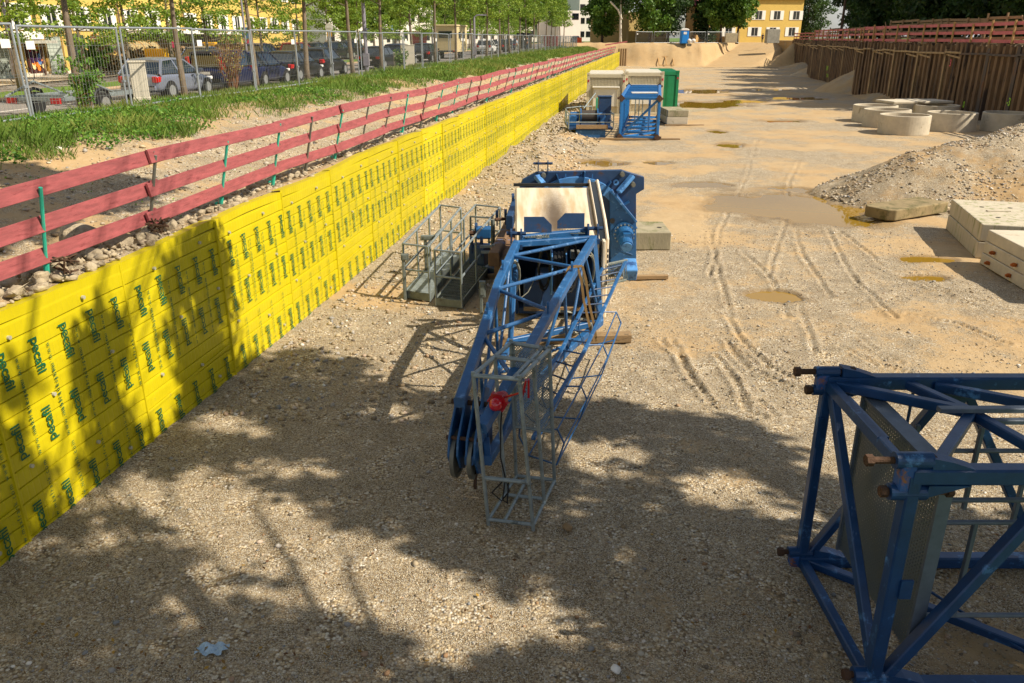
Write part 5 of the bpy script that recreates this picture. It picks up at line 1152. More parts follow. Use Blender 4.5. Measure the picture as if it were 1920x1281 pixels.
# rubble: along the wall's head, behind the rail, at the wall's foot
def st2xy(s, t): return ORGn[0]+s*AXn[0]+t*NXn[0], ORGn[1]+s*AXn[1]+t*NXn[1]
n = 2600; s_ = -14+90*RNG.random(n)**1.7; t_ = RNG.uniform(-.85, -.10, n); x, y = st2xy(s_, t_); rr = .02+.08*RNG.random(n)**3; z = np.full(n, 2.36)+rr*.1
tag(stones('rubble', x, y, z, rr, rock_m, .7, .34, smooth=False), 'broken concrete rubble packed between red rail and yellow wall', 'rubble', kind='stuff')
n = 9000; s_ = -16+70*RNG.random(n)**1.6; t_ = RNG.uniform(-4.8, -.6, n); x, y = st2xy(s_, t_); zz = berm_z(s_, t_, x, y); rr = .012+.03*RNG.random(n)**3+.05*(RNG.random(n) > .99)
tag(stones('slope_stones', x, y, zz+rr*.3, rr, peb_m), 'pale stones strewn over the slope behind the red rail', 'stones', kind='stuff')
n = 9000; s_ = -10+80*RNG.random(n)**1.2; t_ = .25+3.4*RNG.random(n)**1.4; x, y = st2xy(s_, t_); rr = (.014+.035*RNG.random(n)**3)*(1+np.clip(s_, 0, 60)/25); zz = fz(x, y)
tag(stones('wall_foot_rubble', x, y, zz+rr*.3, rr, peb_m, .7, .25), 'stones and broken lumps along the foot of the yellow wall', 'rubble', kind='stuff')
for (px, py, sz, lb) in ((150, 437, .52, 'big grey boulder lying behind the lowest red rail'), (108, 480, .16, 'small chalky lump left of the big boulder'), (92, 360, .15, 'pink sprayed flat stone on the slope')):
    q = at(px, py, 2.55); o = hull_rock('boulder', V3((q.x, q.y, 2.46)), sz*.75, rock_m, int(px), .62)
    tag(o, lb, 'boulder')
rng2 = random.Random(3)
for i, (px, py, sz) in enumerate(((25, 545, .2), (75, 515, .2), (225, 445, .24), (265, 437, .15), (320, 418, .17), (345, 405, .15), (378, 394, .12), (170, 470, .18))):
    q = at(px, py, 2.42); o = hull_rock('concrete_lump', V3((q.x, q.y, 2.38)), sz*.8, rock_m, int(px)+3, .65)
    tag(o, ['pale lump under the leftmost rail end', 'broad pale lump at the foot of the teal post', 'largest grey broken lump at the second rail post', 'rounded pale lump right of the second post', 'pale lump midway between second and third post', 'pale lump left of the third post foot', 'smallest pale lump at the third rail post', 'dark gritty lump left of the second rail post'][i], 'concrete lump', 'broken concrete lumps along the wall head')
for i, (px, py) in enumerate(((118, 500), (300, 425))):
    q = at(px, py, 2.5); mb = MB()
    for k in range(6): mb.path([q+V3((rng2.uniform(-.15, .15), rng2.uniform(-.1, .1), rng2.uniform(-.08, .12))) for _ in range(4)], .012, 5)
    tag(mb.build('rusty_rebar', rust), ('twisted rusty rebar under the lowest board near the teal post', 'rusty steel scrap right of the second rail post')[i], 'rebar')
# small finds on the gravel
for (px, py, nme, lb, m, sz) in ((1152, 1255, 'bottle_cap', 'white plastic cap lying on the gravel at the bottom', white_paint, .045), (1062, 992, 'broken_brick', 'small tan stone chunk right of the tube cage', timber, .06)):
    q = at(px, py, .02); mb = MB(); mb.tube(q+V3((0, 0, floor_z(q.x, q.y)-.01)), q+V3((.03, .02, sz*.7+floor_z(q.x, q.y))), sz, sz*.8, n=12); tag(bevel(mb.build(nme, m), .01), lb, 'litter')
q = at(400, 1222, .0); q.z = floor_z(q.x, q.y)+.03; mb = MB(); pts = []
for i in range(9):
    for j in range(6): pts.append(q+V3(((i-4)*.032, (j-3)*.026, .02*math.sin(i*1.7+j)+.015*rng2.random())))
mb.add(pts, [(i*6+j, i*6+j+1, (i+1)*6+j+1, (i+1)*6+j) for i in range(8) for j in range(5) if rng2.random() > .12]); tag(mb.build('plastic_sheet', mat('pale_blue_plastic', '#9fb7c8', .4, 0, .2, 20)), 'crumpled pale blue plastic scrap at the bottom left', 'litter')
n = 260; xx = RNG.uniform(-4.2, 3.5, n); yy = RNG.uniform(4.6, 7, n); k = (RNG.random(n) < np.where((xx < -1) & (yy < 5.6), 1, .35)); xx, yy = xx[k], yy[k]
def leafpatch(name, x, y, z, sz, m, tint, flat=.25):
    n = len(x); a = RNG.normal(size=(n, 3)); a[:, 2] *= flat; a /= np.linalg.norm(a, axis=1, keepdims=True)+1e-9
    b_ = np.cross(a, RNG.normal(size=(n, 3))); b_[:, 2] *= flat if flat < 1 else 1; b_ /= np.linalg.norm(b_, axis=1, keepdims=True)+1e-9
    sz = np.broadcast_to(sz, (n,)); a = a*sz[:, None]; b_ = b_*sz[:, None]*.6; c = np.stack([x, y, z], -1)
    V = np.stack([c-a, c-b_, c+a, c+b_], 1).reshape(-1, 3); Fc = np.arange(n*4).reshape(n, 4); o = link_mesh(name, V, Fc, m); set_tint(o, np.repeat(tint, 4)); return o
tag(leafpatch('fallen_leaves', xx, yy, fz(xx, yy)+.03, .024, mat('fallen_leaves', '#5a3a1e', .8, 0, .4, 20, tint='#a8842e'), RNG.random(len(xx))**3, .4), 'brown fallen leaves littering the near gravel', 'leaves', kind='stuff')
# ================================================================== TREES
def leaf_cloud(centers, radii, per, size, seed, flat=1.0, shell=.35):
    g = np.random.default_rng(seed); c = np.repeat(centers, per, 0); r = np.repeat(radii, per, 0); n = len(c)
    d = g.normal(size=(n, 3)); d /= np.linalg.norm(d, axis=1, keepdims=True); rad = g.random(n)**shell
    p = c+d*rad[:, None]*r
    a = g.normal(size=(n, 3)); a[:, 2] *= flat; a /= np.linalg.norm(a, axis=1, keepdims=True)
    b_ = np.cross(a, g.normal(size=(n, 3))); b_ /= np.linalg.norm(b_, axis=1, keepdims=True)
    s = size*g.uniform(.6, 1.4, n)[:, None]; a = a*s; b_ = b_*s*.62
    V = np.stack([p-a, p-b_*1.0, p+a, p+b_*1.0], 1).reshape(-1, 3)
    tint = np.repeat(np.clip(np.repeat(g.random(len(centers)), per)*.5+g.random(n)*.5, 0, 1)**1.6, 4); return V, tint
def crown_obj(V, tint, m, parent):
    o = link_mesh('crown', V, np.arange(len(V)).reshape(-1, 4), m, None); o.parent = parent; set_tint(o, tint); return o
def make_tree(name, label, cat, kind, seed, hgt, base, spread, m, bm_, r0=.13, clumps=40, per=60, lsize=.1, group=None):
    g = np.random.default_rng(seed); rr = random.Random(seed); t = thing(name, label, cat, (0, 0, 0), group); mb = MB()
    lx, ly = rr.uniform(-.3, .3), rr.uniform(-.3, .3)
    tp = lambda k: V3((lx*k+.08*math.sin(k*5+seed), ly*k+.08*math.cos(k*4+seed), hgt*.93*k))
    K = 9; mb.path([tp(i/K)-V3((0, 0, .1 if i == 0 else 0)) for i in range(K+1)], 0, 8, [r0*(1.25 if i == 0 else 1)*(1-.85*i/K) for i in range(K+1)])
    cs, rs = [], []
    nb = clumps
    for i in range(nb):
        f = (i+.5)/nb; z = base+(hgt-base)*f; q = tp(min(1, z/(hgt*.93))); an = i*2.4+rr.uniform(-.5, .5)
        if kind == 'cone': rad = spread*(1-.72*f)*rr.uniform(.5, 1.05); dz = rad*.28
        elif kind == 'layer': rad = spread*(1-.6*f)*rr.uniform(.45, 1.1); dz = rad*.05
        else: rad = spread*math.sqrt(max(.05, 1-(2*f-.9)**2))*rr.uniform(.35, 1.0); dz = rad*.35
        e = q+V3((math.cos(an)*rad, math.sin(an)*rad, dz))
        if i % 2 == 0 or kind == 'layer': mb.path([q, q.lerp(e, .5)+V3((0, 0, rad*.06)), e], 0, 4, [r0*.28*(1-f*.6), r0*.16*(1-f*.6), .008])
        nsub = 3 if kind == 'layer' else 2
        for j in range(nsub):
            p = q.lerp(e, (.55, 1.0, .8)[j] if nsub == 3 else (.55, 1.0)[j])
            rs_ = (.30*spread if kind == 'round' else .24*spread)*rr.uniform(.65, 1.2)
            if kind == 'layer': rs.append((rs_*1.35, rs_*1.35, rs_*.55))
            else: rs.append((rs_, rs_, rs_*.75))
            cs.append(tuple(p+V3((rr.uniform(-.1, .1), rr.uniform(-.1, .1), rr.uniform(-.05, .1)))))
    o = mb.build('trunk', bm_, None, smooth=True); o.parent = t
    V, tint = leaf_cloud(np.array(cs), np.array(rs), per, lsize, seed, .7 if kind == 'layer' else 1.0, .45); crown_obj(V, tint, m, t); return t
def put(proto, used, loc, rz, sc, label):
    o = proto if not used[0] else copy_tree(proto); used[0] = True
    o.location = loc; o.rotation_euler = (0, 0, rz); o.scale = (sc, sc, sc*random.uniform(.94, 1.06)); o['label'] = label; return o
# kerb row on the berm: bare trunks with high light crowns
GA = 'young street trees in a row along the mesh fence'
prA = [[make_tree('street_tree', 'x', 'tree', 'cone', 11+i, 8.8, 3.4+.2*i, 1.7, leaf_lm, bark, .12, 44, 62, .08, GA), [False]] for i in range(3)]
sA = [s_for(px, -9.9) for px in (152, 350, 475, 577, 660, 718)]; dS = 6.4
while sA[-1] < 128: sA.append(sA[-1]+dS)
labA = ['thick trunked tree nearest on the left with sprouting leaves at its foot', 'tree with yellow lichen trunk standing in front of the silver car', 'tree behind the dry bush between the two navy cars', 'yellowish trunk tree in front of the fourth parked car', 'slim tree left of the tall grey lamp pole', 'tree between black car and concrete cabinets']
for i, s_ in enumerate(sA):
    pr, us = prA[i % 3]; p = P(s_, -9.9+random.uniform(-.15, .15)); p.z = berm_h(s_, -9.9)-.05 if s_ < 150 else 2.6
    put(pr, us, p, random.uniform(0, 6), random.uniform(.95, 1.1), labA[i] if i < 6 else 'slender young street tree behind the mesh fence in the distance')
# far side row: sparse layered crowns
GB = 'layered light green trees across the road'
prB = [[make_tree('verge_tree', 'x', 'tree', 'layer', 31+i, 8.2, 1.75, 2.2, leaf_lm, bark, .10, 32, 70, .075, GB), [False]] for i in range(3)]
sB = [s_for(px, -20.2, 2.7) for px in (40, 165, 245, 318, 395)]
while sB[-1] < 150: sB.append(sB[-1]+6.6)
labB = ['dark green bushy verge tree left of the fruit poster', 'layered tree with spreading twigs between poster and no entry sign', 'sparse layered tree behind the silver car', 'tree with thin straight trunk behind the two cars gap', 'light layered tree in front of the shop canopy']
for i, s_ in enumerate(sB):
    pr, us = prB[i % 3]; p = P(s_, -20.2+random.uniform(-.3, .3), zs(s_)+.1)
    put(pr, us, p, random.uniform(0, 6), random.uniform(.9, 1.08), labB[i] if i < 5 else 'light green layered tree across the road beyond the parked cars')
# third row and distance: fuller street trees
GC = 'fuller green trees along the far end of the street'
prC = [[make_tree('avenue_tree', 'x', 'tree', 'round', 51+i, 8.0, 2.7, 2.6, (leaf_lm, leaf_mid)[i % 2], bark, .15, 44, 85, .15, GC), [False]] for i in range(2)]
for i, (px, t_) in enumerate(((655, -26), (700, -27), (742, -25.5), (835, -27), (868, -24), (905, -26), (938, -23), (965, -25), (990, -18.6), (1012, -23), (1035, -19), (1058, -24), (1078, -17), (1096, -20), (1110, -14), (1128, -17))):
    s_ = s_for(px, t_, 4); pr, us = prC[i % 2]; put(pr, us, P(s_, t_, zs(s_)), random.uniform(0, 6), random.uniform(.9, 1.15) if s_ < 100 else random.uniform(1.0, 1.3), 'full green street tree in the far avenue left of the birch')
# background trees
def bigtree(label, X, Y, z, h, base, spread, m, seed, kind='round', cl=46, per=110, ls=.24, name='broadleaf_tree', cat='tree', bm2=bark_dark, grp=None, r0=.25):
    t = make_tree(name, label, cat, kind, seed, h, base, spread, m, bm2, r0, cl, per, ls, grp); t.location = (X, Y, z); return t
def px2x(px, Y, z=5): return (px-960)/F*(Y*math.cos(PITCH)+(CH-z)*math.sin(PITCH))
bigtree('white trunked birch with a bare forked limb at the end of the street', px2x(1163, 160), 160, ZT-.1, 13, 6.5, 3.4, leaf_dk, 71, 'round', 30, 70, .22, 'birch_tree', 'tree', birch)
mb = MB(); bq = V3((px2x(1163, 160), 160, 0)); 
mb.path([bq+V3((.1, -.2, 8)), bq+V3((-.7, -.5, 9.6)), bq+V3((-2.2, -.6, 11))], .16, 6); o = mb.build('bare_limb', birch)
for ob in bpy.data.objects:
    if ob.name.startswith('birch_tree'): o.parent = ob; o.matrix_parent_inverse = Matrix.Translation(-Vector(ob.location))
for i, (px, Y, h, ba, sp, m, lb) in enumerate(((1130, 168, 11, 1.5, 4.2, leaf_mid, 'mid green tree left of the birch'), (1150, 180, 13, 2, 5, leaf_dk, 'dark tree crown right behind the birch'), (1218, 163, 12, 2.0, 5.2, leaf_mid, 'broad green tree before the ochre wall'), (1252, 166, 13, 1.8, 5.0, leaf_dk, 'dense dark green tree left of the portable toilet'),
        (1326, 172, 11, .6, 4.2, leaf_dk, 'low spreading dark tree beside the gable house'), (1352, 165, 11, 2.8, 4.6, leaf_mid, 'bright green tree in front of the yellow house'), (1383, 164, 13, 3.0, 3.6, leaf_mid, 'yellowish green tree with two stems by the yellow house'), (1338, 190, 17, 6, 7, leaf_dk, 'tall dark tree overhanging the gable house'),
        (1478, 196, 14, .8, 4.6, leaf_dk, 'dark tree right of the yellow house'), (1512, 190, 15, 1, 5.5, leaf_dk, 'dark tree above the end of the red rails'))):
    bigtree(lb, px2x(px, Y), Y, ZT-.1, h, ba, sp, m, 80+i)
dk = [[make_tree('bank_tree', 'x', 'tree', 'round', 101+i, 13, .6, 5.2, leaf_dk, bark_dark, .28, 52, 150, .25, 'dark dense trees on the bank behind the timber fences'), [False]] for i in range(3)]
k = 0
for (X, Y, sc) in ((37.5, 59, .9), (39, 67, .95), (38.5, 76, .9), (43, 86, 1), (45, 96, 1), (46, 106, .95), (50, 118, 1), (53, 128, 1), (60, 138, 1), (46, 74, 1), (51, 84, 1.1), (55, 97, 1.1), (57, 110, 1.1), (62, 124, 1.1), (60, 92, 1.15), (48, 66, 1.05), (66, 106, 1.2), (68, 140, 1.2)):
    pr, us = dk[k % 3]; put(pr, us, V3((X, Y, TOPZ-.1)), k*1.3, sc, ('dark dense tree behind the middle timber fence' if Y > 88 else 'dark dense tree behind the grey timber fence above the near piling')); k += 1
mb = MB(); q = V3((px2x(1576, 100), 100, 4.4)); mb.tube(q, q+V3((.0, 0, 9)), .16, .12, n=12); tag(mb.build('timber_pole', bark_dark), 'tall bare wooden pole rising behind the red rails', 'pole')
# off-frame trees on the near bank that shade the foreground: crowns have gaps
GAPS = [  # lit patches on ground or wall, in pixels (x, y, rx, ry)
    (330, 930, 150, 45), (470, 985, 150, 62), (620, 1040, 150, 55), (760, 1100, 150, 50), (880, 1150, 110, 45), (980, 1150, 90, 50), (1100, 862, 70, 30), (1385, 935, 75, 26), (1290, 905, 50, 18), (560, 880, 60, 18), (1020, 1190, 90, 30), (350, 1150, 70, 45), (395, 1090, 60, 60), (560, 1120, 110, 30),
    (1880, 960, 60, 20), (1700, 945, 70, 18), (1800, 700, 20, 8), (200, 1010, 60, 25), (1130, 840, 60, 16), (830, 1215, 60, 22), (720, 770, 40, 10), (420, 800, 80, 16), (1340, 880, 40, 12), (1560, 985, 40, 15)]
BOUND = [(-400, 640), (440, 672), (480, 668), (560, 650), (610, 645), (660, 668), (700, 712), (780, 738), (900, 745), (1000, 748), (1100, 752), (1200, 757), (1330, 778), (1400, 790), (1470, 838), (1530, 895), (1640, 930), (1760, 940), (1920, 935), (2300, 930)]
bx_, by_ = zip(*BOUND)
def shade_ok(px, py):
    if py < np.interp(px, bx_, by_)+6: return False
    for (x, y, rx, ry) in GAPS:
        if ((px-x)/(rx+14))**2+((py-y)/(ry+8))**2 < 1: return False
    return True
WALLLIT = [(40, 560, 45, 120, .2), (140, 640, 60, 170, .2), (290, 620, 42, 260, .16), (215, 880, 60, 60, 0)]
def proj(p):
    d = p-V3((0, 0, CH)); c, s = math.cos(PITCH), math.sin(PITCH); z = d.y*c-d.z*s
    return (960+F*d.x/z, 640.5-F*(d.y*s+d.z*c)/z) if z > .1 else None
rs_ = random.Random(42); cl_by_tree = {}
TR = [V3((7.5, -1.5, 2)), V3((12.5, -.5, 2)), V3((17, 1, 3)), V3((10, -6, 2)), V3((3, -6, 2)), V3((21.5, 5, 4.3)), V3((16, -6, 3))]
cnt = 0
for _ in range(30000):
    g = V3((rs_.uniform(-6.5, 9.5), rs_.uniform(2.6, 13.5), 0)); hz_ = rs_.uniform(6.5, 12.5)
    p3 = g+SV*(hz_/SV.z)
    # what does the shadow meet first: the wall?
    tW = (g-ORG).dot(NX); hit = g; onwall = False
    if tW < 0:
        k_ = -tW/(SV.dot(NX)); hit = g+SV*k_; onwall = True
        if hit.z > 2.6: hit = g; continue
    q = proj(hit)
    if not q: continue
    if onwall:
        lean = (q[0]-(q[1]-560)*.16)
        if q[0]-.15*(q[1]-390)*0 > np.interp(q[1], [390, 690], [402, 455])-0: continue
        if 215 < lean < 305 or 30 < lean < 125: continue
        if rs_.random() < .10: continue
    elif not shade_ok(*q): continue
    if (p3.z < 5.2): continue
    pp = proj(p3)
    if pp and -60 < pp[0] < 1980 and pp[1] > -40: continue
    j = min(range(len(TR)), key=lambda i: (p3.xy-TR[i].xy).length+(0 if p3.z > 6 else 1)); cl_by_tree.setdefault(j, []).append(tuple(p3)); cnt += 1
    if cnt > 2300: break
for _ in range(1500):
    s_, t_ = rs_.uniform(-14.5, -6.2), rs_.uniform(-6.5, -1.9); hz_ = rs_.uniform(6, 11)
    if vnoise(np.array([s_*.8]), np.array([t_*.8]), 5)[0] > .62: continue
    p3 = P(s_, t_, 2.6)+SV*(hz_/SV.z); pp = proj(p3)
    if p3.z < 5.4 or (pp and -60 < pp[0] < 1980 and pp[1] > -40): continue
    j = min(range(len(TR)), key=lambda i: (p3.xy-TR[i].xy).length); cl_by_tree.setdefault(j, []).append(tuple(p3))
for j, cs in cl_by_tree.items():
    t = thing('shade_tree', 'tall tree on the bank beside the camera casting the foreground shade' if j == 0 else 'big tree number out of view on the near bank', 'tree', TR[j], 'tall shade trees on the near bank beside the camera')
    t['label'] = 'tall shade tree on the near bank whose crown darkens the foreground gravel'
    cc = V3(np.mean(np.array(cs), axis=0)); mb = MB(); b0 = TR[j]-V3((0, 0, 1.5)); top = V3((TR[j].x*.4+cc.x*.6, TR[j].y*.4+cc.y*.6, cc.z))
    mb.path([b0, b0.lerp(top, .35), top], 0, 8, [.34, .26, .10])
    for q in cs[::45]: mb.path([b0.lerp(top, .55), (b0.lerp(top, .8)+V3(q))/2, V3(q)], 0, 4, [.045, .02, .006])
    mb.build('trunk', bark, t)
    A_ = np.array(cs); V, tint = leaf_cloud(A_, np.full((len(A_), 3), .30), 26, .10, 500+j, 1, .5); o = link_mesh('crown', V, np.arange(len(V)).reshape(-1, 4), leaf_mid, t); set_tint(o, tint)

# ================================================================== GRASS, WEEDS, BUSHES
def blades(name, x, y, z, h, m, lean=.35, w=.012, tint=None):
    n = len(x); a = RNG.uniform(0, 2*np.pi, n); dx, dy = np.cos(a), np.sin(a); l = h*RNG.uniform(.0, lean*2, n)
    la = RNG.uniform(0, 2*np.pi, n); tx, ty = np.cos(la)*l, np.sin(la)*l; w_ = np.broadcast_to(w, (n,))
    V = np.stack([np.stack([x-dx*w_, y-dy*w_, z], -1), np.stack([x+dx*w_, y+dy*w_, z], -1), np.stack([x+tx*.4+dx*w_*.6, y+ty*.4+dy*w_*.6, z+h*.6], -1), np.stack([x+tx, y+ty, z+h], -1)], 1).reshape(-1, 3)
    o = link_mesh(name, V, np.arange(n*4).reshape(n, 4), m); set_tint(o, np.repeat(RNG.random(n)**2 if tint is None else tint, 4)); return o
n = 230000; s_ = -13+145*RNG.random(n)**2.0; t_ = -3.5-6.8*RNG.random(n)
edge = -3.95-1.0*fbm(s_*.45, s_*0+3, 601, 4)-.5*fbm(s_*2, t_*2, 605, 3); dens = fbm(s_*.7, t_*.9, 611, 5)+.42; k = (t_ < edge) & (RNG.random(n) < np.clip(dens*2.2, .22, 1)); s_, t_ = s_[k], t_[k]
x, y = st2xy(s_, t_); z = berm_z(s_, t_, x, y); dry = np.clip(fbm(s_*.8, t_*.8, 621, 3)*1.5+.25, 0, 1)
hh = (.05+.17*RNG.random(len(x))**1.6+.26*np.clip(fbm(s_*.35, t_*.35, 631, 3), 0, 1))*(1+np.clip(s_, 0, 80)/90); wq = .0045+.00024*np.clip(s_+12, 0, 120)
tag(blades('grass', x, y, z-.01, hh, grass_m, .4, wq, np.clip(.75*dry*RNG.random(len(x))+.15*RNG.random(len(x)), 0, 1)), 'rough meadow grass on the berm along the mesh fence', 'grass', kind='stuff')
n = 52000; s_ = -13+60*RNG.random(n)**1.6; t_ = -4.0-3.6*RNG.random(n); d_w = fbm(s_*.7, t_*.7, 641, 4)+.22*(s_ < -1); k = (d_w > .09) & (t_ < -3.9-.6*fbm(s_*.8, t_*.8, 645)); s_, t_ = s_[k], t_[k]; x, y = st2xy(s_, t_); z = berm_z(s_, t_, x, y)+.03+.16*RNG.random(len(x))
tag(leafpatch('weeds', x, y, z, .028+.02*RNG.random(len(x)), weed_m, RNG.random(len(x))**2, .8), 'broad leaved weeds spreading over the berm edge', 'weeds', kind='stuff')
n = 2600; s_ = -13+60*RNG.random(n)**1.4; t_ = -4.2+3.2*RNG.random(n)**1.7; k = fbm(s_*1.3, t_*1.3, 651, 3) > .18; s_, t_ = s_[k], t_[k]; x, y = st2xy(s_, t_); z = berm_z(s_, t_, x, y)+.04*RNG.random(len(x))
tag(leafpatch('small_weeds', x, y, z+.02, .025, weed_m, RNG.random(len(x)), .6), 'tiny green tufts dotting the stony slope', 'weeds', kind='stuff')
def bush(label, px, t_, hgt, spr, m, twigs, leaves, ls, seed, name='bush', zz=None):
    s_ = s_for(px, t_); p = P(s_, t_, berm_h(s_, t_) if zz is None else zz); rr = random.Random(seed); th_ = thing(name, label, 'bush', p); mb = MB(); cs = []
    for i in range(twigs):
        a = rr.uniform(0, 6.3); r_ = spr*rr.random(); h = hgt*rr.uniform(.5, 1); e = p+V3((math.cos(a)*r_, math.sin(a)*r_, h)); mdl = p.lerp(e, .5)+V3((rr.uniform(-.1, .1), rr.uniform(-.1, .1), 0))
        mb.path([p+V3((math.cos(a)*.1, math.sin(a)*.1, -.05)), mdl, e], 0, 4, [.014, .009, .003]); cs += [tuple(mdl), tuple(mdl.lerp(e, .5)), tuple(e)]
        for q in range(3): e2 = mdl.lerp(e, rr.random())+V3((rr.uniform(-.2, .2), rr.uniform(-.2, .2), rr.uniform(.05, .3))); mb.tube(mdl.lerp(e, rr.random()*.6), e2, .004, n=3); cs.append(tuple(e2))
    mb.build('stems', twig_m, th_)
    V, ti = leaf_cloud(np.array(cs), np.full((len(cs), 3), .14), leaves, ls, seed); o = link_mesh('foliage', V, np.arange(len(V)).reshape(-1, 4), m, th_); set_tint(o, ti)
bush('dry reddish brown twiggy bush between the two navy cars', 440, -8.8, 1.9, .75, twig_m, 46, 3, .035, 3)
bush('leafy sprouts around the foot of the thick leftmost trunk', 160, -9.3, 1.5, .45, weed_m, 14, 12, .05, 5)
bush('green shrub behind the left trunk in front of the hedge', 182, -23.4, 2.0, .9, leaf_mid, 20, 16, .09, 6, zz=2.6)
bush('small green bush at the foot of the twin concrete cabinets', 752, -9.0, 1.0, .4, leaf_mid, 12, 12, .06, 7)
n = 900; cs = np.stack([RNG.uniform(24, 66, n), RNG.uniform(-25.6, -24.9, n), RNG.uniform(.1, 1.25, n)], -1)
X_, Y_ = st2xy(cs[:, 0], cs[:, 1]); cs3 = np.stack([X_, Y_, 2.6+.007*cs[:, 0]+cs[:, 2]], -1); V, ti = leaf_cloud(cs3, np.full((n, 3), .28), 26, .10, 77)
o = link_mesh('hedge', V, np.arange(len(V)).reshape(-1, 4), leaf_hedge); set_tint(o, ti); tag(o, 'long brownish clipped hedge in front of the yellow building', 'hedge')
# ================================================================== MESH FENCE
def make_fence_panel():
    t = thing('mesh_fence_panel', 'x', 'mesh fence', (0, 0, 0)); w, h = 3.42, 2.02
    for nm, a, c in (('frame_tube', (.0, 0, -.05), (.0, 0, h)), ('frame_tube', (w, 0, -.05), (w, 0, h)), ('top_tube', (0, 0, h-.02), (w, 0, h-.02)), ('bottom_tube', (0, 0, .12), (w, 0, .12))):
        mb = MB(); mb.tube(a, c, .026, n=8); mb.build(nm, fence_m, t)
    mb = MB()
    for i in range(1, 30): x = w*i/30; mb.tube((x, 0, .12), (x, 0, h-.03), .0038, n=3)
    for z in (.45, .95, 1.0, 1.6): mb.tube((0, .008, z), (w, .008, z), .0032, n=3)
    mb.build('wire_mesh', mesh_m, t)
    mb = MB(); mb.box((w+.02, 0, .75), (.10, .07, .05)); mb.build('clamp', fence_m, t)
    return t
GF = 'temporary mesh fence panels in a line on the grass berm'
fp = make_fence_panel(); used = [False]; fp['group'] = GF
plate = MB(); plate.box((.28, -.03, 1.62), (.26, .01, .17)); plate = plate.build('sign_plate', white_paint)
def put_fence(p, rz, label, signed, grp=None, side=1):
    o = fp if not used[0] else copy_tree(fp); used[0] = True; o.location = p; o.rotation_euler = (random.uniform(-.015, .015), random.uniform(-.012, .012), rz); o['label'] = label
    if grp: o['group'] = grp
    if signed: q = plate.copy(); COL.objects.link(q); q.parent = o; q.location.x = 0 if side > 0 else 2.85
for k in range(-2, 37):
    s_ = -3+3.5*k; p = P(s_, -7.2+.04*math.sin(k*2.3)); p.z = 3.03
    lb = {-1: 'mesh fence panel cut by the left photo edge, behind the thick trunk', 0: 'mesh fence panel in front of the white cabinet and silver car', 1: 'mesh fence panel in front of the silver car front end', 2: 'mesh fence panel in front of the dry bush', 3: 'mesh fence panel before the fourth parked car'}.get(k, 'grey mesh fence panel further along the berm above the red rail')
    put_fence(p, AANG+random.uniform(-.02, .02), lb, True if (k % 3 != 1 and k < 22) else False, GF, 1 if k % 2 == 0 else -1)
b0, b1 = V3((px2x(1190, 156), 154.5, ZT)), V3((px2x(1392, 162), 163, ZT)); nb_ = int((b1-b0).length/3.5)
for k in range(nb_):
    q = b0.lerp(b1, k/nb_); put_fence(V3((q.x, q.y, ZT-.05)), math.atan2((b1-b0).y, (b1-b0).x), 'mesh fence panel at the far end above the earth slope, beside the portable toilet', k % 2 == 0, 'far mesh fence panels around the earth slope')
COL.objects.unlink(plate); bpy.data.objects.remove(plate)
for s_, m_ in ((s_for(1015, -7.2), 0),):
    pass
# ================================================================== CARS
car_glass = mat('car_glass', '#16222c', .05, 0, .3, 2, spec=1.0); tyre = mat('tyre', '#1b1b1b', .8, 0, .2, 10); rim = mat('alloy_rim', '#b9bcbe', .35, .7, .1, 10)
tail = mat('tail_lamp', '#b3121a', .15, 0, .2, 8, spec=.8); trim = mat('black_trim', '#1a1b1d', .5, 0, .1); lampw = mat('clear_lamp', '#dcdcd8', .1, 0, .1, spec=.9)
def cpaint(nm, c, r=.28, me=.25): return mat(nm, c, r, me, .05, 3, spec=.7)
PAINT = dict(silver=cpaint('silver_car_paint', '#888fa0', .3, .5), navy=cpaint('navy_car_paint', '#131c44'), black=cpaint('black_car_paint', '#12151c'), white=cpaint('white_car_paint', '#d8d8d4', .35, 0), red=cpaint('red_car_paint', '#8c1c22'), grey=cpaint('grey_blue_car_paint', '#46536c', .3, .4))
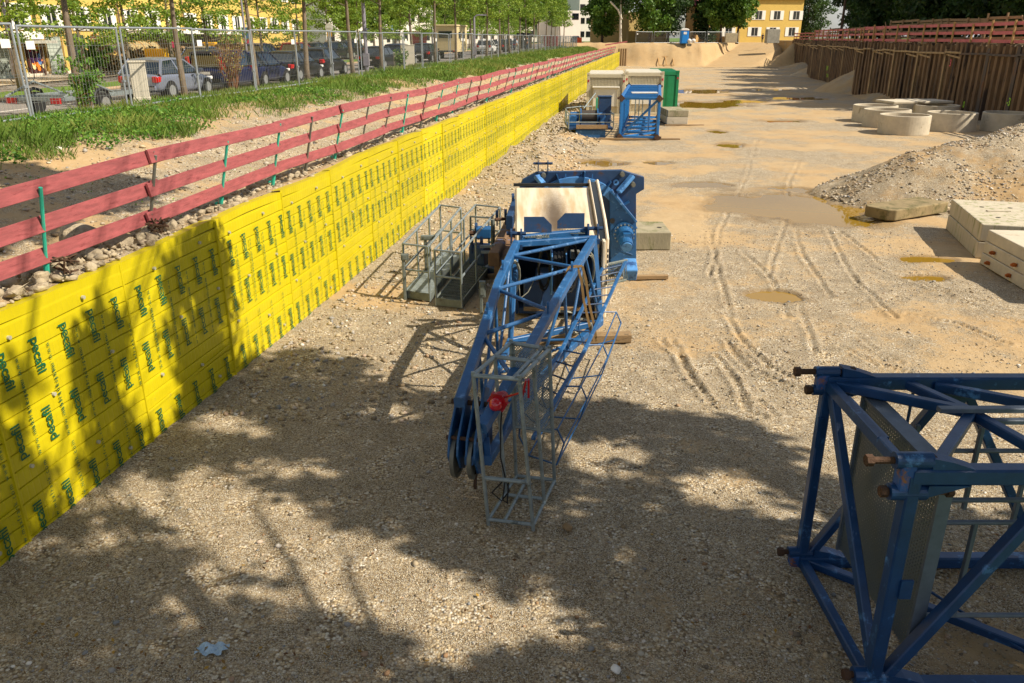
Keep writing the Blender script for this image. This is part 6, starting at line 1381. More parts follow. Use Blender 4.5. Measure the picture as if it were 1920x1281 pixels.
def car(label, paint, kind, loc, rz, plate_txt=None):
    t = thing('parked_car', label, 'car', (0, 0, 0), 'cars parked along the street'); body = PAINT[paint]
    Lh = dict(hatch=4.05, mpv=4.3, sedan=4.5, small=3.8)[kind]; W = 1.72; Hr = dict(hatch=1.43, mpv=1.62, sedan=1.42, small=1.5)[kind]; hb = .92 if kind != 'mpv' else .98
    # stations from the rear (x=0) to the front (x=Lh): (x, bottom z, belt z, half width)
    st_ = [(0, .42, .80, .66), (.06, .32, .90 if kind != 'sedan' else .95, .78), (.30, .24, hb+.03, .84), (.9, .2, hb+.02, .86), (2.0, .2, hb, .86), (2.9, .2, hb-.02, .86), (Lh-.75, .2, .82, .84), (Lh-.25, .24, .68, .78), (Lh-.03, .34, .56, .66)]
    V = []; n = 10
    for (x, zb, zt, hw) in st_:
        sec = [(-hw*.80, zb), (-hw*.97, zb+.10), (-hw, (zb+zt)*.5), (-hw*.975, zt-.10), (-hw*.90, zt), (hw*.90, zt), (hw*.975, zt-.10), (hw, (zb+zt)*.5), (hw*.97, zb+.10), (hw*.80, zb)]
        V += [(x, y, z) for y, z in sec]
    Fc = [(i*n+j, i*n+(j+1) % n, (i+1)*n+(j+1) % n, (i+1)*n+j) for i in range(len(st_)-1) for j in range(n)]+[tuple(range(n-1, -1, -1)), tuple(range((len(st_)-1)*n, len(st_)*n))]
    mb = MB(); mb.add(V, Fc); o = mb.build('body', body, None, smooth=False); o.parent = t; md = o.modifiers.new('s', 'SUBSURF'); md.levels = md.render_levels = 2
    rb_ = {'hatch': (.16, .62), 'small': (.12, .40), 'mpv': (.10, .28), 'sedan': (.75, 1.25)}[kind]; fb = (Lh-1.15, Lh-1.95) if kind != 'mpv' else (Lh-.95, Lh-1.75)
    zb = hb-.03
    def gh(off, z0, z1, ins, nm, m):
        # greenhouse: bottom rectangle -> top rectangle
        w0, w1 = .80+off, .60+off; xs0 = (rb_[0]-off, fb[0]+off); xs1 = (rb_[1]-off, fb[1]+off)
        f0, f1 = (z0-zb)/(Hr-zb), (z1-zb)/(Hr-zb); V = []
        for f, z in ((f0, z0), (f1, z1)):
            a_, b__ = xs0[0]+(xs1[0]-xs0[0])*f, xs0[1]+(xs1[1]-xs0[1])*f; w_ = w0+(w1-w0)*f
            V += [(a_, -w_, z), (b__, -w_, z), (b__, w_, z), (a_, w_, z)]
        mb = MB(); mb.add(V, [(3, 2, 1, 0), (4, 5, 6, 7), (0, 1, 5, 4), (1, 2, 6, 5), (2, 3, 7, 6), (3, 0, 4, 7)]); o = mb.build(nm, m, None); o.parent = t; bevel(o, .05, 2); return o
    gh(0, zb-.02, Hr-.03, 0, 'windows', car_glass)
    f_ = (Hr-.075-zb)/(Hr-zb); mb = MB(); zr_ = Hr
    V = []
    for (x, dz) in ((rb_[1]-.10-(.10 if kind == 'mpv' else 0), -.05), (rb_[1]+.12, 0), ((rb_[1]+fb[1])/2, .03), (fb[1]-.1, .0), (fb[1]+.10, -.05)):
        V += [(x, -.645, zr_+dz-.075), (x, -.60, zr_+dz-.01), (x, -.3, zr_+dz+.015), (x, .3, zr_+dz+.015), (x, .60, zr_+dz-.01), (x, .645, zr_+dz-.075)]
    mb.add(V, [(i*6+j, i*6+(j+1) % 6, (i+1)*6+(j+1) % 6, (i+1)*6+j) for i in range(4) for j in range(6)]+[(5, 4, 3, 2, 1, 0), tuple(range(24, 30))]); o = mb.build('roof', body, None); o.parent = t
    pw = .075
    for sy in (-1, 1):
        for (x0, x1, ww) in ((rb_[0]+.02, rb_[1]+.02, .16 if kind in ('hatch', 'sedan', 'small') else .10), ((rb_[0]+fb[0])*.5-.05, (rb_[1]+fb[1])*.5-.05, .07), (fb[0]-.02, fb[1]-.02, .06)):
            mb = MB(); mb.bar((x0, .808*sy, zb-.02), (x1, .622*sy, Hr-.05), ww, .03, up=V3((0, sy, 0))); o = mb.build('pillar', body, None); o.parent = t
        mb = MB(); mb.tube((Lh-.55, .30, .0), (Lh-.55, .30, .01), .01); 
        for x in (.72, Lh-.80):
            mb = MB(); mb.tube((x, sy*.60, .31), (x, sy*.868, .31), .36, n=24); o = mb.build('wheel_arch', trim, None); o.parent = t
            mb = MB(); mb.tube((x, sy*.66, .31), (x, sy*.885, .31), .31, n=24); wl = mb.build('wheel', tyre, None); wl.parent = t
            mb = MB(); mb.tube((x, sy*.87, .31), (x, sy*.893, .31), .20, n=18); r_ = mb.build('rim', rim, None); r_.parent = wl
        # tail lamps
        tl = {'hatch': ((.07, .66, .72, .06, .20, .22)), 'sedan': ((.05, .62, .74, .06, .28, .16)), 'mpv': ((.12, .72, 1.12, .06, .12, .52)), 'small': ((.06, .64, .82, .08, .22, .22))}[kind]
        mb = MB(); mb.box((tl[0]-.035, sy*tl[1], tl[2]), (tl[3], tl[4], tl[5])); mb.box((tl[0]+.08, sy*(tl[1]+.115), tl[2]), (.22, .05, tl[5]*.9)); o = mb.build('tail_light', tail, None); o.parent = t; bevel(o, .02)
        mb = MB(); mb.box((Lh-.16, sy*.60, .63), (.18, .26, .13)); o = mb.build('headlight', lampw, None); o.parent = t; bevel(o, .03)
        mb = MB(); mb.box((Lh-1.30, sy*.93, .98), (.12, .16, .11)); o = mb.build('mirror', body, None); o.parent = t; bevel(o, .03)
        for x in (1.35, 2.25):
            mb = MB(); mb.box((x, sy*.868, .80), (.16, .03, .03)); o = mb.build('door_handle', trim, None); o.parent = t
    mb = MB(); mb.box((.00, 0, .42), (.10, 1.40, .16)); o = mb.build('rear_bumper', body if paint not in ('navy',) else trim, None); o.parent = t; bevel(o, .04, 2)
    mb = MB(); mb.box((-.045, 0, .49), (.02, 1.30, .03)); o = mb.build('bumper_strip', trim, None); o.parent = t
    mb = MB(); mb.box((-.058 if kind != 'mpv' else -.03, 0, .60 if kind != 'mpv' else .72), (.015, .50, .11)); o = mb.build('number_plate', white_paint, None); o.parent = t
    t.location = loc; t.rotation_euler = (0, 0, rz); t.scale = (1.05, 1.05, 1.03); return t
def park(label, paint, kind, px, t_, flip=False, dz=0):
    s_ = s_for(px, t_, 3); p = P(s_, t_, zs(s_)+.01+dz); return car(label, paint, kind, p, AANG+(math.pi if flip else 0)+random.uniform(-.03, .03))
park('silver hatchback parked behind the white cabinet, nearest car', 'silver', 'hatch', 260, -13.1)
park('navy people carrier with tall red tail lamps behind the silver car', 'navy', 'mpv', 386, -13.2)
park('dark hatchback right of the dry bush', 'navy', 'small', 450, -13.0)
park('black hatchback parked third in front of the thin trunks', 'black', 'hatch', 521, -13.2)
park('black small car with bright tail lamps, left of the grass gap', 'black', 'small', 583, -13.4)
park('dark saloon beside the tall grey lamp pole', 'black', 'sedan', 692, -13.0); park('dark car partly hidden by the concrete cabinets', 'navy', 'small', 737, -13.2); park('dark car just right of the concrete cabinets', 'black', 'hatch', 787, -13.4)
park('white car with red tail lamps parked before the far dark cars', 'white', 'small', 907, -13.0); park('dark car right of the white car', 'black', 'hatch', 932, -13.2); park('blue grey car parked in the distance by the walkers', 'grey', 'sedan', 955, -13.4)
park('grey blue saloon on the far side behind the silver car', 'grey', 'sedan', 352, -22, False, .09); park('dark car across the road behind the dry bush', 'navy', 'small', 470, -22, False, .09); park('red car across the road between the trunks', 'red', 'small', 545, -22, False, .09)
park('dark blue saloon across the road left of the lawn gap', 'grey', 'sedan', 603, -22.2, True, .09); park('black car across the road above the grass strip', 'black', 'hatch', 640, -22.1, True, .09); park('second black car across the road above the grass strip', 'black', 'small', 668, -22, True, .09)
park('silver car near the orange barrier at the far end', 'silver', 'small', 1078, -9.5)
park('dark car at the far crossing beside the blue tarp', 'black', 'sedan', 1150, -3.5)
# kiosk caravan
s_ = s_for(836, -13.4, 4); kp = P(s_, -13.4, zs(s_)); cvm = mat('cream_caravan', '#cdbb8e', .5, 0, .08, 2)
kv = thing('caravan_trailer', 'cream box caravan with dark windows parked on the street', 'caravan', (0, 0, 0)); 
def kb(nm, c, sz, m, bv=.03): mb = MB(); mb.box(c, sz); o = mb.build(nm, m, None); o.parent = kv; return bevel(o, bv)
kb('body', (2.2, 0, 1.75), (4.6, 2.1, 2.3), cvm); kb('roof', (2.2, 0, 2.95), (4.75, 2.25, .14), cvm); kb('rear_window', (-.12, 0, 2.15), (.06, 1.3, .6), car_glass); kb('window', (1.2, -1.07, 2.1), (.7, .05, .6), car_glass); kb('window', (3.0, -1.07, 2.1), (.9, .05, .6), car_glass)
kb('tail_bar', (-.12, 0, .68), (.08, 2.0, .16), trim); kb('tail_light', (-.15, .85, .7), (.05, .25, .12), tail); kb('tail_light', (-.15, -.85, .7), (.05, .25, .12), tail)
for x in (1.6, 2.4):
    for sy in (-1, 1): mb = MB(); mb.tube((x, sy*.85, .33), (x, sy*1.03, .33), .33, n=18); o = mb.build('wheel', tyre, None); o.parent = kv
kv.location = kp; kv.rotation_euler = (0, 0, AANG)
# flat trailer at the left edge
tr = thing('flatbed_trailer', 'low grey frame trailer with red tail lamp behind the leftmost fence post', 'trailer', (0, 0, 0))
def tbar(nm, a, c, w, h=None, m=steel): mb = MB(); mb.bar(a, c, w, h); o = mb.build(nm, m, None); o.parent = tr; return o
for y in (-.95, .95): tbar('side_frame', (0, y, .55), (3.6, y, .55), .06, .12)
for x in (0, 1.2, 2.4, 3.6): tbar('cross_bar', (x, -.95, .55), (x, .95, .55), .05, .1)
for y in (-.95, .95): tbar('truss_bar', (0, y, .6), (1.3, y, .98), .05); tbar('truss_bar', (1.3, y, .98), (2.4, y, .62), .05)
for sy in (-1, 1):
    mb = MB(); mb.tube((1.5, sy*1.05, .33), (1.5, sy*1.25, .33), .33, n=24); o = mb.build('wheel', tyre, None); o.parent = tr; mb = MB(); mb.tube((1.5, sy*1.24, .33), (1.5, sy*1.265, .33), .20, n=18); r_ = mb.build('rim', rim, None); r_.parent = o
    mb = MB(); mb.path([(1.08, sy*1.14, .45), (1.2, sy*1.14, .68), (1.5, sy*1.14, .76), (1.8, sy*1.14, .68), (1.92, sy*1.14, .45)], .05, 6); o = mb.build('mudguard', trim, None); o.parent = tr
    mb = MB(); mb.box((-.06, sy*.72, .50), (.06, .30, .16)); o = mb.build('tail_light', tail, None); o.parent = tr
tbar('drawbar', (3.6, 0, .5), (4.9, 0, .5), .08)
tr.location = at(72, 222, 2.56); tr.rotation_euler = (0, 0, AANG+.02)
# utility cabinets
cab_m = mat('cabinet_concrete', '#c2bba9', .8, 0, .08, 3, .05)
def cabinet(label, px, t_, w, d, h, rz=.3):
    s_ = s_for(px, t_, 3.2); p = P(s_, t_, berm_h(s_, t_)-.1); t = thing('utility_cabinet', label, 'cabinet', p)
    mb = MB(); mb.box(p+V3((0, 0, h/2)), (w, d, h)); bevel(mb.build('housing', cab_m, t), .02); mb = MB(); mb.box(p+V3((0, 0, .16)), (w+.03, d+.03, .32)); bevel(mb.build('plinth', cab_m, t), .01); mb = MB(); mb.box(p+V3((0, 0, h)), (w+.04, d+.04, .05)); bevel(mb.build('lid', cab_m, t), .01)
    t.rotation_euler = (0, 0, rz); return t
cabinet('white concrete pillar cabinet in front of the silver car', 266, -8.4, .42, .32, 1.28, .35); cabinet('lower left one of the two pale concrete cabinets', 749, -9.2, .62, .5, 1.2, .2); cabinet('taller right one of the two pale concrete cabinets', 765, -9.8, .85, .6, 1.75, .2)
# ================================================================== STREET POLES AND SIGNS
def pole(label, px, t_, h, r, m, arm=None, name='lamp_post', cat='lamp post', lean=0):
    s_ = s_for(px, t_, 3); p = P(s_, t_, zs(s_)-.05); t = thing(name, label, cat, p); mb = MB(); mb.tube(p, p+V3((lean, 0, h)), r, r*.7, n=10); mb.build('pole', m, t)
    mb = MB(); mb.box(p+V3((0, 0, .9)), (r*2.6, r*2.4, .7)); mb.build('service_door', m, t)
    if arm: mb = MB(); e = p+V3((lean, 0, h)); mb.path([e, e+V3((.25, 0, .18)), e+V3((arm, 0, .22))], r*.5, 6); mb.box(e+V3((arm, 0, .20)), (.6, .2, .1)); mb.build('lamp_head', m, t)
    return t
lamp_m = mat('grey_lamp_paint', '#8c8892', .5, .2, .1)
pole('thick grey lamp post at the left edge before the shop', 33, -23.9, 9, .12, lamp_m); pole('thick grey lamp post between the trunks before the dark saloon', 688, -11.2, 9, .13, lamp_m); pole('short grey pole with curved arm left of the walkers', 890, -9.6, 3.6, .13, lamp_m, .8)
for px, t_, lb in ((466, -19.6, 'thin lamp post across the road behind the dry bush'), (812, -19.6, 'slim lamp post left of the cream caravan'), (990, -19.6, 'tall slim lamp post before the white gabled house'), (1064, -19, 'tall slim lamp post near the silver car in the distance')): pole(lb, px, t_, 9, .07, lamp_m, 1.2)
sign_red = mat('sign_red', '#c8202a', .5, 0, .05); sign_w = mat('sign_white', '#e4e2da', .5, 0, .04); sign_b = mat('sign_blue', '#2a78c8', .5, 0, .05); sign_p = mat('sign_pink', '#d83a6e', .5, 0, .05); yel = mat('postal_yellow', '#e2a90c', .5, 0, .08)
def sign(label, px, t_, h, parts, dz=0):
    s_ = s_for(px, t_, 3); p = P(s_, t_, zs(s_)+dz); t = thing('road_sign', label, 'sign', p); mb = MB(); mb.tube(p, p+V3((0, 0, h)), .03, n=8); mb.build('post', steel, t); f = -AX; rg = V3((-f.y, f.x, 0)); rg = -rg if rg.x < 0 else rg
    M_ = Matrix.Rotation(math.atan2(rg.y, rg.x), 3, 'Z')
    for q, (kind, z, w, hh, m) in enumerate(parts):
        c = p+f*(.04+.0*q)+V3((0, 0, z)); mb = MB()
        if kind == 'disc': mb.tube(c, c+f*.015, w, n=24); o = mb.build('plate', m, t); mb = MB(); mb.box(c+f*.02, (w*1.3, .012, w*.32), M_); mb.build('symbol', sign_w, t)
        else: mb.box(c, (w, .02, hh), M_); mb.build('plate', m, t)
    return t
sign('no entry sign with white plate above, by the glass block door', 190, -24.3, 2.25, (('disc', 1.95, .27, 0, sign_red), ('box', 2.38, .50, .16, sign_w)), .12)
sign('no entry sign beside the thick lamp post at the left edge', 33, -25.2, 2.2, (('disc', 1.75, .26, 0, sign_red), ('box', 2.15, .6, .24, sign_w)), .12)
sign('blue and pink plates on a pole behind the second trunk', 333, -24.4, 2.4, (('box', 2.1, .5, .34, sign_b), ('box', 1.6, .3, .5, sign_p), ('box', 2.65, .45, .4, sign_w)), .12)
sign('blue poster plate on a pole right of the dry bush', 470, -23.0, 2.6, (('box', 2.2, .8, .8, sign_b), ('box', 1.6, .7, .4, sign_p)), .12)
sign('round white and orange sign above the fence top', 622, -19.3, 2.9, (('disc', 2.6, .32, 0, sign_w), ('box', 2.1, .4, .3, yel)), .12)
sign('round grey sign back near the far crossing', 1106, -8, 3.2, (('disc', 3.0, .35, 0, steel),)); sign('warning sign with pink disc at the far crossing', 1128, -6, 2.6, (('disc', 2.3, .38, 0, sign_p),)); sign('triangular topped sign pole at the far crossing', 1123, -7.5, 3.6, (('box', 3.2, .5, .5, sign_w),))
def boxthing(label, name, cat, px, t_, z0, sz, m, bv=.03):
    s_ = s_for(px, t_, 3); p = P(s_, t_, zs(s_)+z0+sz[2]/2); mb = MB(); mb.box(p, sz, Matrix.Rotation(AANG-math.pi/2, 3, 'Z')); return tag(bevel(mb.build(name, m), bv), label, cat)
boxthing('yellow post box in front of the hedge behind the silver car', 'post_box', 'post box', 298, -23.9, .12, (1.3, .6, 1.35), yel); boxthing('orange yellow box on the pale wall under the canopy', 'post_box', 'post box', 398, -27, .9, (1.0, .4, .8), yel)
boxthing('orange plastic barrier at the far end of the fence', 'barrier', 'barrier', 1086, -8.3, .2, (.9, .4, 1.1), mat('orange_plastic', '#e0561c', .5)); boxthing('second orange barrier right of the silver car', 'barrier', 'barrier', 1114, -8.6, .4, (.6, .4, 1.4), mat('orange_plastic', '#e0561c'))
boxthing('red box truck part seen through the far fence', 'site_box', 'box', 1033, -11, .1, (2.2, 1.5, 1.6), mat('dark_red_box', '#8e2a28', .6)); boxthing('small red kiosk behind the caravan', 'kiosk', 'kiosk', 787, -24, .1, (1.6, 1.4, 2.3), mat('dark_red_box', '#8e2a28')); boxthing('dark van beside the walkers', 'site_box', 'van', 983, -12.5, .1, (1.9, 2.2, 2.1), PAINT['black'])
boxthing('blue tarp bundle at the far crossing', 'tarp', 'tarp', 1150, -4.6, .3, (1.3, .6, .6), sign_b, .15)
# bicycle by the left lamp post
s_ = s_for(42, -24.2, 3); bp0 = P(s_, -24.2, zs(s_)+.13); bk = thing('bicycle', 'black bicycle leaning at the thick lamp post before the shop', 'bicycle', bp0)
for dx in (-.5, .5): mb = MB(); mb.ring(bp0+AX*dx+V3((0, 0, .34)), NX, .34, .315, .03, 24); mb.build('wheel', tyre, bk)
mb = MB(); q = lambda a, z: bp0+AX*a+V3((0, 0, z))
for a, c in ((q(-.5, .34), q(-.15, .85)), (q(-.15, .85), q(.35, .82)), (q(-.1, .32), q(.38, .8)), (q(-.1, .32), q(-.2, .95)), (q(.5, .34), q(.35, 1.0)), (q(-.5, .34), q(-.1, .32))): mb.tube(a, c, .018, n=6)
mb.build('frame', trim, bk); mb = MB(); mb.box(q(-.2, .97), (.1, .24, .06)); mb.build('saddle', black, bk); mb = MB(); mb.tube(q(.35, 1.02)-NX*.28, q(.35, 1.02)+NX*.28, .015); mb.build('handlebar', trim, bk)
# ================================================================== BUILDINGS
ywall = mat('yellow_render', '#c9ab58', .85, 0, .06, .8, .05, 30); wwall = mat('white_render', '#d8d0c6', .85, 0, .05, .5); owall = mat('ochre_render', '#a08a55', .85, 0, .08, .8); roof_r = mat('red_roof_tiles', '#8a3f31', .8, 0, .2, 4, .3, 20); pinkroof = mat('pink_roof_tiles', '#a5575a', .8, 0, .12, 3); plinth_m = mat('pale_plinth', '#c9c0ae', .85, 0, .08, 2)
gblock = bpy.data.materials.new('glass_blocks'); gblock.use_nodes = True; nt = gblock.node_tree; b = nt.nodes['Principled BSDF']; tcx = nd(nt, 'ShaderNodeTexCoord'); mpx = nd(nt, 'ShaderNodeMapping'); mpx.inputs['Rotation'].default_value = (R(90), 0, R(-99.5)); br = nd(nt, 'ShaderNodeTexBrick'); br.inputs['Scale'].default_value = 4.2; br.offset = 0; br.inputs['Color1'].default_value = srgb('#9aa49a')+[1]; br.inputs['Color2'].default_value = srgb('#b4bcb0')+[1]; br.inputs['Mortar'].default_value = srgb('#596058')+[1]; br.inputs['Brick Width'].default_value = .8; br.inputs['Row Height'].default_value = .8; br.inputs['Mortar Size'].default_value = .05
nt.links.new(tcx.outputs['Object'], mpx.inputs[0]); nt.links.new(mpx.outputs[0], br.inputs[0]); nt.links.new(br.outputs[0], b.inputs['Base Color']); b.inputs['Roughness'].default_value = .3
def building(label, A, B, z0, z1, depth, m, roof=None, flip=False, name='apartment_building'):
    A, B = V3((A[0], A[1], 0)), V3((B[0], B[1], 0)); d = (B-A).normalized(); nn = V3((d.y, -d.x, 0))   # nn: outwards, towards the street
    if flip: nn = -nn
    t = thing(name, label, 'building', V3((A.x, A.y, z0))); mb = MB(); mb.prism([p+V3((0, 0, z0)) for p in (A, B, B-nn*depth, A-nn*depth)], (0, 0, z1-z0)); mb.build('wall', m, t)
    if roof:
        e = .5; mid_ = depth/2; A2, B2 = A-d*e, B+d*e; V = [A2+nn*e, B2+nn*e, B2-nn*(depth+e), A2-nn*(depth+e), A2-nn*mid_+V3((0, 0, roof[1])), B2-nn*mid_+V3((0, 0, roof[1]))]
        mb = MB(); mb.add([v+V3((0, 0, z1+.01)) for v in V], [(0, 1, 5, 4), (2, 3, 4, 5), (1, 2, 5), (3, 0, 4), (3, 2, 1, 0)]); mb.build('roof', roof[0], t)
    return t, A, d, nn, z0
def window(bd, s_, z, w, h, shut=True, frame=white_paint, sill=True):
    t, A, d, nn, z0 = bd; M_ = Matrix.Rotation(math.atan2(d.y, d.x), 3, 'Z'); c = A+d*s_+V3((0, 0, z)); zz = V3((0, 0, 1))
    mb = MB(); 
    for a in (-1, 1): mb.box(c+nn*.03+d*(a*w/2)+zz*(h/2), (.09, .08, h+.09), M_)
    for zz_ in (0, h): mb.box(c+nn*.035+zz*zz_, (w-.08, .08, .09), M_)
    mb.box(c+nn*.03+zz*(h/2), (.06, .06, h-.08), M_); f = mb.build('window', frame, t)
    mb = MB(); mb.box(c+nn*.012+zz*(h/2), (w-.05, .02, h-.05), M_); mb.build('pane', glass, f)
    if shut:
        for a in (-1, 1):
            mb = MB(); mb.box(c+nn*.05+d*(a*(w/2+w*.27))+zz*(h/2), (w*.46, .05, h+.08), M_); mb.build('shutter', sign_w, t)
yA, yB = P(-16, -25.9), P(66.8, -30.4)
yb = building('long yellow apartment building with white shutters and shops behind the trees', yA, yB, 2.3, 18, 11, ywall)
yt, A_, d_y, n_y, _ = yb; MY = Matrix.Rotation(math.atan2(d_y.y, d_y.x), 3, 'Z')
def s_b(px, z=5):
    best = 0
    for i in range(0, 1700): 
        q = A_+d_y*(i*.05); X = 960+F*q.x/(q.y*math.cos(PITCH)+(CH-z)*math.sin(PITCH))
        if X >= px: return i*.05
    return 80
k = 0; x_ = s_b(-30)
while x_ < 82:
    window(yb, x_, 5.25, .95, 1.25); window(yb, x_+.3, 8.1, .95, 1.25); x_ += 2.75
def ybox(nm, px, z0, w, h, dep, m, off=0, bv=0):
    s_ = s_b(px, z0+h/2); mb = MB(); mb.box(A_+d_y*s_+n_y*(dep/2+off)+V3((0, 0, z0+h/2)), (w, dep, h), MY); o = mb.build(nm, m, yt); return o
mb = MB(); mb.box(A_+d_y*41+n_y*.04+V3((0, 0, 2.72)), (82, .10, .55), MY); mb.build('plinth', plinth_m, yt)
shade_m = mat('recess_dark', '#4a3f26', .9, 0, .2, 2)
ybox('door_reveal', 100, 2.85, 1.75, 2.1, .06, mat('reveal_ochre', '#8f7130', .85), .03); ybox('glass_block_door', 100, 2.85, 1.25, 2.0, .05, gblock, .10)
ybox('door_reveal', 5, 2.8, 2.1, 2.1, .06, mat('reveal_ochre', '#8f7130'), .03); ybox('glass_block_door', 6, 2.8, 1.5, 1.95, .05, gblock, .10)
ybox('dark_entrance', 148, 2.8, 1.1, 2.15, .05, mat('entrance_dark', '#33393d', .4, 0, .2, 2), .06); ybox('glass_block_door', 182, 3.8, .9, 1.0, .05, gblock, .05)
for px in (66, 224, 345): 
    s_ = s_b(px); mb = MB(); q = A_+d_y*s_+n_y*.14; mb.tube(q+V3((0, 0, 2.7)), q+V3((0, 0, 17)), .06, n=8); mb.build('downpipe', mat('brown_pipe', '#7c6455', .5, .2), yt)
# shop sign and posters
sg = ybox('sign_board', 22, 4.72, 4.4, .40, .16, sign_w, .10); s_ = s_b(22, 4.9)
mb = MB(); place_text(mb, 'inzenz', .50, A_+d_y*(s_-.1)+n_y*.275+V3((0, 0, 4.93)), d_y, V3((0, 0, 1)), .012); o = mb.build('sign_lettering', mat('sign_green', '#0c7a56', .5), sg)
ybox('shop_awning', 20, 4.5, 5.2, .16, .9, mat('awning_grey', '#a9a598', .7), .0)
ps_ = ybox('poster_panel', 62, 2.95, 1.35, 2.05, .05, mat('poster_dark', '#43211f', .5, 0, .2, 2), .06)
sp0 = s_b(62, 4.0); pc = A_+d_y*sp0+n_y*.125+V3((0, 0, 2.95)); rp = random.Random(9)
fruit = [('#d8b51e', 14), ('#c23a2c', 8), ('#3a2248', 16), ('#d9791c', 7), ('#8fb22c', 8), ('#5b87c0', 6), ('#e6d9a0', 5)]
for ci, (c_, nn_) in enumerate(fruit):
    mb = MB()
    for i in range(nn_):
        fx = rp.uniform(-.52, .52); fz_ = {0: rp.uniform(1.3, 1.9), 1: rp.uniform(1.1, 1.5), 2: rp.uniform(.45, 1.2), 3: rp.uniform(.2, .7), 4: rp.uniform(1.2, 1.9), 5: rp.uniform(.5, 1.1), 6: rp.uniform(.15, .6)}[ci]; rr_ = rp.uniform(.06, .15)
        q = pc+d_y*fx+V3((0, 0, fz_)); mb.tube(q, q+n_y*(.004+.0012*i+.001*ci), rr_, n=16)
    mb.build('printed_fruit', mat('print_'+c_[1:], c_, .5, 0, .15, 6), ps_)
p2 = ybox('poster_panel', 214, 4.0, 1.3, .75, .05, mat('poster_white', '#c9b7ae', .5, 0, .3, 4), .06); q0 = A_+d_y*s_b(214, 4.4)+n_y*.12+V3((0, 0, 4.0))
mb = MB(); mb.box(q0+V3((0, 0, .42)), (.42, .02, .55), MY); mb.build('printed_block', yel, p2); mb = MB(); [mb.tube(q0+d_y*rp.uniform(-.55, .55)+V3((0, 0, rp.uniform(.1, .35))), q0+n_y*.006+d_y*rp.uniform(-.55, .55)+V3((0, 0, .2)), .03, n=8) for _ in range(8)]; mb.build('printed_berries', red_l, p2)
ybox('canopy', 348, 5.05, 17, .22, 1.7, sign_w, .0); ybox('shop_front', 348, 3.9, 16, 1.15, .08, shade_m, .05); ybox('parapet', 348, 2.9, 16, .95, .10, ywall, .06)
for px in (300, 328, 378, 402): ybox('shop_window', px, 3.95, 1.5, .95, .06, mat('shop_glass', '#5a5a52', .2, 0, .3, 2), .12)
ybox('dark_entrance', 436, 2.8, 3.2, 2.1, .08, shade_m, .05)
# bike shelter
sh0 = s_for(240, -26.9, 3.5); sp_ = P(sh0, -26.9, 2.75); shl = thing('bike_shelter', 'brown framed bike shelter with curved translucent roof behind the hedge', 'shelter', sp_)
mb = MB(); arc = [(math.cos(a)*.75, math.sin(a)*.55) for a in [math.pi*i/8 for i in range(9)]]
V = []; [V.append(sp_+AX*(5.2*x-2.6)+NX*y_+V3((0, 0, 1.3+z_))) for x in (0, 1) for y_, z_ in arc]; mb.add(V, [(i, i+1, 10+i, 9+i) for i in range(8)]); mb.build('roof_sheet', mat('smoky_plastic', '#a08e62', .35, 0, .1), shl)
for i in range(7): mb = MB(); mb.path([sp_+AX*(5.2*i/6-2.6)+NX*y_*1.02+V3((0, 0, 1.3+z_*1.04)) for y_, z_ in arc], .04, 5); mb.build('arch', timber_new, shl); mb = MB(); q = sp_+AX*(5.2*i/6-2.6)+NX*.74; mb.tube(q, q+V3((0, 0, 1.35)), .04); mb.build('post', timber_new, shl)
# white blocks along the avenue
def wb2(label, pxa, pxb, Ya, Yb, z1, m=wwall, roof=None, dep=12, rows=(), cols=5, ww=1.3, wh=1.4, shut=False, z0=2.4, name='apartment_building'):
    A = (px2x(pxa, Ya), Ya); B = (px2x(pxb, Yb), Yb); bd = building(label, A, B, z0, z1, dep, m, roof, name=name); Lg = (V3((B[0], B[1], 0))-V3((A[0], A[1], 0))).length
    for z in rows:
        for i in range(cols): window(bd, Lg*(i+.5)/cols, z, ww, wh, shut, trim if not shut else white_paint)
    return bd
b1 = wb2('white apartment block right behind the yellow building', 612, 735, 108, 132, 22, rows=(4.2, 7.2, 10.2), cols=7)
for i, z in enumerate((5.9, 8.9)):
    for s_ in (6, 14, 22):
        t, A, d, nn, z0 = b1; mb = MB(); M_ = Matrix.Rotation(math.atan2(d.y, d.x), 3, 'Z'); mb.box(A+d*s_+nn*.7+V3((0, 0, z)), (3.2, 1.3, .14), M_); mb.box(A+d*s_+nn*1.33+V3((0, 0, z+.5)), (3.2, .05, .9), M_); mb.build('balcony', mat('blue_grey_balcony', '#6f88a0', .5), t)
wb2('white block with narrow windows in the middle of the avenue', 738, 845, 140, 165, 20, rows=(4.4, 7.4, 10.4), cols=8); wb2('white block further down the avenue', 850, 985, 172, 205, 11.4, rows=(4.6, 7.6, 9.6), cols=9)
wb2('distant white house with bluish roof above the trees', 985, 1050, 215, 225, 10.6, roof=(mat('blue_roof', '#6f8fb5', .6), 2.2), rows=(5, 8.4), cols=3, name='white_house'); wb2('small white house right of the bluish roof', 1048, 1088, 190, 192, 10.4, rows=(8.6,), cols=2, ww=1.5, wh=1.2, name='white_house'); wb2('pale block behind the birch', 1085, 1180, 240, 244, 15, rows=(5, 8.5, 12), cols=8)
wb2('ochre building behind the broad green trees at the far end', 1178, 1250, 172, 178, 9.5, owall, z0=3.4, name='ochre_house'); wb2('low ochre shed behind the far mesh fence', 1178, 1246, 168, 168, 6.0, owall, z0=3.4, dep=3, name='ochre_shed')
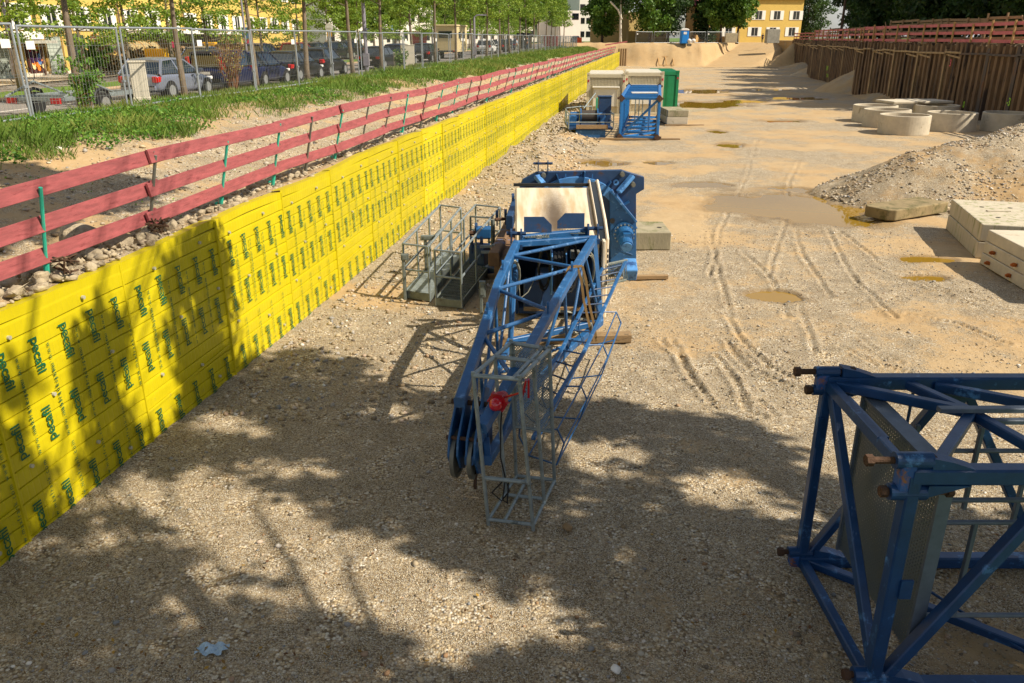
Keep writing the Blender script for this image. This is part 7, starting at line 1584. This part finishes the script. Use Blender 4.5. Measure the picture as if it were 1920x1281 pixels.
# gabled ochre house and yellow house with shutters
gh_ = thing('gable_house', 'ochre gable house with pink roof behind the portable toilet', 'building', V3((px2x(1300, 176), 176, ZT)))
g0 = V3((px2x(1283, 176), 176, ZT)); g1 = V3((px2x(1299, 172), 172, ZT)); g2 = V3((px2x(1330, 196), 196, ZT)); g3 = g2+(g0-g1)
hgt_ = 7.2; mb = MB(); mb.prism([g0, g1, g2, g3], (0, 0, hgt_)); mid_f = (g0+g1)/2+V3((0, 0, hgt_+2.8)); mid_b = (g2+g3)/2+V3((0, 0, hgt_+2.8)); mb.add([g0+V3((0, 0, hgt_)), g1+V3((0, 0, hgt_)), mid_f], [(0, 1, 2)]); mb.build('wall', mat('warm_ochre', '#ad8a50', .85, 0, .1, 1), gh_)
mb = MB(); e_ = (g1-g0).normalized()*.6; f_ = (g1-g2).normalized()*.8
mb.add([g1+V3((0, 0, hgt_-.25))+e_+f_, g2+V3((0, 0, hgt_-.25))+e_, mid_b+V3((0, 0, .12)), mid_f+V3((0, 0, .12))+f_], [(0, 1, 2, 3)]); mb.add([g0+V3((0, 0, hgt_-.25))-e_+f_, g3+V3((0, 0, hgt_-.25))-e_, mid_b+V3((0, 0, .14)), mid_f+V3((0, 0, .14))+f_], [(3, 2, 1, 0)]); o = mb.build('roof', pinkroof, gh_); md = o.modifiers.new('s', 'SOLIDIFY'); md.thickness = .2
yh = wb2('yellow house with white shutters and red tiled eaves at the far right end', 1368, 1500, 178, 181, 12.2, ywall, roof=(roof_r, 3.5), dep=10, z0=3.4, name='yellow_house')
Lh_ = 16.0
for z in (4.5+.6, 8.3):
    for px in (1365, 1413, 1447, 1483): window(yh, (px-1368)/(1500-1368)*((V3((px2x(1500, 181), 181, 0))-V3((px2x(1368, 178), 178, 0))).length)+(.6 if z > 6 else 0), z, 1.5, 1.7, True)
# portable toilet, bulk bags, frame, posts
tp_ = V3((px2x(1283, 153), 153, 3.8)); tl_ = thing('portable_toilet', 'bright blue portable toilet with white roof at the far edge of the pit', 'toilet', tp_); tblue = mat('toilet_blue', '#1a7fd4', .45, 0, .06)
mb = MB(); mb.box(tp_+V3((0, 0, 1.1)), (1.35, 1.3, 2.2)); bevel(mb.build('cabin', tblue, tl_), .06); mb = MB(); mb.prism([tp_+V3((x, -.72, z)) for x, z in ((-.72, 2.2), (.72, 2.2), (.6, 2.42), (.2, 2.55), (-.2, 2.55), (-.6, 2.42))], (0, 1.44, 0)); bevel(mb.build('roof', sign_w, tl_), .03)
mb = MB(); mb.box(tp_+V3((0, -.68, 1.05)), (.95, .05, 1.9)); bevel(mb.build('door', tblue, tl_), .02); mb = MB(); mb.box(tp_+V3((0, -.72, 1.75)), (.55, .03, .4)); mb.build('notice', sign_w, tl_)
for i, px in enumerate((1293, 1302)):
    p = V3((px2x(px, 152.5), 152.5+.5*i, ZT)); mb = MB(); mb.box(p+V3((0, 0, .42)), (.95, .9, .85)); o = mb.build('bulk_bag', mat('bag_white', '#cfcac2', .8, 0, .15, 3)); md = o.modifiers.new('s', 'SUBSURF'); md.levels = md.render_levels = 2; tag(o, ('white bulk bag touching the portable toilet', 'white bulk bag right of the other bag')[i], 'bulk bag')
p = at(1236, 124, .1); wf = thing('wooden_frame', 'two bay timber frame lying at the foot of the earth slope', 'timber frame', p)
def fr_(u, v): return p+V3((u*2.6, 1.9*v, 1.35*v+.15))
for a, c in (((0, 0), (1, 0)), ((0, 1), (1, 1)), ((0, 0), (0, 1)), ((.5, 0), (.5, 1)), ((1, 0), (1, 1))): mb = MB(); mb.bar(fr_(*a), fr_(*c), .16, .12); mb.build('plank', timber_new, wf)
for i in range(4):
    q = P(132.8, 0); x0 = px2x(1160+4.6*i, 150, 1.5); mb = MB(); mb.tube(V3((x0, 149.5+.3*i, -.1)), V3((x0, 149.5+.3*i, 3.0)), .2, n=14); tag(mb.build('wall_end_pile', timber), 'pale round pile in the group of four at the end of the yellow wall', 'pile', 'round piles at the end of the yellow wall')
mb = MB(); a = V3((px2x(1135, 146, 4), 146, 3.62)); mb.bar(a, V3((px2x(1176, 147, 4), 147, 4.15)), .04, .2); tag(mb.build('red_plank', red_rail), 'loose red plank closing the rail at the far wall end', 'plank')
# ================================================================== PEOPLE
skin = mat('skin', '#b98464', .6, 0, .08); hair_m = mat('dark_hair', '#2c2018', .8)
def person(label, loc, rz, shirt, trouser, h=1.74, stride=.18, bag=None):
    t = thing('person', label, 'person', (0, 0, 0)); k = h/1.74
    J = dict(pel=(0, 0, .95), ch=(0, 0, 1.22), sh=(0, 0, 1.42), nk=(0, 0, 1.50), hd=(0, .01, 1.62), ht=(0, .01, 1.70), lh=(-.10, 0, .90), rh=(.10, 0, .90), lk=(-.10, stride*.6, .50), rk=(.10, -stride*.2, .50), la=(-.10, stride, .08), ra=(.10, -stride*1.2, .10), lt=(-.10, stride+.16, .03), rt=(.10, -stride*1.2+.15, .03), ls=(-.19, 0, 1.40), rs=(.19, 0, 1.40), le=(-.24, -.06, 1.14), re=(.24, .02, 1.14), lw=(-.24, .03, .90), rw=(.23, .14, .94), lf=(-.235, .05, .82), rf=(.225, .18, .87))
    rad = dict(pel=.14, ch=.145, sh=.10, nk=.055, hd=.095, ht=.07, lh=.09, rh=.09, lk=.062, rk=.062, la=.042, ra=.042, lt=.035, rt=.035, ls=.055, rs=.055, le=.042, re=.042, lw=.03, rw=.03, lf=.028, rf=.028)
    E_ = [('pel', 'ch'), ('ch', 'sh'), ('sh', 'nk'), ('nk', 'hd'), ('hd', 'ht'), ('pel', 'lh'), ('pel', 'rh'), ('lh', 'lk'), ('rh', 'rk'), ('lk', 'la'), ('rk', 'ra'), ('la', 'lt'), ('ra', 'rt'), ('sh', 'ls'), ('sh', 'rs'), ('ls', 'le'), ('rs', 're'), ('le', 'lw'), ('re', 'rw'), ('lw', 'lf'), ('rw', 'rf')]
    ks = list(J)
    def sk(nm, keys, m, grow=1.0):
        kk = [x for x in ks if x in keys]; me = bpy.data.meshes.new(nm); me.from_pydata([tuple(c*k for c in J[x]) for x in kk], [(kk.index(a), kk.index(b_)) for a, b_ in E_ if a in kk and b_ in kk], []); o = bpy.data.objects.new(nm, me); COL.objects.link(o); o.parent = t
        md = o.modifiers.new('skin', 'SKIN'); lay = me.skin_vertices[0].data
        for i, x in enumerate(kk): lay[i].radius = (rad[x]*k*grow,)*2
        lay[0].use_root = True; s2 = o.modifiers.new('s', 'SUBSURF'); s2.levels = s2.render_levels = 1; me.materials.append(m); return o
    sk('body', ks, skin); sk('shirt', ('pel', 'ch', 'sh', 'ls', 'rs', 'le', 're'), shirt, 1.14); sk('trousers', ('pel', 'lh', 'rh', 'lk', 'rk', 'la', 'ra'), trouser, 1.16)
    mb = MB(); mb.tube((0, -.01, 1.64*k), (0, -.005, 1.755*k), .10*k, .05*k, n=12); o = mb.build('hair', hair_m, None); o.parent = t
    t.location = loc; t.rotation_euler = (0, 0, rz); return t
plaid = mat('plaid_shirt', '#4a4650', .8, 0, .6, 14); blk = mat('dark_clothes', '#1c1e26', .8); jeans = mat('jeans', '#2d3d5c', .8)
s_ = s_for(974, -9.6, 3.8); person('walker in a light shirt and white trousers beside the mesh fence', P(s_, -9.9, zs(s_)), 1.2, mat('light_shirt', '#b7c3d0', .8), mat('white_trousers', '#c9c5bd', .8), 1.7)
s_ = s_for(990, -9.6, 3.8); person('walker in a checked shirt and blue jeans beside the mesh fence', P(s_, -9.7, zs(s_)), 1.5, plaid, jeans, 1.82)
person('person in black standing left at the yellow house corner', V3((px2x(1429, 163, 4), 163, ZT)), 2.8, blk, blk); person('dark haired person in dark top right of the person in black at the yellow house', V3((px2x(1438, 164, 4), 164, ZT-.3)), 3.3, mat('dark_top', '#3a2f33', .8), blk, 1.68, .05)
boxthing2 = MB(); boxthing2.box(V3((px2x(1448, 158, 5), 158, ZT+1.2)), (2.3, 1.6, 2.4)); tag(bevel(boxthing2.build('electric_box', mat('grey_box', '#9a978a', .7)), .03), 'grey box hut right of the two people at the ramp top', 'hut')
boxthing2 = MB(); boxthing2.box(V3((px2x(1371, 161, 5), 161, ZT+.9)), (2.2, .6, 1.7)); tag(bevel(boxthing2.build('electric_box', mat('beige_box', '#a59a7e', .7)), .03), 'beige electric box behind the far mesh fence', 'electric box')
